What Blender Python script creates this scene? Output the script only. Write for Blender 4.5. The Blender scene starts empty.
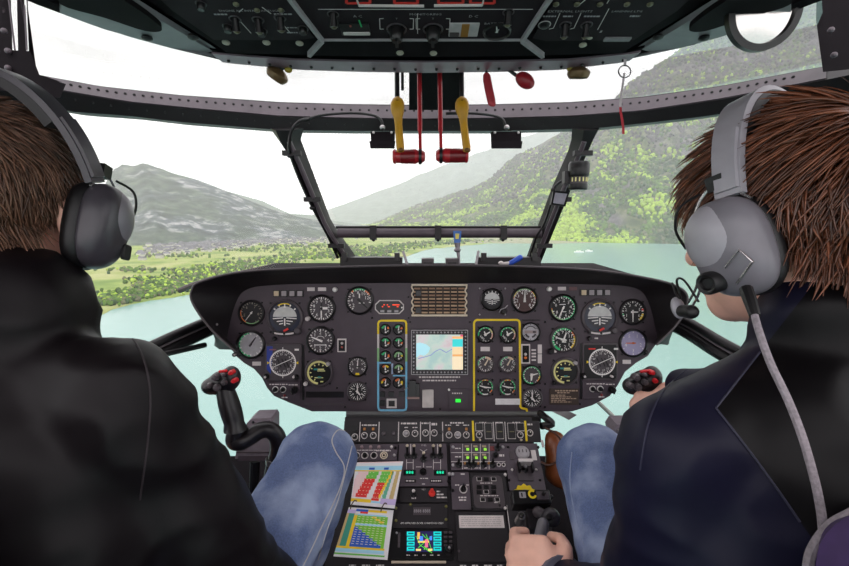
import bpy, bmesh, math, random
import numpy as np
from mathutils import Vector, Matrix, noise

random.seed(7)
rng = np.random.default_rng(7)
SC = bpy.context.scene
COL = SC.collection
R = math.radians

# ------------------------------------------------------------------ camera
F, CX, CY = 450.0, 424.5, 283.0            # focal length and centre in photo pixels (849 x 566)
PITCH = math.atan2(68.0, 450.0)
CAM = Vector((0.0, 0.0, 1.2))
cam_d = bpy.data.cameras.new('camera')
cam_d.sensor_width = 36.0
cam_d.lens = F / 849.0 * 36.0
cam_d.clip_start = 0.01
cam_d.clip_end = 90000.0
cam = bpy.data.objects.new('camera', cam_d)
COL.objects.link(cam)
cam.location = CAM
cam.rotation_euler = (math.pi / 2 - PITCH, 0, 0)
SC.camera = cam

# ------------------------------------------------------------------ world: bright overcast sky
SKY = 2.1
world = bpy.data.worlds.new('overcast_sky')
SC.world = world
world.use_nodes = True
wn, wl = world.node_tree.nodes, world.node_tree.links
wn.clear()
w_out = wn.new('ShaderNodeOutputWorld')
w_bg = wn.new('ShaderNodeBackground')
w_tc = wn.new('ShaderNodeTexCoord')
w_map = wn.new('ShaderNodeMapping')
w_map.inputs['Scale'].default_value = (1.0, 1.0, 4.5)
w_noise = wn.new('ShaderNodeTexNoise')
w_noise.inputs['Scale'].default_value = 2.6
w_noise.inputs['Detail'].default_value = 6.0
w_noise.inputs['Roughness'].default_value = 0.55
w_ramp = wn.new('ShaderNodeValToRGB')
w_ramp.color_ramp.elements[0].position = 0.32
w_ramp.color_ramp.elements[0].color = (0.72, 0.692, 0.712, 1)
w_ramp.color_ramp.elements[1].position = 0.50
w_ramp.color_ramp.elements[1].color = (1.0, 0.952, 0.978, 1)
wl.new(w_tc.outputs['Generated'], w_map.inputs['Vector'])
wl.new(w_map.outputs['Vector'], w_noise.inputs['Vector'])
wl.new(w_noise.outputs['Fac'], w_ramp.inputs['Fac'])
wl.new(w_ramp.outputs['Color'], w_bg.inputs['Color'])
w_bg.inputs['Strength'].default_value = SKY
wl.new(w_bg.outputs['Background'], w_out.inputs['Surface'])

SC.view_settings.view_transform = 'Standard'
SC.view_settings.look = 'None'
SC.view_settings.exposure = 0.0
SC.view_settings.gamma = 1.0
SC.view_settings.use_curve_mapping = False
SC.cycles.max_bounces = 8
SC.cycles.diffuse_bounces = 4
SC.cycles.volume_bounces = 3
SC.cycles.transparent_max_bounces = 24
SC.cycles.sample_clamp_indirect = 6.0

# ------------------------------------------------------------------ photo geometry helpers
C_F = Vector((0, math.cos(PITCH), -math.sin(PITCH)))
C_U = Vector((0, math.sin(PITCH), math.cos(PITCH)))
C_R = Vector((1, 0, 0))

def ray(px, py):
    return C_F + C_R * ((px - CX) / F) - C_U * ((py - CY) / F)
def P(px, py, d):                 # a point at depth d (metres along the optical axis)
    return CAM + ray(px, py) * d
def PY(px, py, y):                # a point at forward distance y
    r = ray(px, py)
    return CAM + r * (y / r.y)
def PZ(px, py, z):                # a point at height z (above or below eye level)
    r = ray(px, py)
    return CAM + r * ((z - CAM.z) / r.z)

def interp(pts, x):
    if x <= pts[0][0]: 
        a, b = pts[0], pts[1]
    elif x >= pts[-1][0]:
        a, b = pts[-2], pts[-1]
    else:
        for a, b in zip(pts, pts[1:]):
            if a[0] <= x <= b[0]: break
    return a[1] + (b[1] - a[1]) * (x - a[0]) / (b[0] - a[0])

def smooth_path(pts, n=8, closed=False):    # Catmull-Rom
    pts = [Vector(p) for p in pts]
    out = []
    k = len(pts)
    for i in range(k if closed else k - 1):
        if closed:
            p0, p1, p2, p3 = pts[(i - 1) % k], pts[i], pts[(i + 1) % k], pts[(i + 2) % k]
        else:
            p0, p1, p2, p3 = pts[max(i - 1, 0)], pts[i], pts[i + 1], pts[min(i + 2, k - 1)]
        for j in range(n):
            t = j / n
            out.append(0.5 * ((2 * p1) + (p2 - p0) * t + (2 * p0 - 5 * p1 + 4 * p2 - p3) * t * t + (3 * p1 - p0 - 3 * p2 + p3) * t ** 3))
    if not closed: out.append(pts[-1])
    return out

class Frame:
    """A plane in the cockpit: origin o, axes u (across), v (up), n (towards the viewer)."""
    def __init__(s, o, u, v):
        s.o = Vector(o); s.u = Vector(u).normalized()
        v = Vector(v); v = v - s.u * v.dot(s.u); s.v = v.normalized()
        s.n = s.u.cross(s.v).normalized()
        s.M = Matrix((( s.u.x, s.v.x, s.n.x, s.o.x), (s.u.y, s.v.y, s.n.y, s.o.y), (s.u.z, s.v.z, s.n.z, s.o.z), (0, 0, 0, 1)))
    def uv(s, px, py, h=0.0):
        r = ray(px, py)
        t = (s.o + s.n * h - CAM).dot(s.n) / r.dot(s.n)
        q = CAM + r * t - s.o
        return q.dot(s.u), q.dot(s.v)
    def k(s, px, py):             # metres per photo pixel across, at that spot
        r = ray(px, py)
        return (s.o - CAM).dot(s.n) / r.dot(s.n) / F
    def rect(s, x0, y0, x1, y1):  # photo rectangle -> u0,v0,u1,v1 on the plane
        ym, xm = (y0 + y1) / 2, (x0 + x1) / 2
        return s.uv(x0, ym)[0], s.uv(xm, y1)[1], s.uv(x1, ym)[0], s.uv(xm, y0)[1]

# ------------------------------------------------------------------ materials
def lin(c):
    if isinstance(c, str):
        c = [int(c[i:i + 2], 16) for i in (0, 2, 4)]
    c = [x / 255.0 for x in c]
    return tuple(x / 12.92 if x <= 0.04045 else ((x + 0.055) / 1.055) ** 2.4 for x in c) + (1.0,)

MATS = {}
def mat(name, col, rough=0.5, metal=0.0, emit=0.0, var=0.12, nscale=60.0, bump=0.0, spec=0.5, coat=0.0, sheen=0.0, island=0.0):
    if name in MATS: return MATS[name]
    m = bpy.data.materials.new(name)
    m.use_nodes = True
    nt = m.node_tree; N, L = nt.nodes, nt.links
    b = N['Principled BSDF']
    b.inputs['Roughness'].default_value = rough
    b.inputs['Metallic'].default_value = metal
    b.inputs['Specular IOR Level'].default_value = spec
    b.inputs['Coat Weight'].default_value = coat
    b.inputs['Sheen Weight'].default_value = sheen
    c = lin(col)
    tc = N.new('ShaderNodeTexCoord')
    nz = N.new('ShaderNodeTexNoise'); nz.inputs['Scale'].default_value = nscale; nz.inputs['Detail'].default_value = 3
    L.new(tc.outputs['Object'], nz.inputs['Vector'])
    mr = N.new('ShaderNodeMapRange')
    mr.inputs[1].default_value = 0.25; mr.inputs[2].default_value = 0.75
    mr.inputs[3].default_value = 1 - var; mr.inputs[4].default_value = 1 + var
    L.new(nz.outputs['Fac'], mr.inputs[0])
    mx = N.new('ShaderNodeVectorMath'); mx.operation = 'SCALE'
    mx.inputs[0].default_value = c[:3]
    L.new(mr.outputs[0], mx.inputs['Scale'])
    src = mx.outputs[0]
    if island:
        g = N.new('ShaderNodeNewGeometry')
        ir = N.new('ShaderNodeMapRange'); ir.inputs[3].default_value = 1 - island; ir.inputs[4].default_value = 1 + island
        L.new(g.outputs['Random Per Island'], ir.inputs[0])
        m2 = N.new('ShaderNodeVectorMath'); m2.operation = 'SCALE'
        L.new(src, m2.inputs[0]); L.new(ir.outputs[0], m2.inputs['Scale']); src = m2.outputs[0]
    L.new(src, b.inputs['Base Color'])
    if emit:
        b.inputs['Emission Color'].default_value = c
        b.inputs['Emission Strength'].default_value = emit
    if bump:
        bp = N.new('ShaderNodeBump'); bp.inputs['Strength'].default_value = bump; bp.inputs['Distance'].default_value = 0.002
        L.new(nz.outputs['Fac'], bp.inputs['Height']); L.new(bp.outputs['Normal'], b.inputs['Normal'])
    MATS[name] = m
    return m

def glass_mat(name, tint=(0.97, 0.985, 0.98), reflect=0.3, specks=0.0):
    if name in MATS: return MATS[name]
    m = bpy.data.materials.new(name); m.use_nodes = True
    N, L = m.node_tree.nodes, m.node_tree.links
    N.clear()
    out = N.new('ShaderNodeOutputMaterial')
    tr = N.new('ShaderNodeBsdfTransparent'); tr.inputs['Color'].default_value = (*tint, 1)
    gl = N.new('ShaderNodeBsdfGlossy'); gl.inputs['Roughness'].default_value = 0.02
    fr = N.new('ShaderNodeFresnel'); fr.inputs['IOR'].default_value = 1.35
    ml = N.new('ShaderNodeMath'); ml.operation = 'MULTIPLY'; ml.inputs[1].default_value = reflect
    mx = N.new('ShaderNodeMixShader')
    L.new(fr.outputs[0], ml.inputs[0]); L.new(ml.outputs[0], mx.inputs[0])
    L.new(tr.outputs[0], mx.inputs[1]); L.new(gl.outputs[0], mx.inputs[2])
    last = mx.outputs[0]
    if specks:                    # dried water spots on the pane
        tc = N.new('ShaderNodeTexCoord')
        vo = N.new('ShaderNodeTexVoronoi'); vo.inputs['Scale'].default_value = 95.0
        L.new(tc.outputs['Object'], vo.inputs['Vector'])
        lt = N.new('ShaderNodeMath'); lt.operation = 'LESS_THAN'; lt.inputs[1].default_value = 0.14
        L.new(vo.outputs['Distance'], lt.inputs[0])
        nz = N.new('ShaderNodeTexNoise'); nz.inputs['Scale'].default_value = 5.0
        L.new(tc.outputs['Object'], nz.inputs['Vector'])
        mr = N.new('ShaderNodeMapRange'); mr.inputs[1].default_value = 0.40; mr.inputs[2].default_value = 0.62; mr.inputs[3].default_value = 0.0; mr.inputs[4].default_value = specks
        L.new(nz.outputs['Fac'], mr.inputs[0])
        mm = N.new('ShaderNodeMath'); mm.operation = 'MULTIPLY'
        L.new(lt.outputs[0], mm.inputs[0]); L.new(mr.outputs[0], mm.inputs[1])
        df = N.new('ShaderNodeBsdfTranslucent'); df.inputs['Color'].default_value = (0.9, 0.9, 0.9, 1)
        m2 = N.new('ShaderNodeMixShader')
        L.new(mm.outputs[0], m2.inputs[0]); L.new(last, m2.inputs[1]); L.new(df.outputs[0], m2.inputs[2])
        last = m2.outputs[0]
    L.new(last, out.inputs['Surface'])
    MATS[name] = m
    return m

# ------------------------------------------------------------------ objects
WM = {}
def put(o, parent=None, M=None):
    COL.objects.link(o)
    M = M or Matrix.Identity(4)
    if parent is not None:
        o.parent = parent
        o.matrix_parent_inverse = WM[parent.name].inverted()
    o.matrix_basis = M
    WM[o.name] = M.copy()
    return o
def tag(o, label=None, cat=None, group=None, kind=None):
    if label: o['label'] = label
    if cat: o['category'] = cat
    if group: o['group'] = group
    if kind: o['kind'] = kind
    return o
def thing(name, label, cat, loc, group=None):
    o = bpy.data.objects.new(name, None)
    o.empty_display_size = 0.02
    put(o, None, Matrix.Translation(Vector(loc)))
    return tag(o, label, cat, group)

_TEXT = {}
def text_geo(s):
    if s not in _TEXT:
        cu = bpy.data.curves.new('text_curve', 'FONT')
        cu.body = s; cu.resolution_u = 1; cu.align_x = 'CENTER'; cu.align_y = 'CENTER'
        to = bpy.data.objects.new('text_curve', cu)
        COL.objects.link(to)
        dg = bpy.context.evaluated_depsgraph_get()
        me = bpy.data.meshes.new_from_object(to.evaluated_get(dg))
        vs = [v.co.copy() for v in me.vertices]; fs = [tuple(p.vertices) for p in me.polygons]
        bpy.data.objects.remove(to); bpy.data.curves.remove(cu); bpy.data.meshes.remove(me)
        _TEXT[s] = (vs, fs)
    return _TEXT[s]

class MB:
    def __init__(s, M=None):
        s.v, s.f, s.mi = [], [], []
        s.M = M; s.m = 0
    def add(s, vs, fs):
        o = len(s.v)
        s.v.extend((s.M @ Vector(v)) if s.M is not None else Vector(v) for v in vs)
        s.f.extend(tuple(i + o for i in f) for f in fs)
        s.mi.extend([s.m] * len(fs))
        return s
    def box(s, x0, y0, z0, x1, y1, z1, X=None):
        vs = [Vector((x, y, z)) for z in (z0, z1) for y in (y0, y1) for x in (x0, x1)]
        if X is not None: vs = [X @ v for v in vs]
        return s.add(vs, [(0, 2, 3, 1), (4, 5, 7, 6), (0, 1, 5, 4), (2, 6, 7, 3), (0, 4, 6, 2), (1, 3, 7, 5)])
    def prism(s, poly, z0, z1, ch=0.0):
        n = len(poly)
        vs = [(x, y, z0) for x, y in poly]
        if ch:
            cx = sum(p[0] for p in poly) / n; cy = sum(p[1] for p in poly) / n
            vs += [(x, y, z1 - ch) for x, y in poly]
            top = inset(poly, ch)
            vs += [(x, y, z1) for x, y in top]
            fs = [tuple(range(n))[::-1], tuple(range(2 * n, 3 * n))]
            for k in range(2):
                fs += [(k * n + i, k * n + (i + 1) % n, (k + 1) * n + (i + 1) % n, (k + 1) * n + i) for i in range(n)]
        else:
            vs += [(x, y, z1) for x, y in poly]
            fs = [tuple(range(n))[::-1], tuple(range(n, 2 * n))]
            fs += [(i, (i + 1) % n, n + (i + 1) % n, n + i) for i in range(n)]
        return s.add(vs, fs)
    def rrect(s, x0, y0, x1, y1, z0, z1, r=0.002, ch=0.0, n=3):
        return s.prism(rrect(x0, y0, x1, y1, r, n), z0, z1, ch)
    def lathe(s, prof, c=(0, 0, 0), n=20, X=None):    # profile (r, z) about local z
        vs, fs = [], []
        for r, z in prof:
            for i in range(n):
                a = 2 * math.pi * i / n
                v = Vector((r * math.cos(a), r * math.sin(a), z))
                vs.append((X @ v if X is not None else v) + Vector(c))
        for k in range(len(prof) - 1):
            fs += [(k * n + i, k * n + (i + 1) % n, (k + 1) * n + (i + 1) % n, (k + 1) * n + i) for i in range(n)]
        if prof[0][0] > 1e-9: fs.append(tuple(range(n))[::-1])
        if prof[-1][0] > 1e-9: fs.append(tuple(range((len(prof) - 1) * n, len(prof) * n)))
        return s.add(vs, fs)
    def ringlathe(s, prof, c=(0, 0, 0), n=24):        # closed profile loop
        vs, fs = [], []
        for r, z in prof:
            for i in range(n):
                a = 2 * math.pi * i / n
                vs.append((c[0] + r * math.cos(a), c[1] + r * math.sin(a), c[2] + z))
        m = len(prof)
        for k in range(m):
            q = (k + 1) % m
            fs += [(k * n + i, k * n + (i + 1) % n, q * n + (i + 1) % n, q * n + i) for i in range(n)]
        return s.add(vs, fs)
    def disc(s, cx, cy, r, z, n=24):
        return s.add([(cx + r * math.cos(2 * math.pi * i / n), cy + r * math.sin(2 * math.pi * i / n), z) for i in range(n)], [tuple(range(n))])
    def arc(s, cx, cy, r0, r1, a0, a1, z, h=0.0004):  # degrees clockwise from the top
        n = max(2, int(abs(a1 - a0) / 9))
        vs, fs = [], []
        for i in range(n + 1):
            a = R(a0 + (a1 - a0) * i / n)
            for r in (r0, r1):
                vs.append((cx + r * math.sin(a), cy + r * math.cos(a), z + h))
        for i in range(n):
            fs.append((2 * i, 2 * i + 1, 2 * i + 3, 2 * i + 2))
        return s.add(vs, fs)
    def bar(s, x0, y0, x1, y1, w, z, h=0.0004, w1=None):
        d = Vector((x1 - x0, y1 - y0)); d.normalize()
        nx, ny = -d.y, d.x
        a, b = w / 2, (w if w1 is None else w1) / 2
        poly = [(x0 - nx * a, y0 - ny * a), (x1 - nx * b, y1 - ny * b), (x1 + nx * b, y1 + ny * b), (x0 + nx * a, y0 + ny * a)]
        return s.prism(poly, z, z + h)
    def text(s, t, x, y, h, z, sx=1.0, rot=0.0):
        vs, fs = text_geo(t)
        k = h / 0.70
        c, q = math.cos(rot), math.sin(rot)
        return s.add([(x + c * v.x * k * sx - q * v.y * k, y + q * v.x * k * sx + c * v.y * k, z) for v in vs], fs)
    def tube(s, path, r, n=8, cap=True):
        path = [Vector(p) for p in path]
        k = len(path)
        rs = r if isinstance(r, (list, tuple)) else [r] * k
        if len(rs) != k: rs = [rs[0] + (rs[-1] - rs[0]) * i / (k - 1) for i in range(k)]
        t0 = (path[1] - path[0]).normalized()
        a = Vector((0, 0, 1)) if abs(t0.z) < 0.9 else Vector((1, 0, 0))
        x = t0.cross(a).normalized()
        vs, fs = [], []
        for i, p in enumerate(path):
            t = (path[min(i + 1, k - 1)] - path[max(i - 1, 0)]).normalized()
            x = (x - t * x.dot(t)).normalized()
            y = t.cross(x)
            for j in range(n):
                g = 2 * math.pi * j / n
                vs.append(p + (x * math.cos(g) + y * math.sin(g)) * rs[i])
        for i in range(k - 1):
            fs += [(i * n + j, i * n + (j + 1) % n, (i + 1) * n + (j + 1) % n, (i + 1) * n + j) for j in range(n)]
        if cap: fs += [tuple(range(n))[::-1], tuple(range((k - 1) * n, k * n))]
        return s.add(vs, fs)
    def ell(s, c, r, nu=16, nv=10, X=None):
        vs, fs = [], []
        for j in range(nv + 1):
            th = math.pi * j / nv
            for i in range(nu):
                ph = 2 * math.pi * i / nu
                v = Vector((r[0] * math.sin(th) * math.cos(ph), r[1] * math.sin(th) * math.sin(ph), r[2] * math.cos(th)))
                vs.append((X @ v if X is not None else v) + Vector(c))
        for j in range(nv):
            fs += [(j * nu + i, (j + 1) * nu + i, (j + 1) * nu + (i + 1) % nu, j * nu + (i + 1) % nu) for i in range(nu)]
        return s.add(vs, fs)
    def loft(s, secs, closed=True, caps=True):
        n = len(secs[0]); vs = [v for q in secs for v in q]; fs = []
        m = n if closed else n - 1
        for k in range(len(secs) - 1):
            fs += [(k * n + i, k * n + (i + 1) % n, (k + 1) * n + (i + 1) % n, (k + 1) * n + i) for i in range(m)]
        if closed and caps: fs += [tuple(range(n))[::-1], tuple(range((len(secs) - 1) * n, len(secs) * n))]
        return s.add(vs, fs)
    def cap(s, p0, r0, p1, r1, n=14):                 # tapered capsule
        p0, p1 = Vector(p0), Vector(p1)
        d = p1 - p0; Ln = max(d.length, 1e-6); t = d / Ln
        path, rs = [], []
        for i in range(1, 6):
            g = math.pi / 2 * (1 - i / 5); path.append(p0 - t * r0 * math.sin(g)); rs.append(max(r0 * math.cos(g), 1e-4))
        for i in range(0, 6):
            g = math.pi / 2 * i / 5; path.append(p1 + t * r1 * math.sin(g)); rs.append(max(r1 * math.cos(g), 1e-4))
        return s.tube(path, rs, n)
    def build(s, name, mats, parent=None, smooth=35, M=None, recalc=True):
        me = bpy.data.meshes.new(name)
        me.from_pydata([tuple(v) for v in s.v], [], s.f)
        for mm in (mats if isinstance(mats, (list, tuple)) else [mats]): me.materials.append(mm)
        if any(s.mi): me.polygons.foreach_set('material_index', s.mi)
        if recalc and len(s.v) < 60000:
            bm = bmesh.new(); bm.from_mesh(me)
            bmesh.ops.recalc_face_normals(bm, faces=bm.faces)
            bm.to_mesh(me); bm.free()
        if smooth:
            me.polygons.foreach_set('use_smooth', [True] * len(me.polygons))
            if smooth < 180: me.set_sharp_from_angle(angle=R(smooth))
        return put(bpy.data.objects.new(name, me), parent, M)

def inset(poly, d):
    n = len(poly); out = []
    area = sum(poly[i][0] * poly[(i + 1) % n][1] - poly[(i + 1) % n][0] * poly[i][1] for i in range(n))
    sg = 1 if area > 0 else -1
    for i in range(n):
        a, b, c = Vector(poly[i - 1]).to_2d(), Vector(poly[i]).to_2d(), Vector(poly[(i + 1) % n]).to_2d()
        e1, e2 = (b - a), (c - b)
        if e1.length < 1e-9 or e2.length < 1e-9: out.append((b.x, b.y)); continue
        e1.normalize(); e2.normalize()
        m = Vector((-(e1.y + e2.y), e1.x + e2.x))
        if m.length < 1e-6: out.append((b.x, b.y)); continue
        m.normalize()
        q = d / max(0.5, m.dot(Vector((-e1.y, e1.x))))
        out.append((b.x + m.x * q * sg, b.y + m.y * q * sg))
    return out
def rrect(x0, y0, x1, y1, r, n=3):
    out = []
    for cx, cy, a0 in ((x1 - r, y0 + r, -90), (x1 - r, y1 - r, 0), (x0 + r, y1 - r, 90), (x0 + r, y0 + r, 180)):
        for i in range(n + 1):
            a = R(a0 + 90 * i / n)
            out.append((cx + r * math.cos(a), cy + r * math.sin(a)))
    return out

def remesh(mb, voxel, smooth_it=4):
    """One continuous skin around everything in the builder (vertices, faces)."""
    me = bpy.data.meshes.new('skin_source')
    me.from_pydata([tuple(v) for v in mb.v], [], mb.f)
    o = bpy.data.objects.new('skin_source', me)
    COL.objects.link(o)
    md = o.modifiers.new('remesh', 'REMESH'); md.mode = 'VOXEL'; md.voxel_size = voxel; md.use_smooth_shade = True
    if smooth_it:
        sm = o.modifiers.new('smooth', 'SMOOTH'); sm.factor = 0.6; sm.iterations = smooth_it
    dg = bpy.context.evaluated_depsgraph_get()
    out = bpy.data.meshes.new_from_object(o.evaluated_get(dg))
    bpy.data.objects.remove(o); bpy.data.meshes.remove(me)
    return out
def fold(me, fn):
    """Push every vertex along its normal by fn(position)."""
    n = len(me.vertices)
    co = np.empty(n * 3); no = np.empty(n * 3)
    me.vertices.foreach_get('co', co); me.vertices.foreach_get('normal', no)
    co = co.reshape(-1, 3); no = no.reshape(-1, 3)
    d = np.array([fn(Vector(c)) for c in co])
    co += no * d[:, None]
    me.vertices.foreach_set('co', co.ravel())
    me.update()
def mesh_obj(name, me, m, parent=None):
    me.materials.clear(); me.materials.append(m)
    me.polygons.foreach_set('use_smooth', [True] * len(me.polygons))
    me.name = name
    return put(bpy.data.objects.new(name, me), parent)
def fbm(p, oct=4):
    return noise.fractal(p, 1.0, 2.0, oct)
# ================================================================== the land outside
H = 200.0
LZ = CAM.z - H                              # lake level

def ground_mat(name, stops, scale, bump=0.6, rough=0.9, detail=6.0, scale2=None, stops2=None, mixat=(0.45, 0.6), bdist=20.0):
    m = bpy.data.materials.new(name); m.use_nodes = True
    N, L = m.node_tree.nodes, m.node_tree.links
    b = N['Principled BSDF']; b.inputs['Roughness'].default_value = rough; b.inputs['Specular IOR Level'].default_value = 0.1
    tc = N.new('ShaderNodeTexCoord')
    nz = N.new('ShaderNodeTexNoise'); nz.inputs['Scale'].default_value = scale; nz.inputs['Detail'].default_value = detail; nz.inputs['Roughness'].default_value = 0.62
    L.new(tc.outputs['Object'], nz.inputs['Vector'])
    rp = N.new('ShaderNodeValToRGB')
    el = rp.color_ramp.elements
    while len(el) < len(stops): el.new(0.5)
    for e, (p, c) in zip(el, stops): e.position = p; e.color = lin(c)
    L.new(nz.outputs['Fac'], rp.inputs['Fac'])
    src = rp.outputs['Color']
    if stops2:
        n2 = N.new('ShaderNodeTexNoise'); n2.inputs['Scale'].default_value = scale2; n2.inputs['Detail'].default_value = 4
        L.new(tc.outputs['Object'], n2.inputs['Vector'])
        r2 = N.new('ShaderNodeValToRGB')
        e2 = r2.color_ramp.elements
        while len(e2) < len(stops2): e2.new(0.5)
        for e, (p, c) in zip(e2, stops2): e.position = p; e.color = lin(c)
        L.new(nz.outputs['Fac'], r2.inputs['Fac'])
        mr = N.new('ShaderNodeMapRange'); mr.inputs[1].default_value = mixat[0]; mr.inputs[2].default_value = mixat[1]
        L.new(n2.outputs['Fac'], mr.inputs[0])
        mx = N.new('ShaderNodeMix'); mx.data_type = 'RGBA'
        L.new(mr.outputs[0], mx.inputs['Factor']); L.new(src, mx.inputs['A']); L.new(r2.outputs['Color'], mx.inputs['B'])
        src = mx.outputs['Result']
    L.new(src, b.inputs['Base Color'])
    bp = N.new('ShaderNodeBump'); bp.inputs['Strength'].default_value = bump; bp.inputs['Distance'].default_value = bdist
    L.new(nz.outputs['Fac'], bp.inputs['Height']); L.new(bp.outputs['Normal'], b.inputs['Normal'])
    return m

M_rock_l = ground_mat('grey_green_mountain', [(0.34, '2f363b'), (0.46, '474f53'), (0.54, '5f666a'), (0.60, 'a5a4a6')], 0.010, 1.0, detail=9.0,
                      scale2=0.0022, stops2=[(0.34, '2f3834'), (0.5, '47524c'), (0.66, '64705f')], mixat=(0.42, 0.56))
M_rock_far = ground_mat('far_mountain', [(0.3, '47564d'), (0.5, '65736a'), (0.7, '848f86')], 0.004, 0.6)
M_rock_r = ground_mat('wooded_mountain', [(0.30, '28351f'), (0.44, '45532f'), (0.55, '63683f'), (0.68, '7d7664')], 0.012, 1.0, detail=9.0,
                      scale2=0.0020, stops2=[(0.3, '393338'), (0.45, '5c545a'), (0.6, '7d757a'), (0.72, '6f7a4a')], mixat=(0.46, 0.58))
M_field = ground_mat('meadow', [(0.28, '5f7838'), (0.42, '7f944c'), (0.5, '949f5c'), (0.62, 'a6a872')], 0.006, 0.1, detail=2.0,
                     scale2=0.0025, stops2=[(0.3, '728a42'), (0.5, '8fa04f'), (0.7, 'b0ad7e')])

def mountain(name, label, ridge, y_ridge, y_base, mat_, x0, x1, nc=170, nr=60, rough=0.10, seed=0.0, prof=0.85):
    cols = []
    for i in range(nc + 1):
        px = x0 + (x1 - x0) * i / nc
        yr = interp(y_ridge, px); yb = interp(y_base, px)
        top = PY(px, interp(ridge, px), yr)
        dx = top.x / top.y
        hgt = top.z - LZ
        col = []
        for j in range(nr + 9):
            t = j / nr
            y = yb + (yr - yb) * t
            if t <= 1:
                z = LZ - 6 + (hgt + 6) * (t ** prof)
            else:
                z = LZ + hgt * (1 - 2.0 * (t - 1))
            p = Vector((dx * y / 900.0 + seed, y / 900.0, z / 900.0 + seed))
            k = hgt * rough * min(1.0, 6 * t) * (0.35 + 0.65 * math.sin(min(t, 1) * math.pi))
            n1 = fbm(p * 1.3, 5)
            n2 = abs(noise.noise(Vector((dx * 14.0 + seed, t * 1.2, seed)))) 
            z += k * (n1 * 1.0 - n2 * 1.3)
            if 0.93 < t <= 1.0: z += hgt * 0.012 * fbm(Vector((px / 9.0, seed, 0)), 4)
            col.append(Vector((dx * y, y, z)))
        cols.append(col)
    nrow = len(cols[0])
    mb = MB()
    mb.v = [v for c in cols for v in c]
    mb.f = [(i * nrow + j, (i + 1) * nrow + j, (i + 1) * nrow + j + 1, i * nrow + j + 1) for i in range(nc) for j in range(nrow - 1)]
    mb.mi = [0] * len(mb.f)
    o = mb.build(name, mat_, smooth=180)
    tag(o, label, 'mountain', kind='structure')
    return o, cols

mtn_r, cols_r = mountain('wooded_mountain', 'steep wooded mountain rising from the teal lake shore',
    [(360, 228), (380, 222), (415, 206), (455, 193), (490, 180), (510, 158), (545, 140), (575, 127), (600, 112), (640, 76), (680, 50), (720, 30), (760, 12), (815, -14), (900, -50), (1100, -90)],
    [(360, 9000), (480, 7400), (560, 6000), (640, 5200), (1100, 4800)], [(360, 5600), (480, 4300), (545, 3400), (700, 3150), (1100, 2700)],
    M_rock_r, 345, 1060, 230, 80, 0.10, 3.1, 0.95)
mtn_l, cols_l = mountain('rocky_mountain', 'grey rocky mountain with cloud-capped summit above the village',
    [(-120, 240), (40, 236), (80, 222), (95, 205), (106, 182), (114, 168), (122, 163), (133, 165), (142, 162), (165, 170), (200, 180), (235, 194), (270, 209), (300, 217), (335, 224), (380, 229)],
    [(-120, 4300), (380, 4700)], [(-120, 2800), (150, 2900), (250, 3300), (380, 4200)], M_rock_l, -120, 380, 190, 60, 0.07, 9.4, 1.0)
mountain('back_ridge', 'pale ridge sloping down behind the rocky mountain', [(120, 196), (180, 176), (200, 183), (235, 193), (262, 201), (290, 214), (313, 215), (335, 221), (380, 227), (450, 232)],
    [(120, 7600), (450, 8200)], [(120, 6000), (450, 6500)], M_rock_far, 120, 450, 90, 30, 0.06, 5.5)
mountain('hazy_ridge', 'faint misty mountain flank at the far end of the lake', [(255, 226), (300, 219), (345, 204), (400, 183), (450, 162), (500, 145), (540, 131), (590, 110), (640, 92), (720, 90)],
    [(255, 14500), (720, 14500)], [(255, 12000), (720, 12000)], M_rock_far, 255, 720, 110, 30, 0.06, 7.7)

# lake
M_lake = bpy.data.materials.new('glacial_lake'); M_lake.use_nodes = True
_N, _L = M_lake.node_tree.nodes, M_lake.node_tree.links
_b = _N['Principled BSDF']
_b.inputs['Base Color'].default_value = lin('84a8a1')
_b.inputs['Roughness'].default_value = 0.22
_b.inputs['Specular IOR Level'].default_value = 0.4
_tc = _N.new('ShaderNodeTexCoord'); _mp = _N.new('ShaderNodeMapping'); _mp.inputs['Scale'].default_value = (0.02, 0.09, 0.05)
_nz = _N.new('ShaderNodeTexNoise'); _nz.inputs['Scale'].default_value = 1.0; _nz.inputs['Detail'].default_value = 5
_L.new(_tc.outputs['Object'], _mp.inputs['Vector']); _L.new(_mp.outputs['Vector'], _nz.inputs['Vector'])
_bp = _N.new('ShaderNodeBump'); _bp.inputs['Strength'].default_value = 0.5; _bp.inputs['Distance'].default_value = 1.2
_L.new(_nz.outputs['Fac'], _bp.inputs['Height']); _L.new(_bp.outputs['Normal'], _b.inputs['Normal'])
mb = MB(); mb.box(-16000, -3000, LZ - 5, 16000, 20000, LZ)
tag(mb.build('lake', M_lake, smooth=0), 'calm pale teal lake below the helicopter', 'lake', kind='structure')

# meadow plain along the far shore
shore = [(-420, 470), (-200, 402), (-60, 362), (20, 338), (70, 324), (100, 315), (112, 309), (130, 304), (150, 300), (165, 298), (190, 294), (240, 287), (300, 277), (345, 268), (385, 262), (405, 257), (420, 251), (436, 248), (460, 246), (485, 243.5), (520, 242.5), (560, 242)]
sp = []
for a, b in zip(shore, shore[1:]):
    for k in range(6):
        t = k / 6; px = a[0] + (b[0] - a[0]) * t
        sp.append((px, a[1] + (b[1] - a[1]) * t + 0.9 * noise.noise(Vector((px * 0.13, 3.0, 0)))))
pts = [PZ(x, y, LZ + 1.5) for x, y in sp]
mb = MB()
far = [Vector((p.x / p.y * 9500, 9500, LZ + 14)) for p in pts]
secs = []
for p, q in zip(pts, far):
    row = [Vector((p.x, p.y, LZ - 4)), p]
    for k in range(1, 13):
        t = (k / 12) ** 2
        row.append(p.lerp(q, t))
    secs.append(row)
mb.loft(secs, closed=False)
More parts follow.
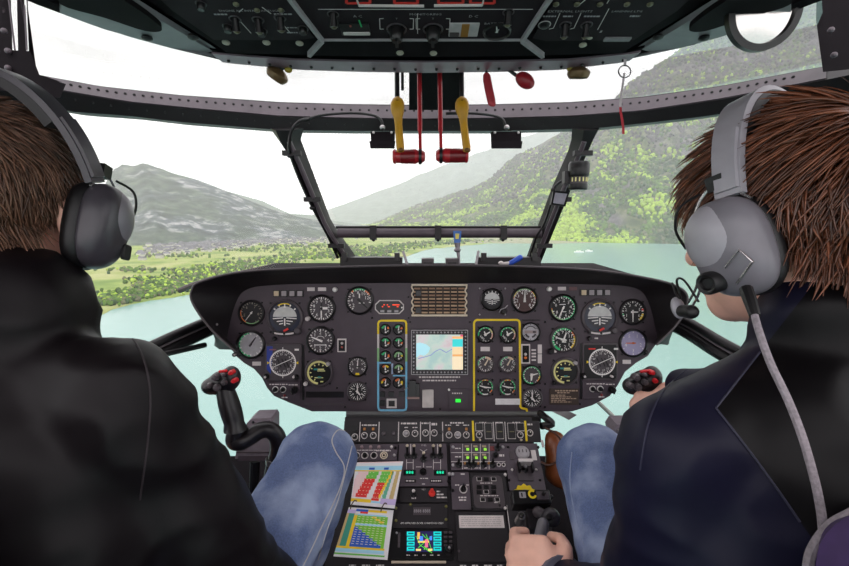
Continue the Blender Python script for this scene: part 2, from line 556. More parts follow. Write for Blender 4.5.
tag(mb.build('meadow_plain', M_field, smooth=180), 'bright green meadows reaching from the shore to the village', 'field', kind='structure')

# shore strip of the wooded mountain
mb = MB()
secs = []
for i in range(40):
    px = 470 + i * 12
    p = PZ(px, 242.6 - 0.3 * math.sin(i * 0.7) + (0.9 if px < 560 else 0) * 0.5 + max(0, (px - 700)) * 0.006, LZ + 3)
    q = Vector((p.x * 1.2, p.y * 1.2, LZ + 30))
    secs.append([Vector((p.x, p.y, LZ - 3)), p, q])
mb.loft(secs, closed=False)
tag(mb.build('shore_bank', ground_mat('pebble_shore', [(0.35, '8d8a72'), (0.5, 'a8a58c'), (0.65, '7f9058')], 0.03, 0.2), smooth=180), 'narrow pebbly bank at the foot of the wooded mountain', 'shore', kind='structure')

# trees: lumpy crowns, far too many to count
_t = (1 + 5 ** 0.5) / 2
ICO_V = np.array([(-1, _t, 0), (1, _t, 0), (-1, -_t, 0), (1, -_t, 0), (0, -1, _t), (0, 1, _t), (0, -1, -_t), (0, 1, -_t), (_t, 0, -1), (_t, 0, 1), (-_t, 0, -1), (-_t, 0, 1)]) / math.sqrt(1 + _t * _t)
ICO_F = np.array([(0, 11, 5), (0, 5, 1), (0, 1, 7), (0, 7, 10), (0, 10, 11), (1, 5, 9), (5, 11, 4), (11, 10, 2), (10, 7, 6), (7, 1, 8), (3, 9, 4), (3, 4, 2), (3, 2, 6), (3, 6, 8), (3, 8, 9), (4, 9, 5), (2, 4, 11), (6, 2, 10), (8, 6, 7), (9, 8, 1)])
def forest(name, label, pos, rad, mats, midx):
    pos = np.array(pos); rad = np.array(rad); n = len(pos)
    a = rng.uniform(0, 6.28, n); c, s = np.cos(a), np.sin(a)
    V = np.repeat(ICO_V[None], n, 0) * rng.uniform(0.78, 1.22, (n, 12, 1))
    x = V[:, :, 0] * c[:, None] - V[:, :, 1] * s[:, None]; y = V[:, :, 0] * s[:, None] + V[:, :, 1] * c[:, None]
    V = np.stack([x, y, V[:, :, 2] * 1.15], 2) * rad[:, None, None] + pos[:, None, :]
    Fc = (ICO_F[None] + (np.arange(n) * 12)[:, None, None]).reshape(-1, 3)
    me = bpy.data.meshes.new(name)
    me.vertices.add(n * 12); me.vertices.foreach_set('co', V.ravel())
    me.loops.add(len(Fc) * 3); me.loops.foreach_set('vertex_index', Fc.ravel().astype(np.int32))
    me.polygons.add(len(Fc)); me.polygons.foreach_set('loop_start', np.arange(0, len(Fc) * 3, 3, dtype=np.int32))
    me.polygons.foreach_set('material_index', np.repeat(np.array(midx, dtype=np.int32), 20))
    me.polygons.foreach_set('use_smooth', np.ones(len(Fc), dtype=bool))
    for m in mats: me.materials.append(m)
    me.update(calc_edges=True)
    o = put(bpy.data.objects.new(name, me))
    return tag(o, label, 'forest', kind='stuff')

TREE = [mat('tree_dark', '3c5030', 0.9, spec=0.1, var=0.25, nscale=0.2, island=0.35), mat('tree_mid', '56722f', 0.9, spec=0.1, var=0.25, nscale=0.2, island=0.3),
        mat('tree_spring', '9cb545', 0.9, spec=0.1, var=0.25, nscale=0.2, island=0.3), mat('tree_grey', '6a6a50', 0.9, spec=0.1, var=0.25, nscale=0.2, island=0.3), mat('tree_bare', '4a414d', 0.9, spec=0.1, var=0.25, nscale=0.2, island=0.45)]
def scatter(cols, n, t0, t1, keep, rr, bias):
    nr = len(cols[0]) - 9
    pos, rad, mi = [], [], []
    tries = 0
    while len(pos) < n and tries < n * 6:
        tries += 1
        i = random.randrange(len(cols) - 1); t = t0 + (t1 - t0) * random.random() ** bias
        j = min(int(t * nr), nr - 1)
        a, b = random.random(), t * nr - j
        p = (cols[i][j] * (1 - a) + cols[i + 1][j] * a) * (1 - b) + (cols[i][j + 1] * (1 - a) + cols[i + 1][j + 1] * a) * b
        w = noise.noise(p / 420.0) + 0.5 * noise.noise(p / 130.0)
        if w < keep + 0.5 * (t - t0) / (t1 - t0): continue
        r = random.uniform(*rr) * (p.y / 3300.0) ** 0.5
        pos.append((p.x, p.y, p.z + r * 0.5)); rad.append(r)
        q = noise.noise(p / 260.0 + Vector((5, 1, 2))) + random.uniform(-0.35, 0.35)
        mi.append(2 if q > 0.16 else (1 if q > -0.16 else (0 if random.random() < 0.75 else 3)))
    return pos, rad, mi
p_, r_, m_ = scatter(cols_r, 20000, 0.0, 0.75, -0.45, (9, 19), 1.5)
forest('mountain_forest', 'spring-green woodland covering the steep slope above the lake', p_, r_, TREE, m_)
p_, r_, m_ = scatter(cols_r, 12000, 0.40, 0.99, -0.9, (8, 15), 0.8)
forest('upper_mountain_forest', 'thin brown and green woods high on the steep mountain', p_, r_, TREE, [4 if random.random() < 0.66 else (0 if x == 2 and random.random() < 0.4 else x) for x in m_])
# shoreline and field trees
pos, rad, mi = [], [], []
for px, py, n, sx, sy in [(108, 300, 70, 14, 5), (130, 296, 90, 14, 5), (150, 290, 110, 14, 6), (172, 286, 130, 16, 6), (200, 282, 110, 16, 6), (230, 275, 90, 20, 5), (150, 280, 40, 20, 3), (190, 272, 60, 20, 3), (230, 266, 60, 24, 3), (135, 270, 25, 22, 2), (270, 262, 70, 26, 3), (310, 256, 90, 24, 3), (345, 252, 110, 18, 4), (365, 256, 110, 18, 4), (385, 250, 90, 18, 3), (410, 246, 80, 18, 2), (440, 243, 60, 20, 1.5), (480, 241, 60, 26, 1.0), (250, 250, 50, 60, 2), (170, 256, 40, 40, 2), (300, 246, 60, 40, 1.5)]:
    for _ in range(int(n * 2.4)):
        x = random.gauss(px, sx * 0.6); y = random.gauss(py, sy * 0.6)
        if y > interp(shore, x) - 1.2: continue
        p = PZ(x, y, LZ + 4)
        r = random.uniform(3.2, 7.5) * (0.7 + 0.3 * p.y / 1500.0)
        pos.append((p.x, p.y, p.z + r * 0.5)); rad.append(r); mi.append(random.choice((0, 1, 1, 1, 3, 2)))
forest('shore_trees', 'belts of green trees between the meadows and the water', pos, rad, TREE, mi)

# village houses along the foot of the mountain: specks, joined
WALLM = [mat('house_white', 'c9c6be', 0.9, spec=0.1, island=0.2), mat('house_roof', '75737a', 0.9, spec=0.1, island=0.25)]
mb = MB()
for _ in range(850):
    x = random.choice((random.gauss(190, 22), random.gauss(235, 30), random.gauss(290, 28), random.uniform(140, 345)))
    y = interp([(140, 251), (200, 246), (260, 241.5), (345, 237)], x) + random.gauss(0, 2.6)
    p = PZ(x, y, LZ + 4)
    s = random.uniform(8, 15); h = random.uniform(7, 13); a = random.uniform(0, 3.14)
    X = Matrix.Translation(p) @ Matrix.Rotation(a, 4, 'Z')
    w = s * random.uniform(0.6, 0.9)
    mb.m = 0; mb.box(-s, -w, -6, s, w, h, X)
    mb.m = 1
    mb.add([X @ Vector(v) for v in [(-s, -w * 1.1, h), (s, -w * 1.1, h), (s, w * 1.1, h), (-s, w * 1.1, h), (-s, 0, h + w * 0.8), (s, 0, h + w * 0.8)]],
           [(0, 1, 5, 4), (2, 3, 4, 5), (0, 4, 3), (1, 2, 5)])
tag(mb.build('village_houses', WALLM, smooth=0, recalc=False), 'small houses of the lakeside village below the rocky mountain', 'village', kind='stuff')

# two boats with wakes
M_boat = mat('boat_white', 'f2f2ee', 0.5, spec=0.3)
for k, (px, py, ln) in enumerate([(579, 252.2, 26), (589, 251.4, 20)]):
    p = PZ(px, py, LZ + 1)
    t = thing('boat', ['long white boat with low cabin on the teal lake', 'short white boat running just ahead of the long one'][k], 'boat', p)
    mb = MB(Matrix.Translation(p))
    secs = []
    for x, w, z in [(-ln, 3.5, 0), (-ln * 0.3, 4.6, 0), (ln * 0.5, 3.8, 0.6), (ln, 0.3, 1.8)]:
        secs.append([(x, -w, 4 + z), (x, -w * 0.6, -1), (x, w * 0.6, -1), (x, w, 4 + z)])
    mb.loft(secs); mb.build('hull', M_boat, t)
    mb = MB(Matrix.Translation(p)); mb.rrect(-ln * 0.6, -2.8, ln * 0.35, 2.8, 4, 8.5, 1.0, 0.6); mb.build('cabin', M_boat, t)

# haze between the helicopter and the mountains
HAZE = 1 / 13500.0
M_haze = bpy.data.materials.new('valley_haze'); M_haze.use_nodes = True
_N, _L = M_haze.node_tree.nodes, M_haze.node_tree.links
_N.clear()
_o = _N.new('ShaderNodeOutputMaterial'); _v = _N.new('ShaderNodeVolumeScatter')
_v.inputs['Color'].default_value = (0.995, 0.997, 1.0, 1); _v.inputs['Density'].default_value = HAZE; _v.inputs['Anisotropy'].default_value = 0.1
_L.new(_v.outputs[0], _o.inputs['Volume'])
mb = MB(); mb.box(-15500, 350, LZ - 60, 15500, 19000, 3600)
hz = mb.build('haze', M_haze, smooth=0)
tag(hz, 'pale misty haze filling the lake valley', 'haze', kind='stuff')
# ================================================================== cockpit shell
M_frame = mat('black_frame_paint', '130f12', 0.45, var=0.15, nscale=25, bump=0.05)
M_frame_hi = mat('worn_grey_frame_paint', '574d54', 0.36, var=0.22, nscale=18, bump=0.06)
M_dark = mat('matt_black_liner', '161115', 0.85, var=0.15, nscale=40, bump=0.1, spec=0.15)
M_rivet = mat('dark_rivet', '120f12', 0.4)
M_steel = mat('bright_steel', 'b9b4b4', 0.28, metal=0.9)
M_glass = glass_mat('windscreen_glass', specks=0.0)
M_glass_s = glass_mat('spotted_windscreen_glass', specks=0.22)

def structure(o, label, cat): return tag(o, label, cat, kind='structure')

U_ = [(-60, 52), (0, 66), (40, 75), (100, 86), (180, 95), (280, 102), (350, 104), (424, 105), (500, 104), (570, 102), (640, 97), (720, 86), (815, 68), (849, 62), (910, 50)]
M_ = [(-60, 66), (0, 80), (70, 93), (130, 103), (200, 110), (280, 117), (350, 119), (424, 120), (500, 119), (570, 117), (640, 112), (720, 100), (815, 82), (849, 75), (910, 62)]
L_ = [(-60, 86), (0, 100), (75, 112), (130, 116), (180, 122), (280, 130), (350, 131), (424, 131), (500, 131), (570, 129), (600, 128), (700, 117), (760, 108), (849, 94), (910, 82)]
BZ = CAM.z + 0.32
def beam_y(px): return PZ(px, interp(M_, px), BZ).y
# transverse beam with a riveted upper flange
secs, flange = [], []
for i in range(0, 81):
    px = -60 + 970 * i / 80
    y = beam_y(px)
    u = PY(px, interp(U_, px), y + 0.035); m = PY(px, interp(M_, px), y); l = PY(px, interp(L_, px), y + 0.012)
    bk = Vector((0, 0.05, 0.0))
    secs.append([u, m, l, l + bk, u + bk])
    flange.append((u, m))
mb = MB(); mb.loft(secs)
beam = structure(mb.build('trim_1', M_frame, smooth=30), 'curved black cross beam with riveted flange above the windscreen', 'frame')
mb = MB()
s2 = []
for (u, m) in flange:
    n = (m - u).cross(Vector((1, 0, 0))).normalized()
    if n.y > 0: n = -n
    a, b = u.lerp(m, 0.12) + n * 0.004, u.lerp(m, 0.96) + n * 0.004
    s2.append([a, b, b - n * 0.006, a - n * 0.006])
mb.loft(s2[9:-7]); mb.build('flange', M_frame_hi, beam, smooth=30)
mb = MB()
for px in range(72, 800, 9):
    i = (px + 60) / 970 * 80; k = int(i); fr = i - k
    u = flange[k][0].lerp(flange[k + 1][0], fr); m = flange[k][1].lerp(flange[k + 1][1], fr)
    n = (m - u).cross(Vector((1, 0, 0))).normalized()
    if n.y > 0: n = -n
    c = u.lerp(m, 0.45) + n * 0.004
    mb.ell(c, (0.0042, 0.0042, 0.0042), 8, 5)
    if px % 2 == 0:
        y = beam_y(px)
        mb.ell(PY(px + 3, interp(M_, px + 3) + 6, y + 0.006), (0.003, 0.003, 0.003), 6, 4)
tag(mb.build('rivets', M_rivet, beam), kind='stuff')

# ceiling with its curved front edge
E_ = [(-80, -48), (0, -12), (30, 2), (100, 28), (170, 48), (225, 61), (300, 68), (360, 70), (424, 71), (500, 70), (560, 68), (620, 61), (690, 46), (760, 24), (815, 3), (849, -10), (930, -46)]
EZ = CAM.z + 0.36
secs = []
ceil_front = []
for i in range(0, 61):
    px = -80 + 1010 * i / 60
    e = PZ(px, interp(E_, px), EZ)
    ceil_front.append(e)
    secs.append([e, e + Vector((0, -0.05, 0.006)), Vector((e.x, e.y - 0.06, EZ + 0.05)), Vector((e.x * 1.1, -0.12, EZ + 0.13)), Vector((e.x * 1.1, -0.12, EZ + 0.17)), Vector((e.x, e.y + 0.03, EZ + 0.07)), e + Vector((0, 0.008, 0.03))])
mb = MB(); mb.loft(secs)
ceiling = structure(mb.build('ceiling', M_dark, smooth=30), 'black cockpit ceiling with curved front edge', 'ceiling')
# riveted edge strip of the ceiling
s2 = []
for i in range(0, 41):
    px = 222 + 408 * i / 40
    e = PZ(px, interp(E_, px), EZ - 0.002)
    w_ = 0.075 - 0.02 * ((px - 426) / 204) ** 2
    e = e + Vector((0, 0.002, -0.004)); up = e + Vector((0, -w_, 0.001))
    s2.append([e, up, up + Vector((0, 0, 0.004)), e + Vector((0, 0, 0.006))])
mb = MB(); mb.loft(s2); mb.build('edge_strip', mat('mauve_edge_paint', '8d7480', 0.4, var=0.15, nscale=18), ceiling, smooth=40)
mb = MB()
for i in range(1, 40, 1):
    a = s2[i]; c = a[0].lerp(a[1], 0.40) + Vector((0, 0, -0.0015))
    if i % 2: mb.ell(c, (0.0038, 0.0038, 0.0038), 8, 5)
tag(mb.build('rivets', M_rivet, ceiling), kind='stuff')
# curved grey side ribs of the ceiling with dark lightening holes
for sgn in (-1, 1):
    def mx(px): return px if sgn < 0 else 851 - px
    o_ = [(226, 61), (170, 49), (130, 38), (90, 25), (60, 14)]
    i_ = [(222, 57), (170, 26), (128, 0), (100, -22), (70, -40)]
    s3 = []
    for (ax, ay), (bx, by) in zip(o_, i_):
        a = PZ(mx(ax), ay - 1, EZ - 0.004); b = PZ(mx(bx), by, EZ + 0.005)
        s3.append([a, b, b + Vector((0, 0, 0.012)), a + Vector((0, 0, 0.012))])
    mb = MB(); mb.loft(s3)
    rib = mb.build('rib', mat('grey_rib_paint', '8c8a8e', 0.45, var=0.15, nscale=20), ceiling, smooth=40)
    hole = [PZ(mx(x), y, EZ - 0.0065) for x, y in smooth_path([(60, 4, 0), (105, 18, 0), (145, 30, 0), (160, 30, 0), (150, 20, 0), (128, 4, 0), (110, -8, 0), (70, -14, 0)], 4, True) for x, y in [(x[0], x[1])] for _ in [0]] if False else [PZ(mx(v.x), v.y, EZ - 0.0065) for v in smooth_path([(60, 4, 0), (105, 18, 0), (145, 31, 0), (162, 30, 0), (150, 18, 0), (128, 3, 0), (110, -8, 0), (70, -14, 0)], 4, True)]
    mb = MB(); mb.loft([hole, [h + Vector((0, 0, 0.01)) for h in hole]]); mb.build('rib_recess', M_dark, rib)
    mb = MB()
    for x, y in [(193, 37), (147, 38)]:
        mb.ell(PZ(mx(x), y, EZ - 0.006), (0.011, 0.011, 0.006), 10, 6)
    mb.build('rib_bolt', M_rivet, rib)

# windscreen pillars
def pillar(name, ledge, redge, label, d0, d1):
    secs = []
    n = 12
    for i in range(n + 1):
        t = i / n
        yl = 129 + (266 - 129) * t
        xl, xr = interp(ledge, yl), interp(redge, yl)
        d = d0 + (d1 - d0) * t
        a, b = P(xl, yl, d), P(xr, yl, d)
        mid = a.lerp(b, 0.5)
        bk = Vector((0, 0.07, 0.02)); f = Vector((0, -0.022, -0.008))
        secs.append([a + bk * 0.3, a.lerp(b, 0.28) + f, a.lerp(b, 0.75) + f, b + bk * 0.3, mid + bk])
    mb = MB(); mb.loft(secs)
    return structure(mb.build(name, M_frame, smooth=40), label, 'frame'), secs
pl, pls = pillar('trim_2', [(129, 268), (140, 276), (158, 288), (266, 342)], [(129, 302), (140, 299), (225, 331), (258, 355), (266, 359)], 'slanted black windscreen pillar carrying a cable', 1.47, 1.78)
pr, prs = pillar('trim_3', [(129, 574), (145, 573), (190, 553), (266, 525)], [(129, 602), (145, 593), (190, 573), (266, 541)], 'slanted black windscreen pillar carrying the compass', 1.47, 1.78)
for pp, ss, rev in ((pl, pls, False), (pr, prs, True)):
    path = [s[2 if not rev else 1].lerp(s[1 if not rev else 2], 0.2) + Vector((0, -0.004, 0)) for s in ss[1:]]
    mb = MB(); mb.tube(path, 0.0085, 8); mb.build('conduit', M_frame_hi, pp)
    for i in (2, 6, 10):
        q = ss[i]
        mb = MB(); mb.box(-0.03, -0.012, -0.008, 0.03, 0.010, 0.008, Matrix.Translation(q[1].lerp(q[2], 0.5) + Vector((0, -0.002, 0)))); mb.build('clip', M_frame, pp)
# cross bar, dark top seal
def barp(px, py, d=1.70): return P(px, py, d)
mb = MB(); mb.tube([barp(338 + i * 20.3, 233) for i in range(11)], 0.0185, 12)
bar = structure(mb.build('trim_4', M_frame_hi, smooth=60), 'round black cross bar low on the windscreen', 'frame')
mb = MB(); mb.tube([barp(336 + i * 20.6, 227.3) for i in range(11)], 0.0055, 8); mb.build('seal', M_rivet, bar)
for px in (373.5, 438, 503):
    mb = MB(); mb.box(-0.012, -0.022, -0.026, 0.012, 0.01, 0.026, Matrix.Translation(barp(px, 233)) @ Matrix.Rotation(-0.15, 4, 'X')); mb.ell(barp(px, 239), (0.008, 0.008, 0.010), 8, 6); mb.build('bracket', M_frame, bar)
# centre post of the upper window
mb = MB()
secs = []
for t in (0, 0.33, 0.66, 1):
    y = 66 + 44 * t; d = 1.16 + 0.28 * t
    a, b = P(409, y, d), P(464, y, d)
    secs.append([a, b, b + Vector((0, 0.06, 0.05)), a + Vector((0, 0.06, 0.05))])
mb.loft(secs)
structure(mb.build('trim_5', M_dark), 'wide black centre post of the upper window', 'frame')
# lower window frames: twin tubes each side
for k, pts in enumerate(([(30, 420, 0.95), (110, 368, 1.08), (155, 344, 1.18), (202, 323, 1.32), (262, 298, 1.52), (342, 268, 1.74)], [(536, 268, 1.74), (620, 298, 1.52), (676, 316, 1.32), (722, 342, 1.18), (770, 368, 1.08), (850, 420, 0.95)])):
    path = smooth_path([P(*p) for p in pts], 6)
    mb = MB(); mb.tube(path, 0.0125, 10)
    o = structure(mb.build('trim_%d' % (6 + k), M_frame, smooth=60), ['black double tube frame under the side window by the dark-jacketed pilot', 'black double tube frame under the side window by the navy-jacketed pilot'][k], 'frame')
    mb = MB(); mb.tube([p + Vector((0, 0.012, -0.032)) for p in path], 0.017, 10); mb.build('lower_tube', M_frame, o)
    mb = MB(); mb.tube([p + Vector((0, 0.0, -0.012)) for p in path], 0.006, 6); mb.build('seal', mat('pale_seal', '8a8084', 0.5), o)
mb = MB(); mb.tube([P(205, 345, 1.31), P(165, 354, 1.18), P(163, 362, 1.18)], 0.008); mb.build('bracket', M_frame, bpy.data.objects['trim_6'])
# strut and bracket in the chin window
mb = MB(); mb.tube([P(594, 398, 1.55), P(640, 442, 1.42)], 0.007); structure(mb.build('trim_8', mat('pale_strut', 'b9bdb8', 0.5)), 'thin pale strut across the chin window', 'frame')
mb = MB(); mb.loft([[P(545, 408, 1.5), P(556, 405, 1.5), P(556, 405, 1.55), P(545, 408, 1.55)], [P(569, 420, 1.4), P(577, 415, 1.4), P(577, 415, 1.45), P(569, 420, 1.45)]])
structure(mb.build('trim_9', M_frame_hi), 'short slanted frame piece under the panel edge', 'frame')

# door posts
def post(name, poly, d, thick, label, m=M_dark):
    a = [P(x, y, d) for x, y in poly]; b = [P(x, y, d + thick) for x, y in poly]
    mb = MB(); mb.loft([a, b]); return structure(mb.build(name, m), label, 'frame')
post('trim_10', [(-90, -60), (9, -60), (13, 66), (-90, 50)], 0.92, 0.05, 'black door post beside the dark-jacketed pilot')
post('trim_11', [(15.5, -60), (22, -60), (27, 72), (18.5, 68)], 0.92, 0.05, 'slim black window bar of the side door')
dp = post('trim_12', [(26, -60), (26.5, -2), (37, 74), (62, 82), (30, 78), (28.5, 40)], 0.95, 0.05, 'black corner post of the upper window')
post('trim_13', [(8, 50), (30, 51), (40, 76), (66, 84), (60, 98), (-80, 80), (-80, 40)], 0.90, 0.06, 'black corner gusset joining beam and door post')
post('trim_14', [(818, -60), (940, -60), (940, 60), (823, 72), (816, 20)], 0.92, 0.06, 'black door post beside the navy-jacketed pilot')
for (x, y, n_) in [(4, 31, 'trim_10'), (8, 51, 'trim_10'), (8, 68, 'trim_13'), (831, 30, 'trim_14'), (834, 55, 'trim_14')]:
    mb = MB(); mb.ell(P(x, y, 0.895), (0.006, 0.006, 0.006), 8, 6); mb.build('bolt', M_frame_hi, bpy.data.objects[n_])
for (x0, y0, x1, y1) in [(9.5, 0, 15.5, 50), (25, 5, 27.5, 50)]:
    mb = MB(); mb.tube([P(x0 - 0.6, y0, 0.918), P(x1 - 0.6, y1, 0.918)], 0.0016, 6); mb.build('edge_seal', M_frame_hi, dp)

# glazing
def sheet(name, rows, label, m=None):
    mb = MB(); mb.loft(rows, closed=False)
    o = structure(mb.build(name, m or M_glass, smooth=180), label, 'window')
    return o
def ptop(px, off=0.03): return PY(px, interp(L_, px) - 3, beam_y(px) + off)
def pill(ss, i, t): return ss[i][4].lerp(ss[i + 1][4], t) - Vector((0, 0.02, 0))
tops = [ptop(296 + 285 * i / 10) for i in range(11)]
mids = [barp(340 + 196 * i / 10, 231) + Vector((0, 0.01, 0)) for i in range(11)]
bots = [P(344 + 188 * i / 10, 268, 1.80) for i in range(11)]
sheet('window_1', [tops, mids], 'large centre windscreen pane with dried water spots', M_glass_s)
sheet('window_2', [mids, bots], 'narrow lower centre windscreen pane under the cross bar')
lt = smooth_path([P(30, 420, 0.95), P(110, 368, 1.08), P(155, 344, 1.18), P(202, 323, 1.32), P(262, 298, 1.52), P(342, 268, 1.76)], 4)
n_ = len(lt)
sheet('window_3', [[ptop(-40 + 322 * i / (n_ - 1)) for i in range(n_)], lt], 'side windscreen pane looking over meadows and village', M_glass)
rt = smooth_path([P(536, 268, 1.76), P(620, 298, 1.52), P(676, 316, 1.32), P(722, 342, 1.18), P(770, 368, 1.08), P(850, 420, 0.95)], 4)
sheet('window_4', [[ptop(590 + 310 * i / (n_ - 1)) for i in range(n_)], rt], 'side windscreen pane facing the wooded mountain', M_glass_s)
ce = [PZ(px, interp(E_, px), EZ) + Vector((0, 0.012, 0.03)) for px in range(0, 850, 25)]
ue = [PY(px, interp(U_, px), beam_y(px) + 0.06) for px in range(0, 850, 25)]
sheet('window_5', [ce, ue], 'long upper window strip under the ceiling edge', M_glass)
sheet('window_6', [lt, [P(150 + (345 - 150) * i / (n_ - 1), 600 - 60 * i / (n_ - 1), 1.15 + 0.45 * i / (n_ - 1)) for i in range(n_)]], 'chin window below the panel beside the free control stick')
sheet('window_7', [rt, [P(545 + (720 - 545) * i / (n_ - 1), 540 + 60 * i / (n_ - 1), 1.6 - 0.45 * i / (n_ - 1)) for i in range(n_)]], 'chin window below the panel beside the held control stick')

# floor and side walls; rear left open so sky light reaches the panel
FZ = 0.12
mb = MB(); mb.box(-0.98, -0.3, FZ - 0.04, 0.98, 1.90, FZ)
structure(mb.build('floor', mat('dark_floor', '100d10', 0.95, bump=0.1, spec=0.05)), 'black cockpit floor between the seats', 'floor')
for k, sg in enumerate((-1, 1)):
    side = ('left', 'right')[k]
    mb = MB()
    x0, x1 = sorted((sg * 0.96, sg * 1.0))
    mb.box(x0, -0.3, FZ, x1, 0.98, 0.80)
    mb.box(x0, -0.3, 0.80, x1, -0.22, 1.70)
    structure(mb.build('wall_' + side, M_dark, smooth=0), ['cockpit door wall beside the dark-jacketed pilot', 'cockpit door wall beside the navy-jacketed pilot'][k], 'wall')
    mb = MB(); mb.box(sg * 0.98 - 0.002, -0.22, 0.80, sg * 0.98 + 0.002, 0.98, 1.6)
    structure(mb.build('window_%d' % (8 + k), M_glass, smooth=0), ['door window beside the dark-jacketed pilot', 'door window beside the navy-jacketed pilot'][k], 'window')

# nose ledge behind the hood
mb = MB(); z_ = P(440, 269, 1.66).z
mb.box(-0.62, 1.36, z_ - 0.03, 0.70, 1.86, z_)
structure(mb.build('trim_15', M_dark, smooth=0), 'flat black nose ledge between hood and windscreen', 'ledge')
# ================================================================== instrument panel
DP = 1.33
PF = Frame(P(CX, CY, DP), C_R, C_U)
K = DP / F                                  # metres per photo pixel on the panel
def pu(px): return (px - CX) * K
def pv(py): return (CY - py) * K

M_panel = mat('panel_grey_black', '463b43', 0.5, var=0.10, nscale=30, bump=0.06)
M_hood = mat('hood_black', '1d181b', 0.55, var=0.2, nscale=60, bump=0.12)
M_bezel = mat('bezel_black', '161315', 0.35)
M_bezel_g = mat('bezel_grey', '4d4549', 0.4)
M_face = mat('dial_black', '131113', 0.55)
M_face_g = mat('dial_charcoal', '4a4347', 0.55)
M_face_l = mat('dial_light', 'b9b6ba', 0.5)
M_white = mat('mark_white', 'f0ece8', 0.5, var=0.04)
M_cream = mat('cream_paint', 'd9c9b2', 0.5, var=0.06)
M_green = mat('mark_green', '2fc074', 0.5, var=0.05)
M_lgreen = mat('mark_light_green', '8cc084', 0.5, var=0.05)
M_yellow = mat('mark_yellow', 'f2d21c', 0.5, var=0.05)
M_pyellow = mat('mark_pale_yellow', 'ece59a', 0.5, var=0.05)
M_orange = mat('mark_orange', 'ee7a34', 0.5, var=0.05)
M_red = mat('mark_red', 'e0332a', 0.5, var=0.05)
M_blue = mat('mark_light_blue', '7cc3e6', 0.5, var=0.05)
M_nblue = mat('reflecting_blue', '2b3f9a', 0.4, var=0.1)
M_screw = mat('screw_dark', '1a1618', 0.35, metal=0.5)
M_knob = mat('knob_black', '151214', 0.4)
M_knob_g = mat('knob_grey', 'a8a3a6', 0.45)
M_plac = mat('placard_white', 'd8cfcd', 0.6, var=0.06)
M_switch = mat('switch_black', '0f0d0f', 0.35)

panel = thing('instrument_panel', 'wide black instrument panel full of round gauges under a hood', 'instrument panel', P(CX + 15, 412, DP))

# face plate
out_l = [(330, 411.5), (312, 411.5), (290, 403), (274, 396), (267, 388), (262, 378), (254, 369), (244, 363), (237, 357), (231, 349), (224, 342), (221, 325), (224, 300), (240, 284), (262, 279)]
out_r = [(620, 279), (645, 284), (660, 300), (663, 325), (660, 340), (654, 347), (648, 356), (636, 363), (625, 372), (618, 385), (610, 396), (592, 405.5), (572, 411.5)]
face_px = out_l + [(340, 278), (540, 278)] + out_r
face = [(pu(x), pv(y)) for x, y in face_px][::-1]
mb = MB(PF.M); mb.prism(face, -0.004, 0.0, 0.0008)
mb.build('face_plate', M_panel, panel, smooth=20)
# hood: lofted shell that flares from the face towards the pilots
inner = [(226, 346), (229, 330), (236, 306), (246, 291), (270, 285.5), (330, 284), (425, 283.5), (540, 284), (615, 285.5), (638, 290), (648, 304), (655, 328), (658, 344)]
outer = [(236, 352), (212, 330), (194, 305), (192, 291), (204, 281), (262, 270.5), (425, 266), (575, 269), (650, 279), (681, 289), (687, 303), (677, 324), (656, 345)]
inn = smooth_path([Vector((x, y, 0)) for x, y in inner], 6)
ou = smooth_path([Vector((x, y, 0)) for x, y in outer], 6)
secs = []
for a, b in zip(inn, ou):
    A = P(a.x, a.y, DP + 0.004); B = P(b.x, b.y, DP - 0.125)
    o = (B - P(440, 330, DP - 0.125)); o.y = 0; o.normalize()
    secs.append([A, A.lerp(B, 0.5), B, B + o * 0.004 + Vector((0, 0.004, 0.0)), B + o * 0.004 + Vector((0, 0.03, -0.003)), A.lerp(B, 0.4) + o * 0.03, A + o * 0.045 + Vector((0, 0.02, 0))])
mb = MB(); mb.loft(secs)
hood = mb.build('glareshield', M_hood, panel, smooth=40)
mb = MB()
rim = [s[2] + (s[3] - s[2]) * 0.5 for s in secs]
mb.tube(rim, 0.0032, 6); mb.build('hood_rim', mat('worn_hood_edge', '4a4346', 0.4), hood)
# flat top of the hood reaching forward to the windscreen
top = [s for s in secs if s[2].z > P(440, 300, DP).z]
mb = MB()
mb.loft([[s[3] + Vector((0, 0, -0.002)), s[3] + Vector((0, 0.10, -0.020)), s[3] + Vector((0, 0.17, -0.034)), s[3] + Vector((0, 0.17, -0.05)), s[3] + Vector((0, 0.02, -0.016))] for s in top[10:-10]])
mb.build('hood_top', M_hood, hood, smooth=40)
for x, y in [(201, 300), (217, 324.5), (672, 306), (661, 331)]:
    mb = MB(); mb.ell(P(x, y, DP - 0.085), (0.0035, 0.0035, 0.0035), 8, 6); mb.build('screw', M_steel if x < 300 else M_screw, hood)

mb = MB(); mb.lathe([(0.0034, 0), (0.003, 0.0022), (0, 0.0026)], n=8)
_so = mb.build('screw', M_screw, panel, M=PF.M @ Matrix.Translation((pu(440), pv(409), 0.0)))
SCREW_ME = _so.data

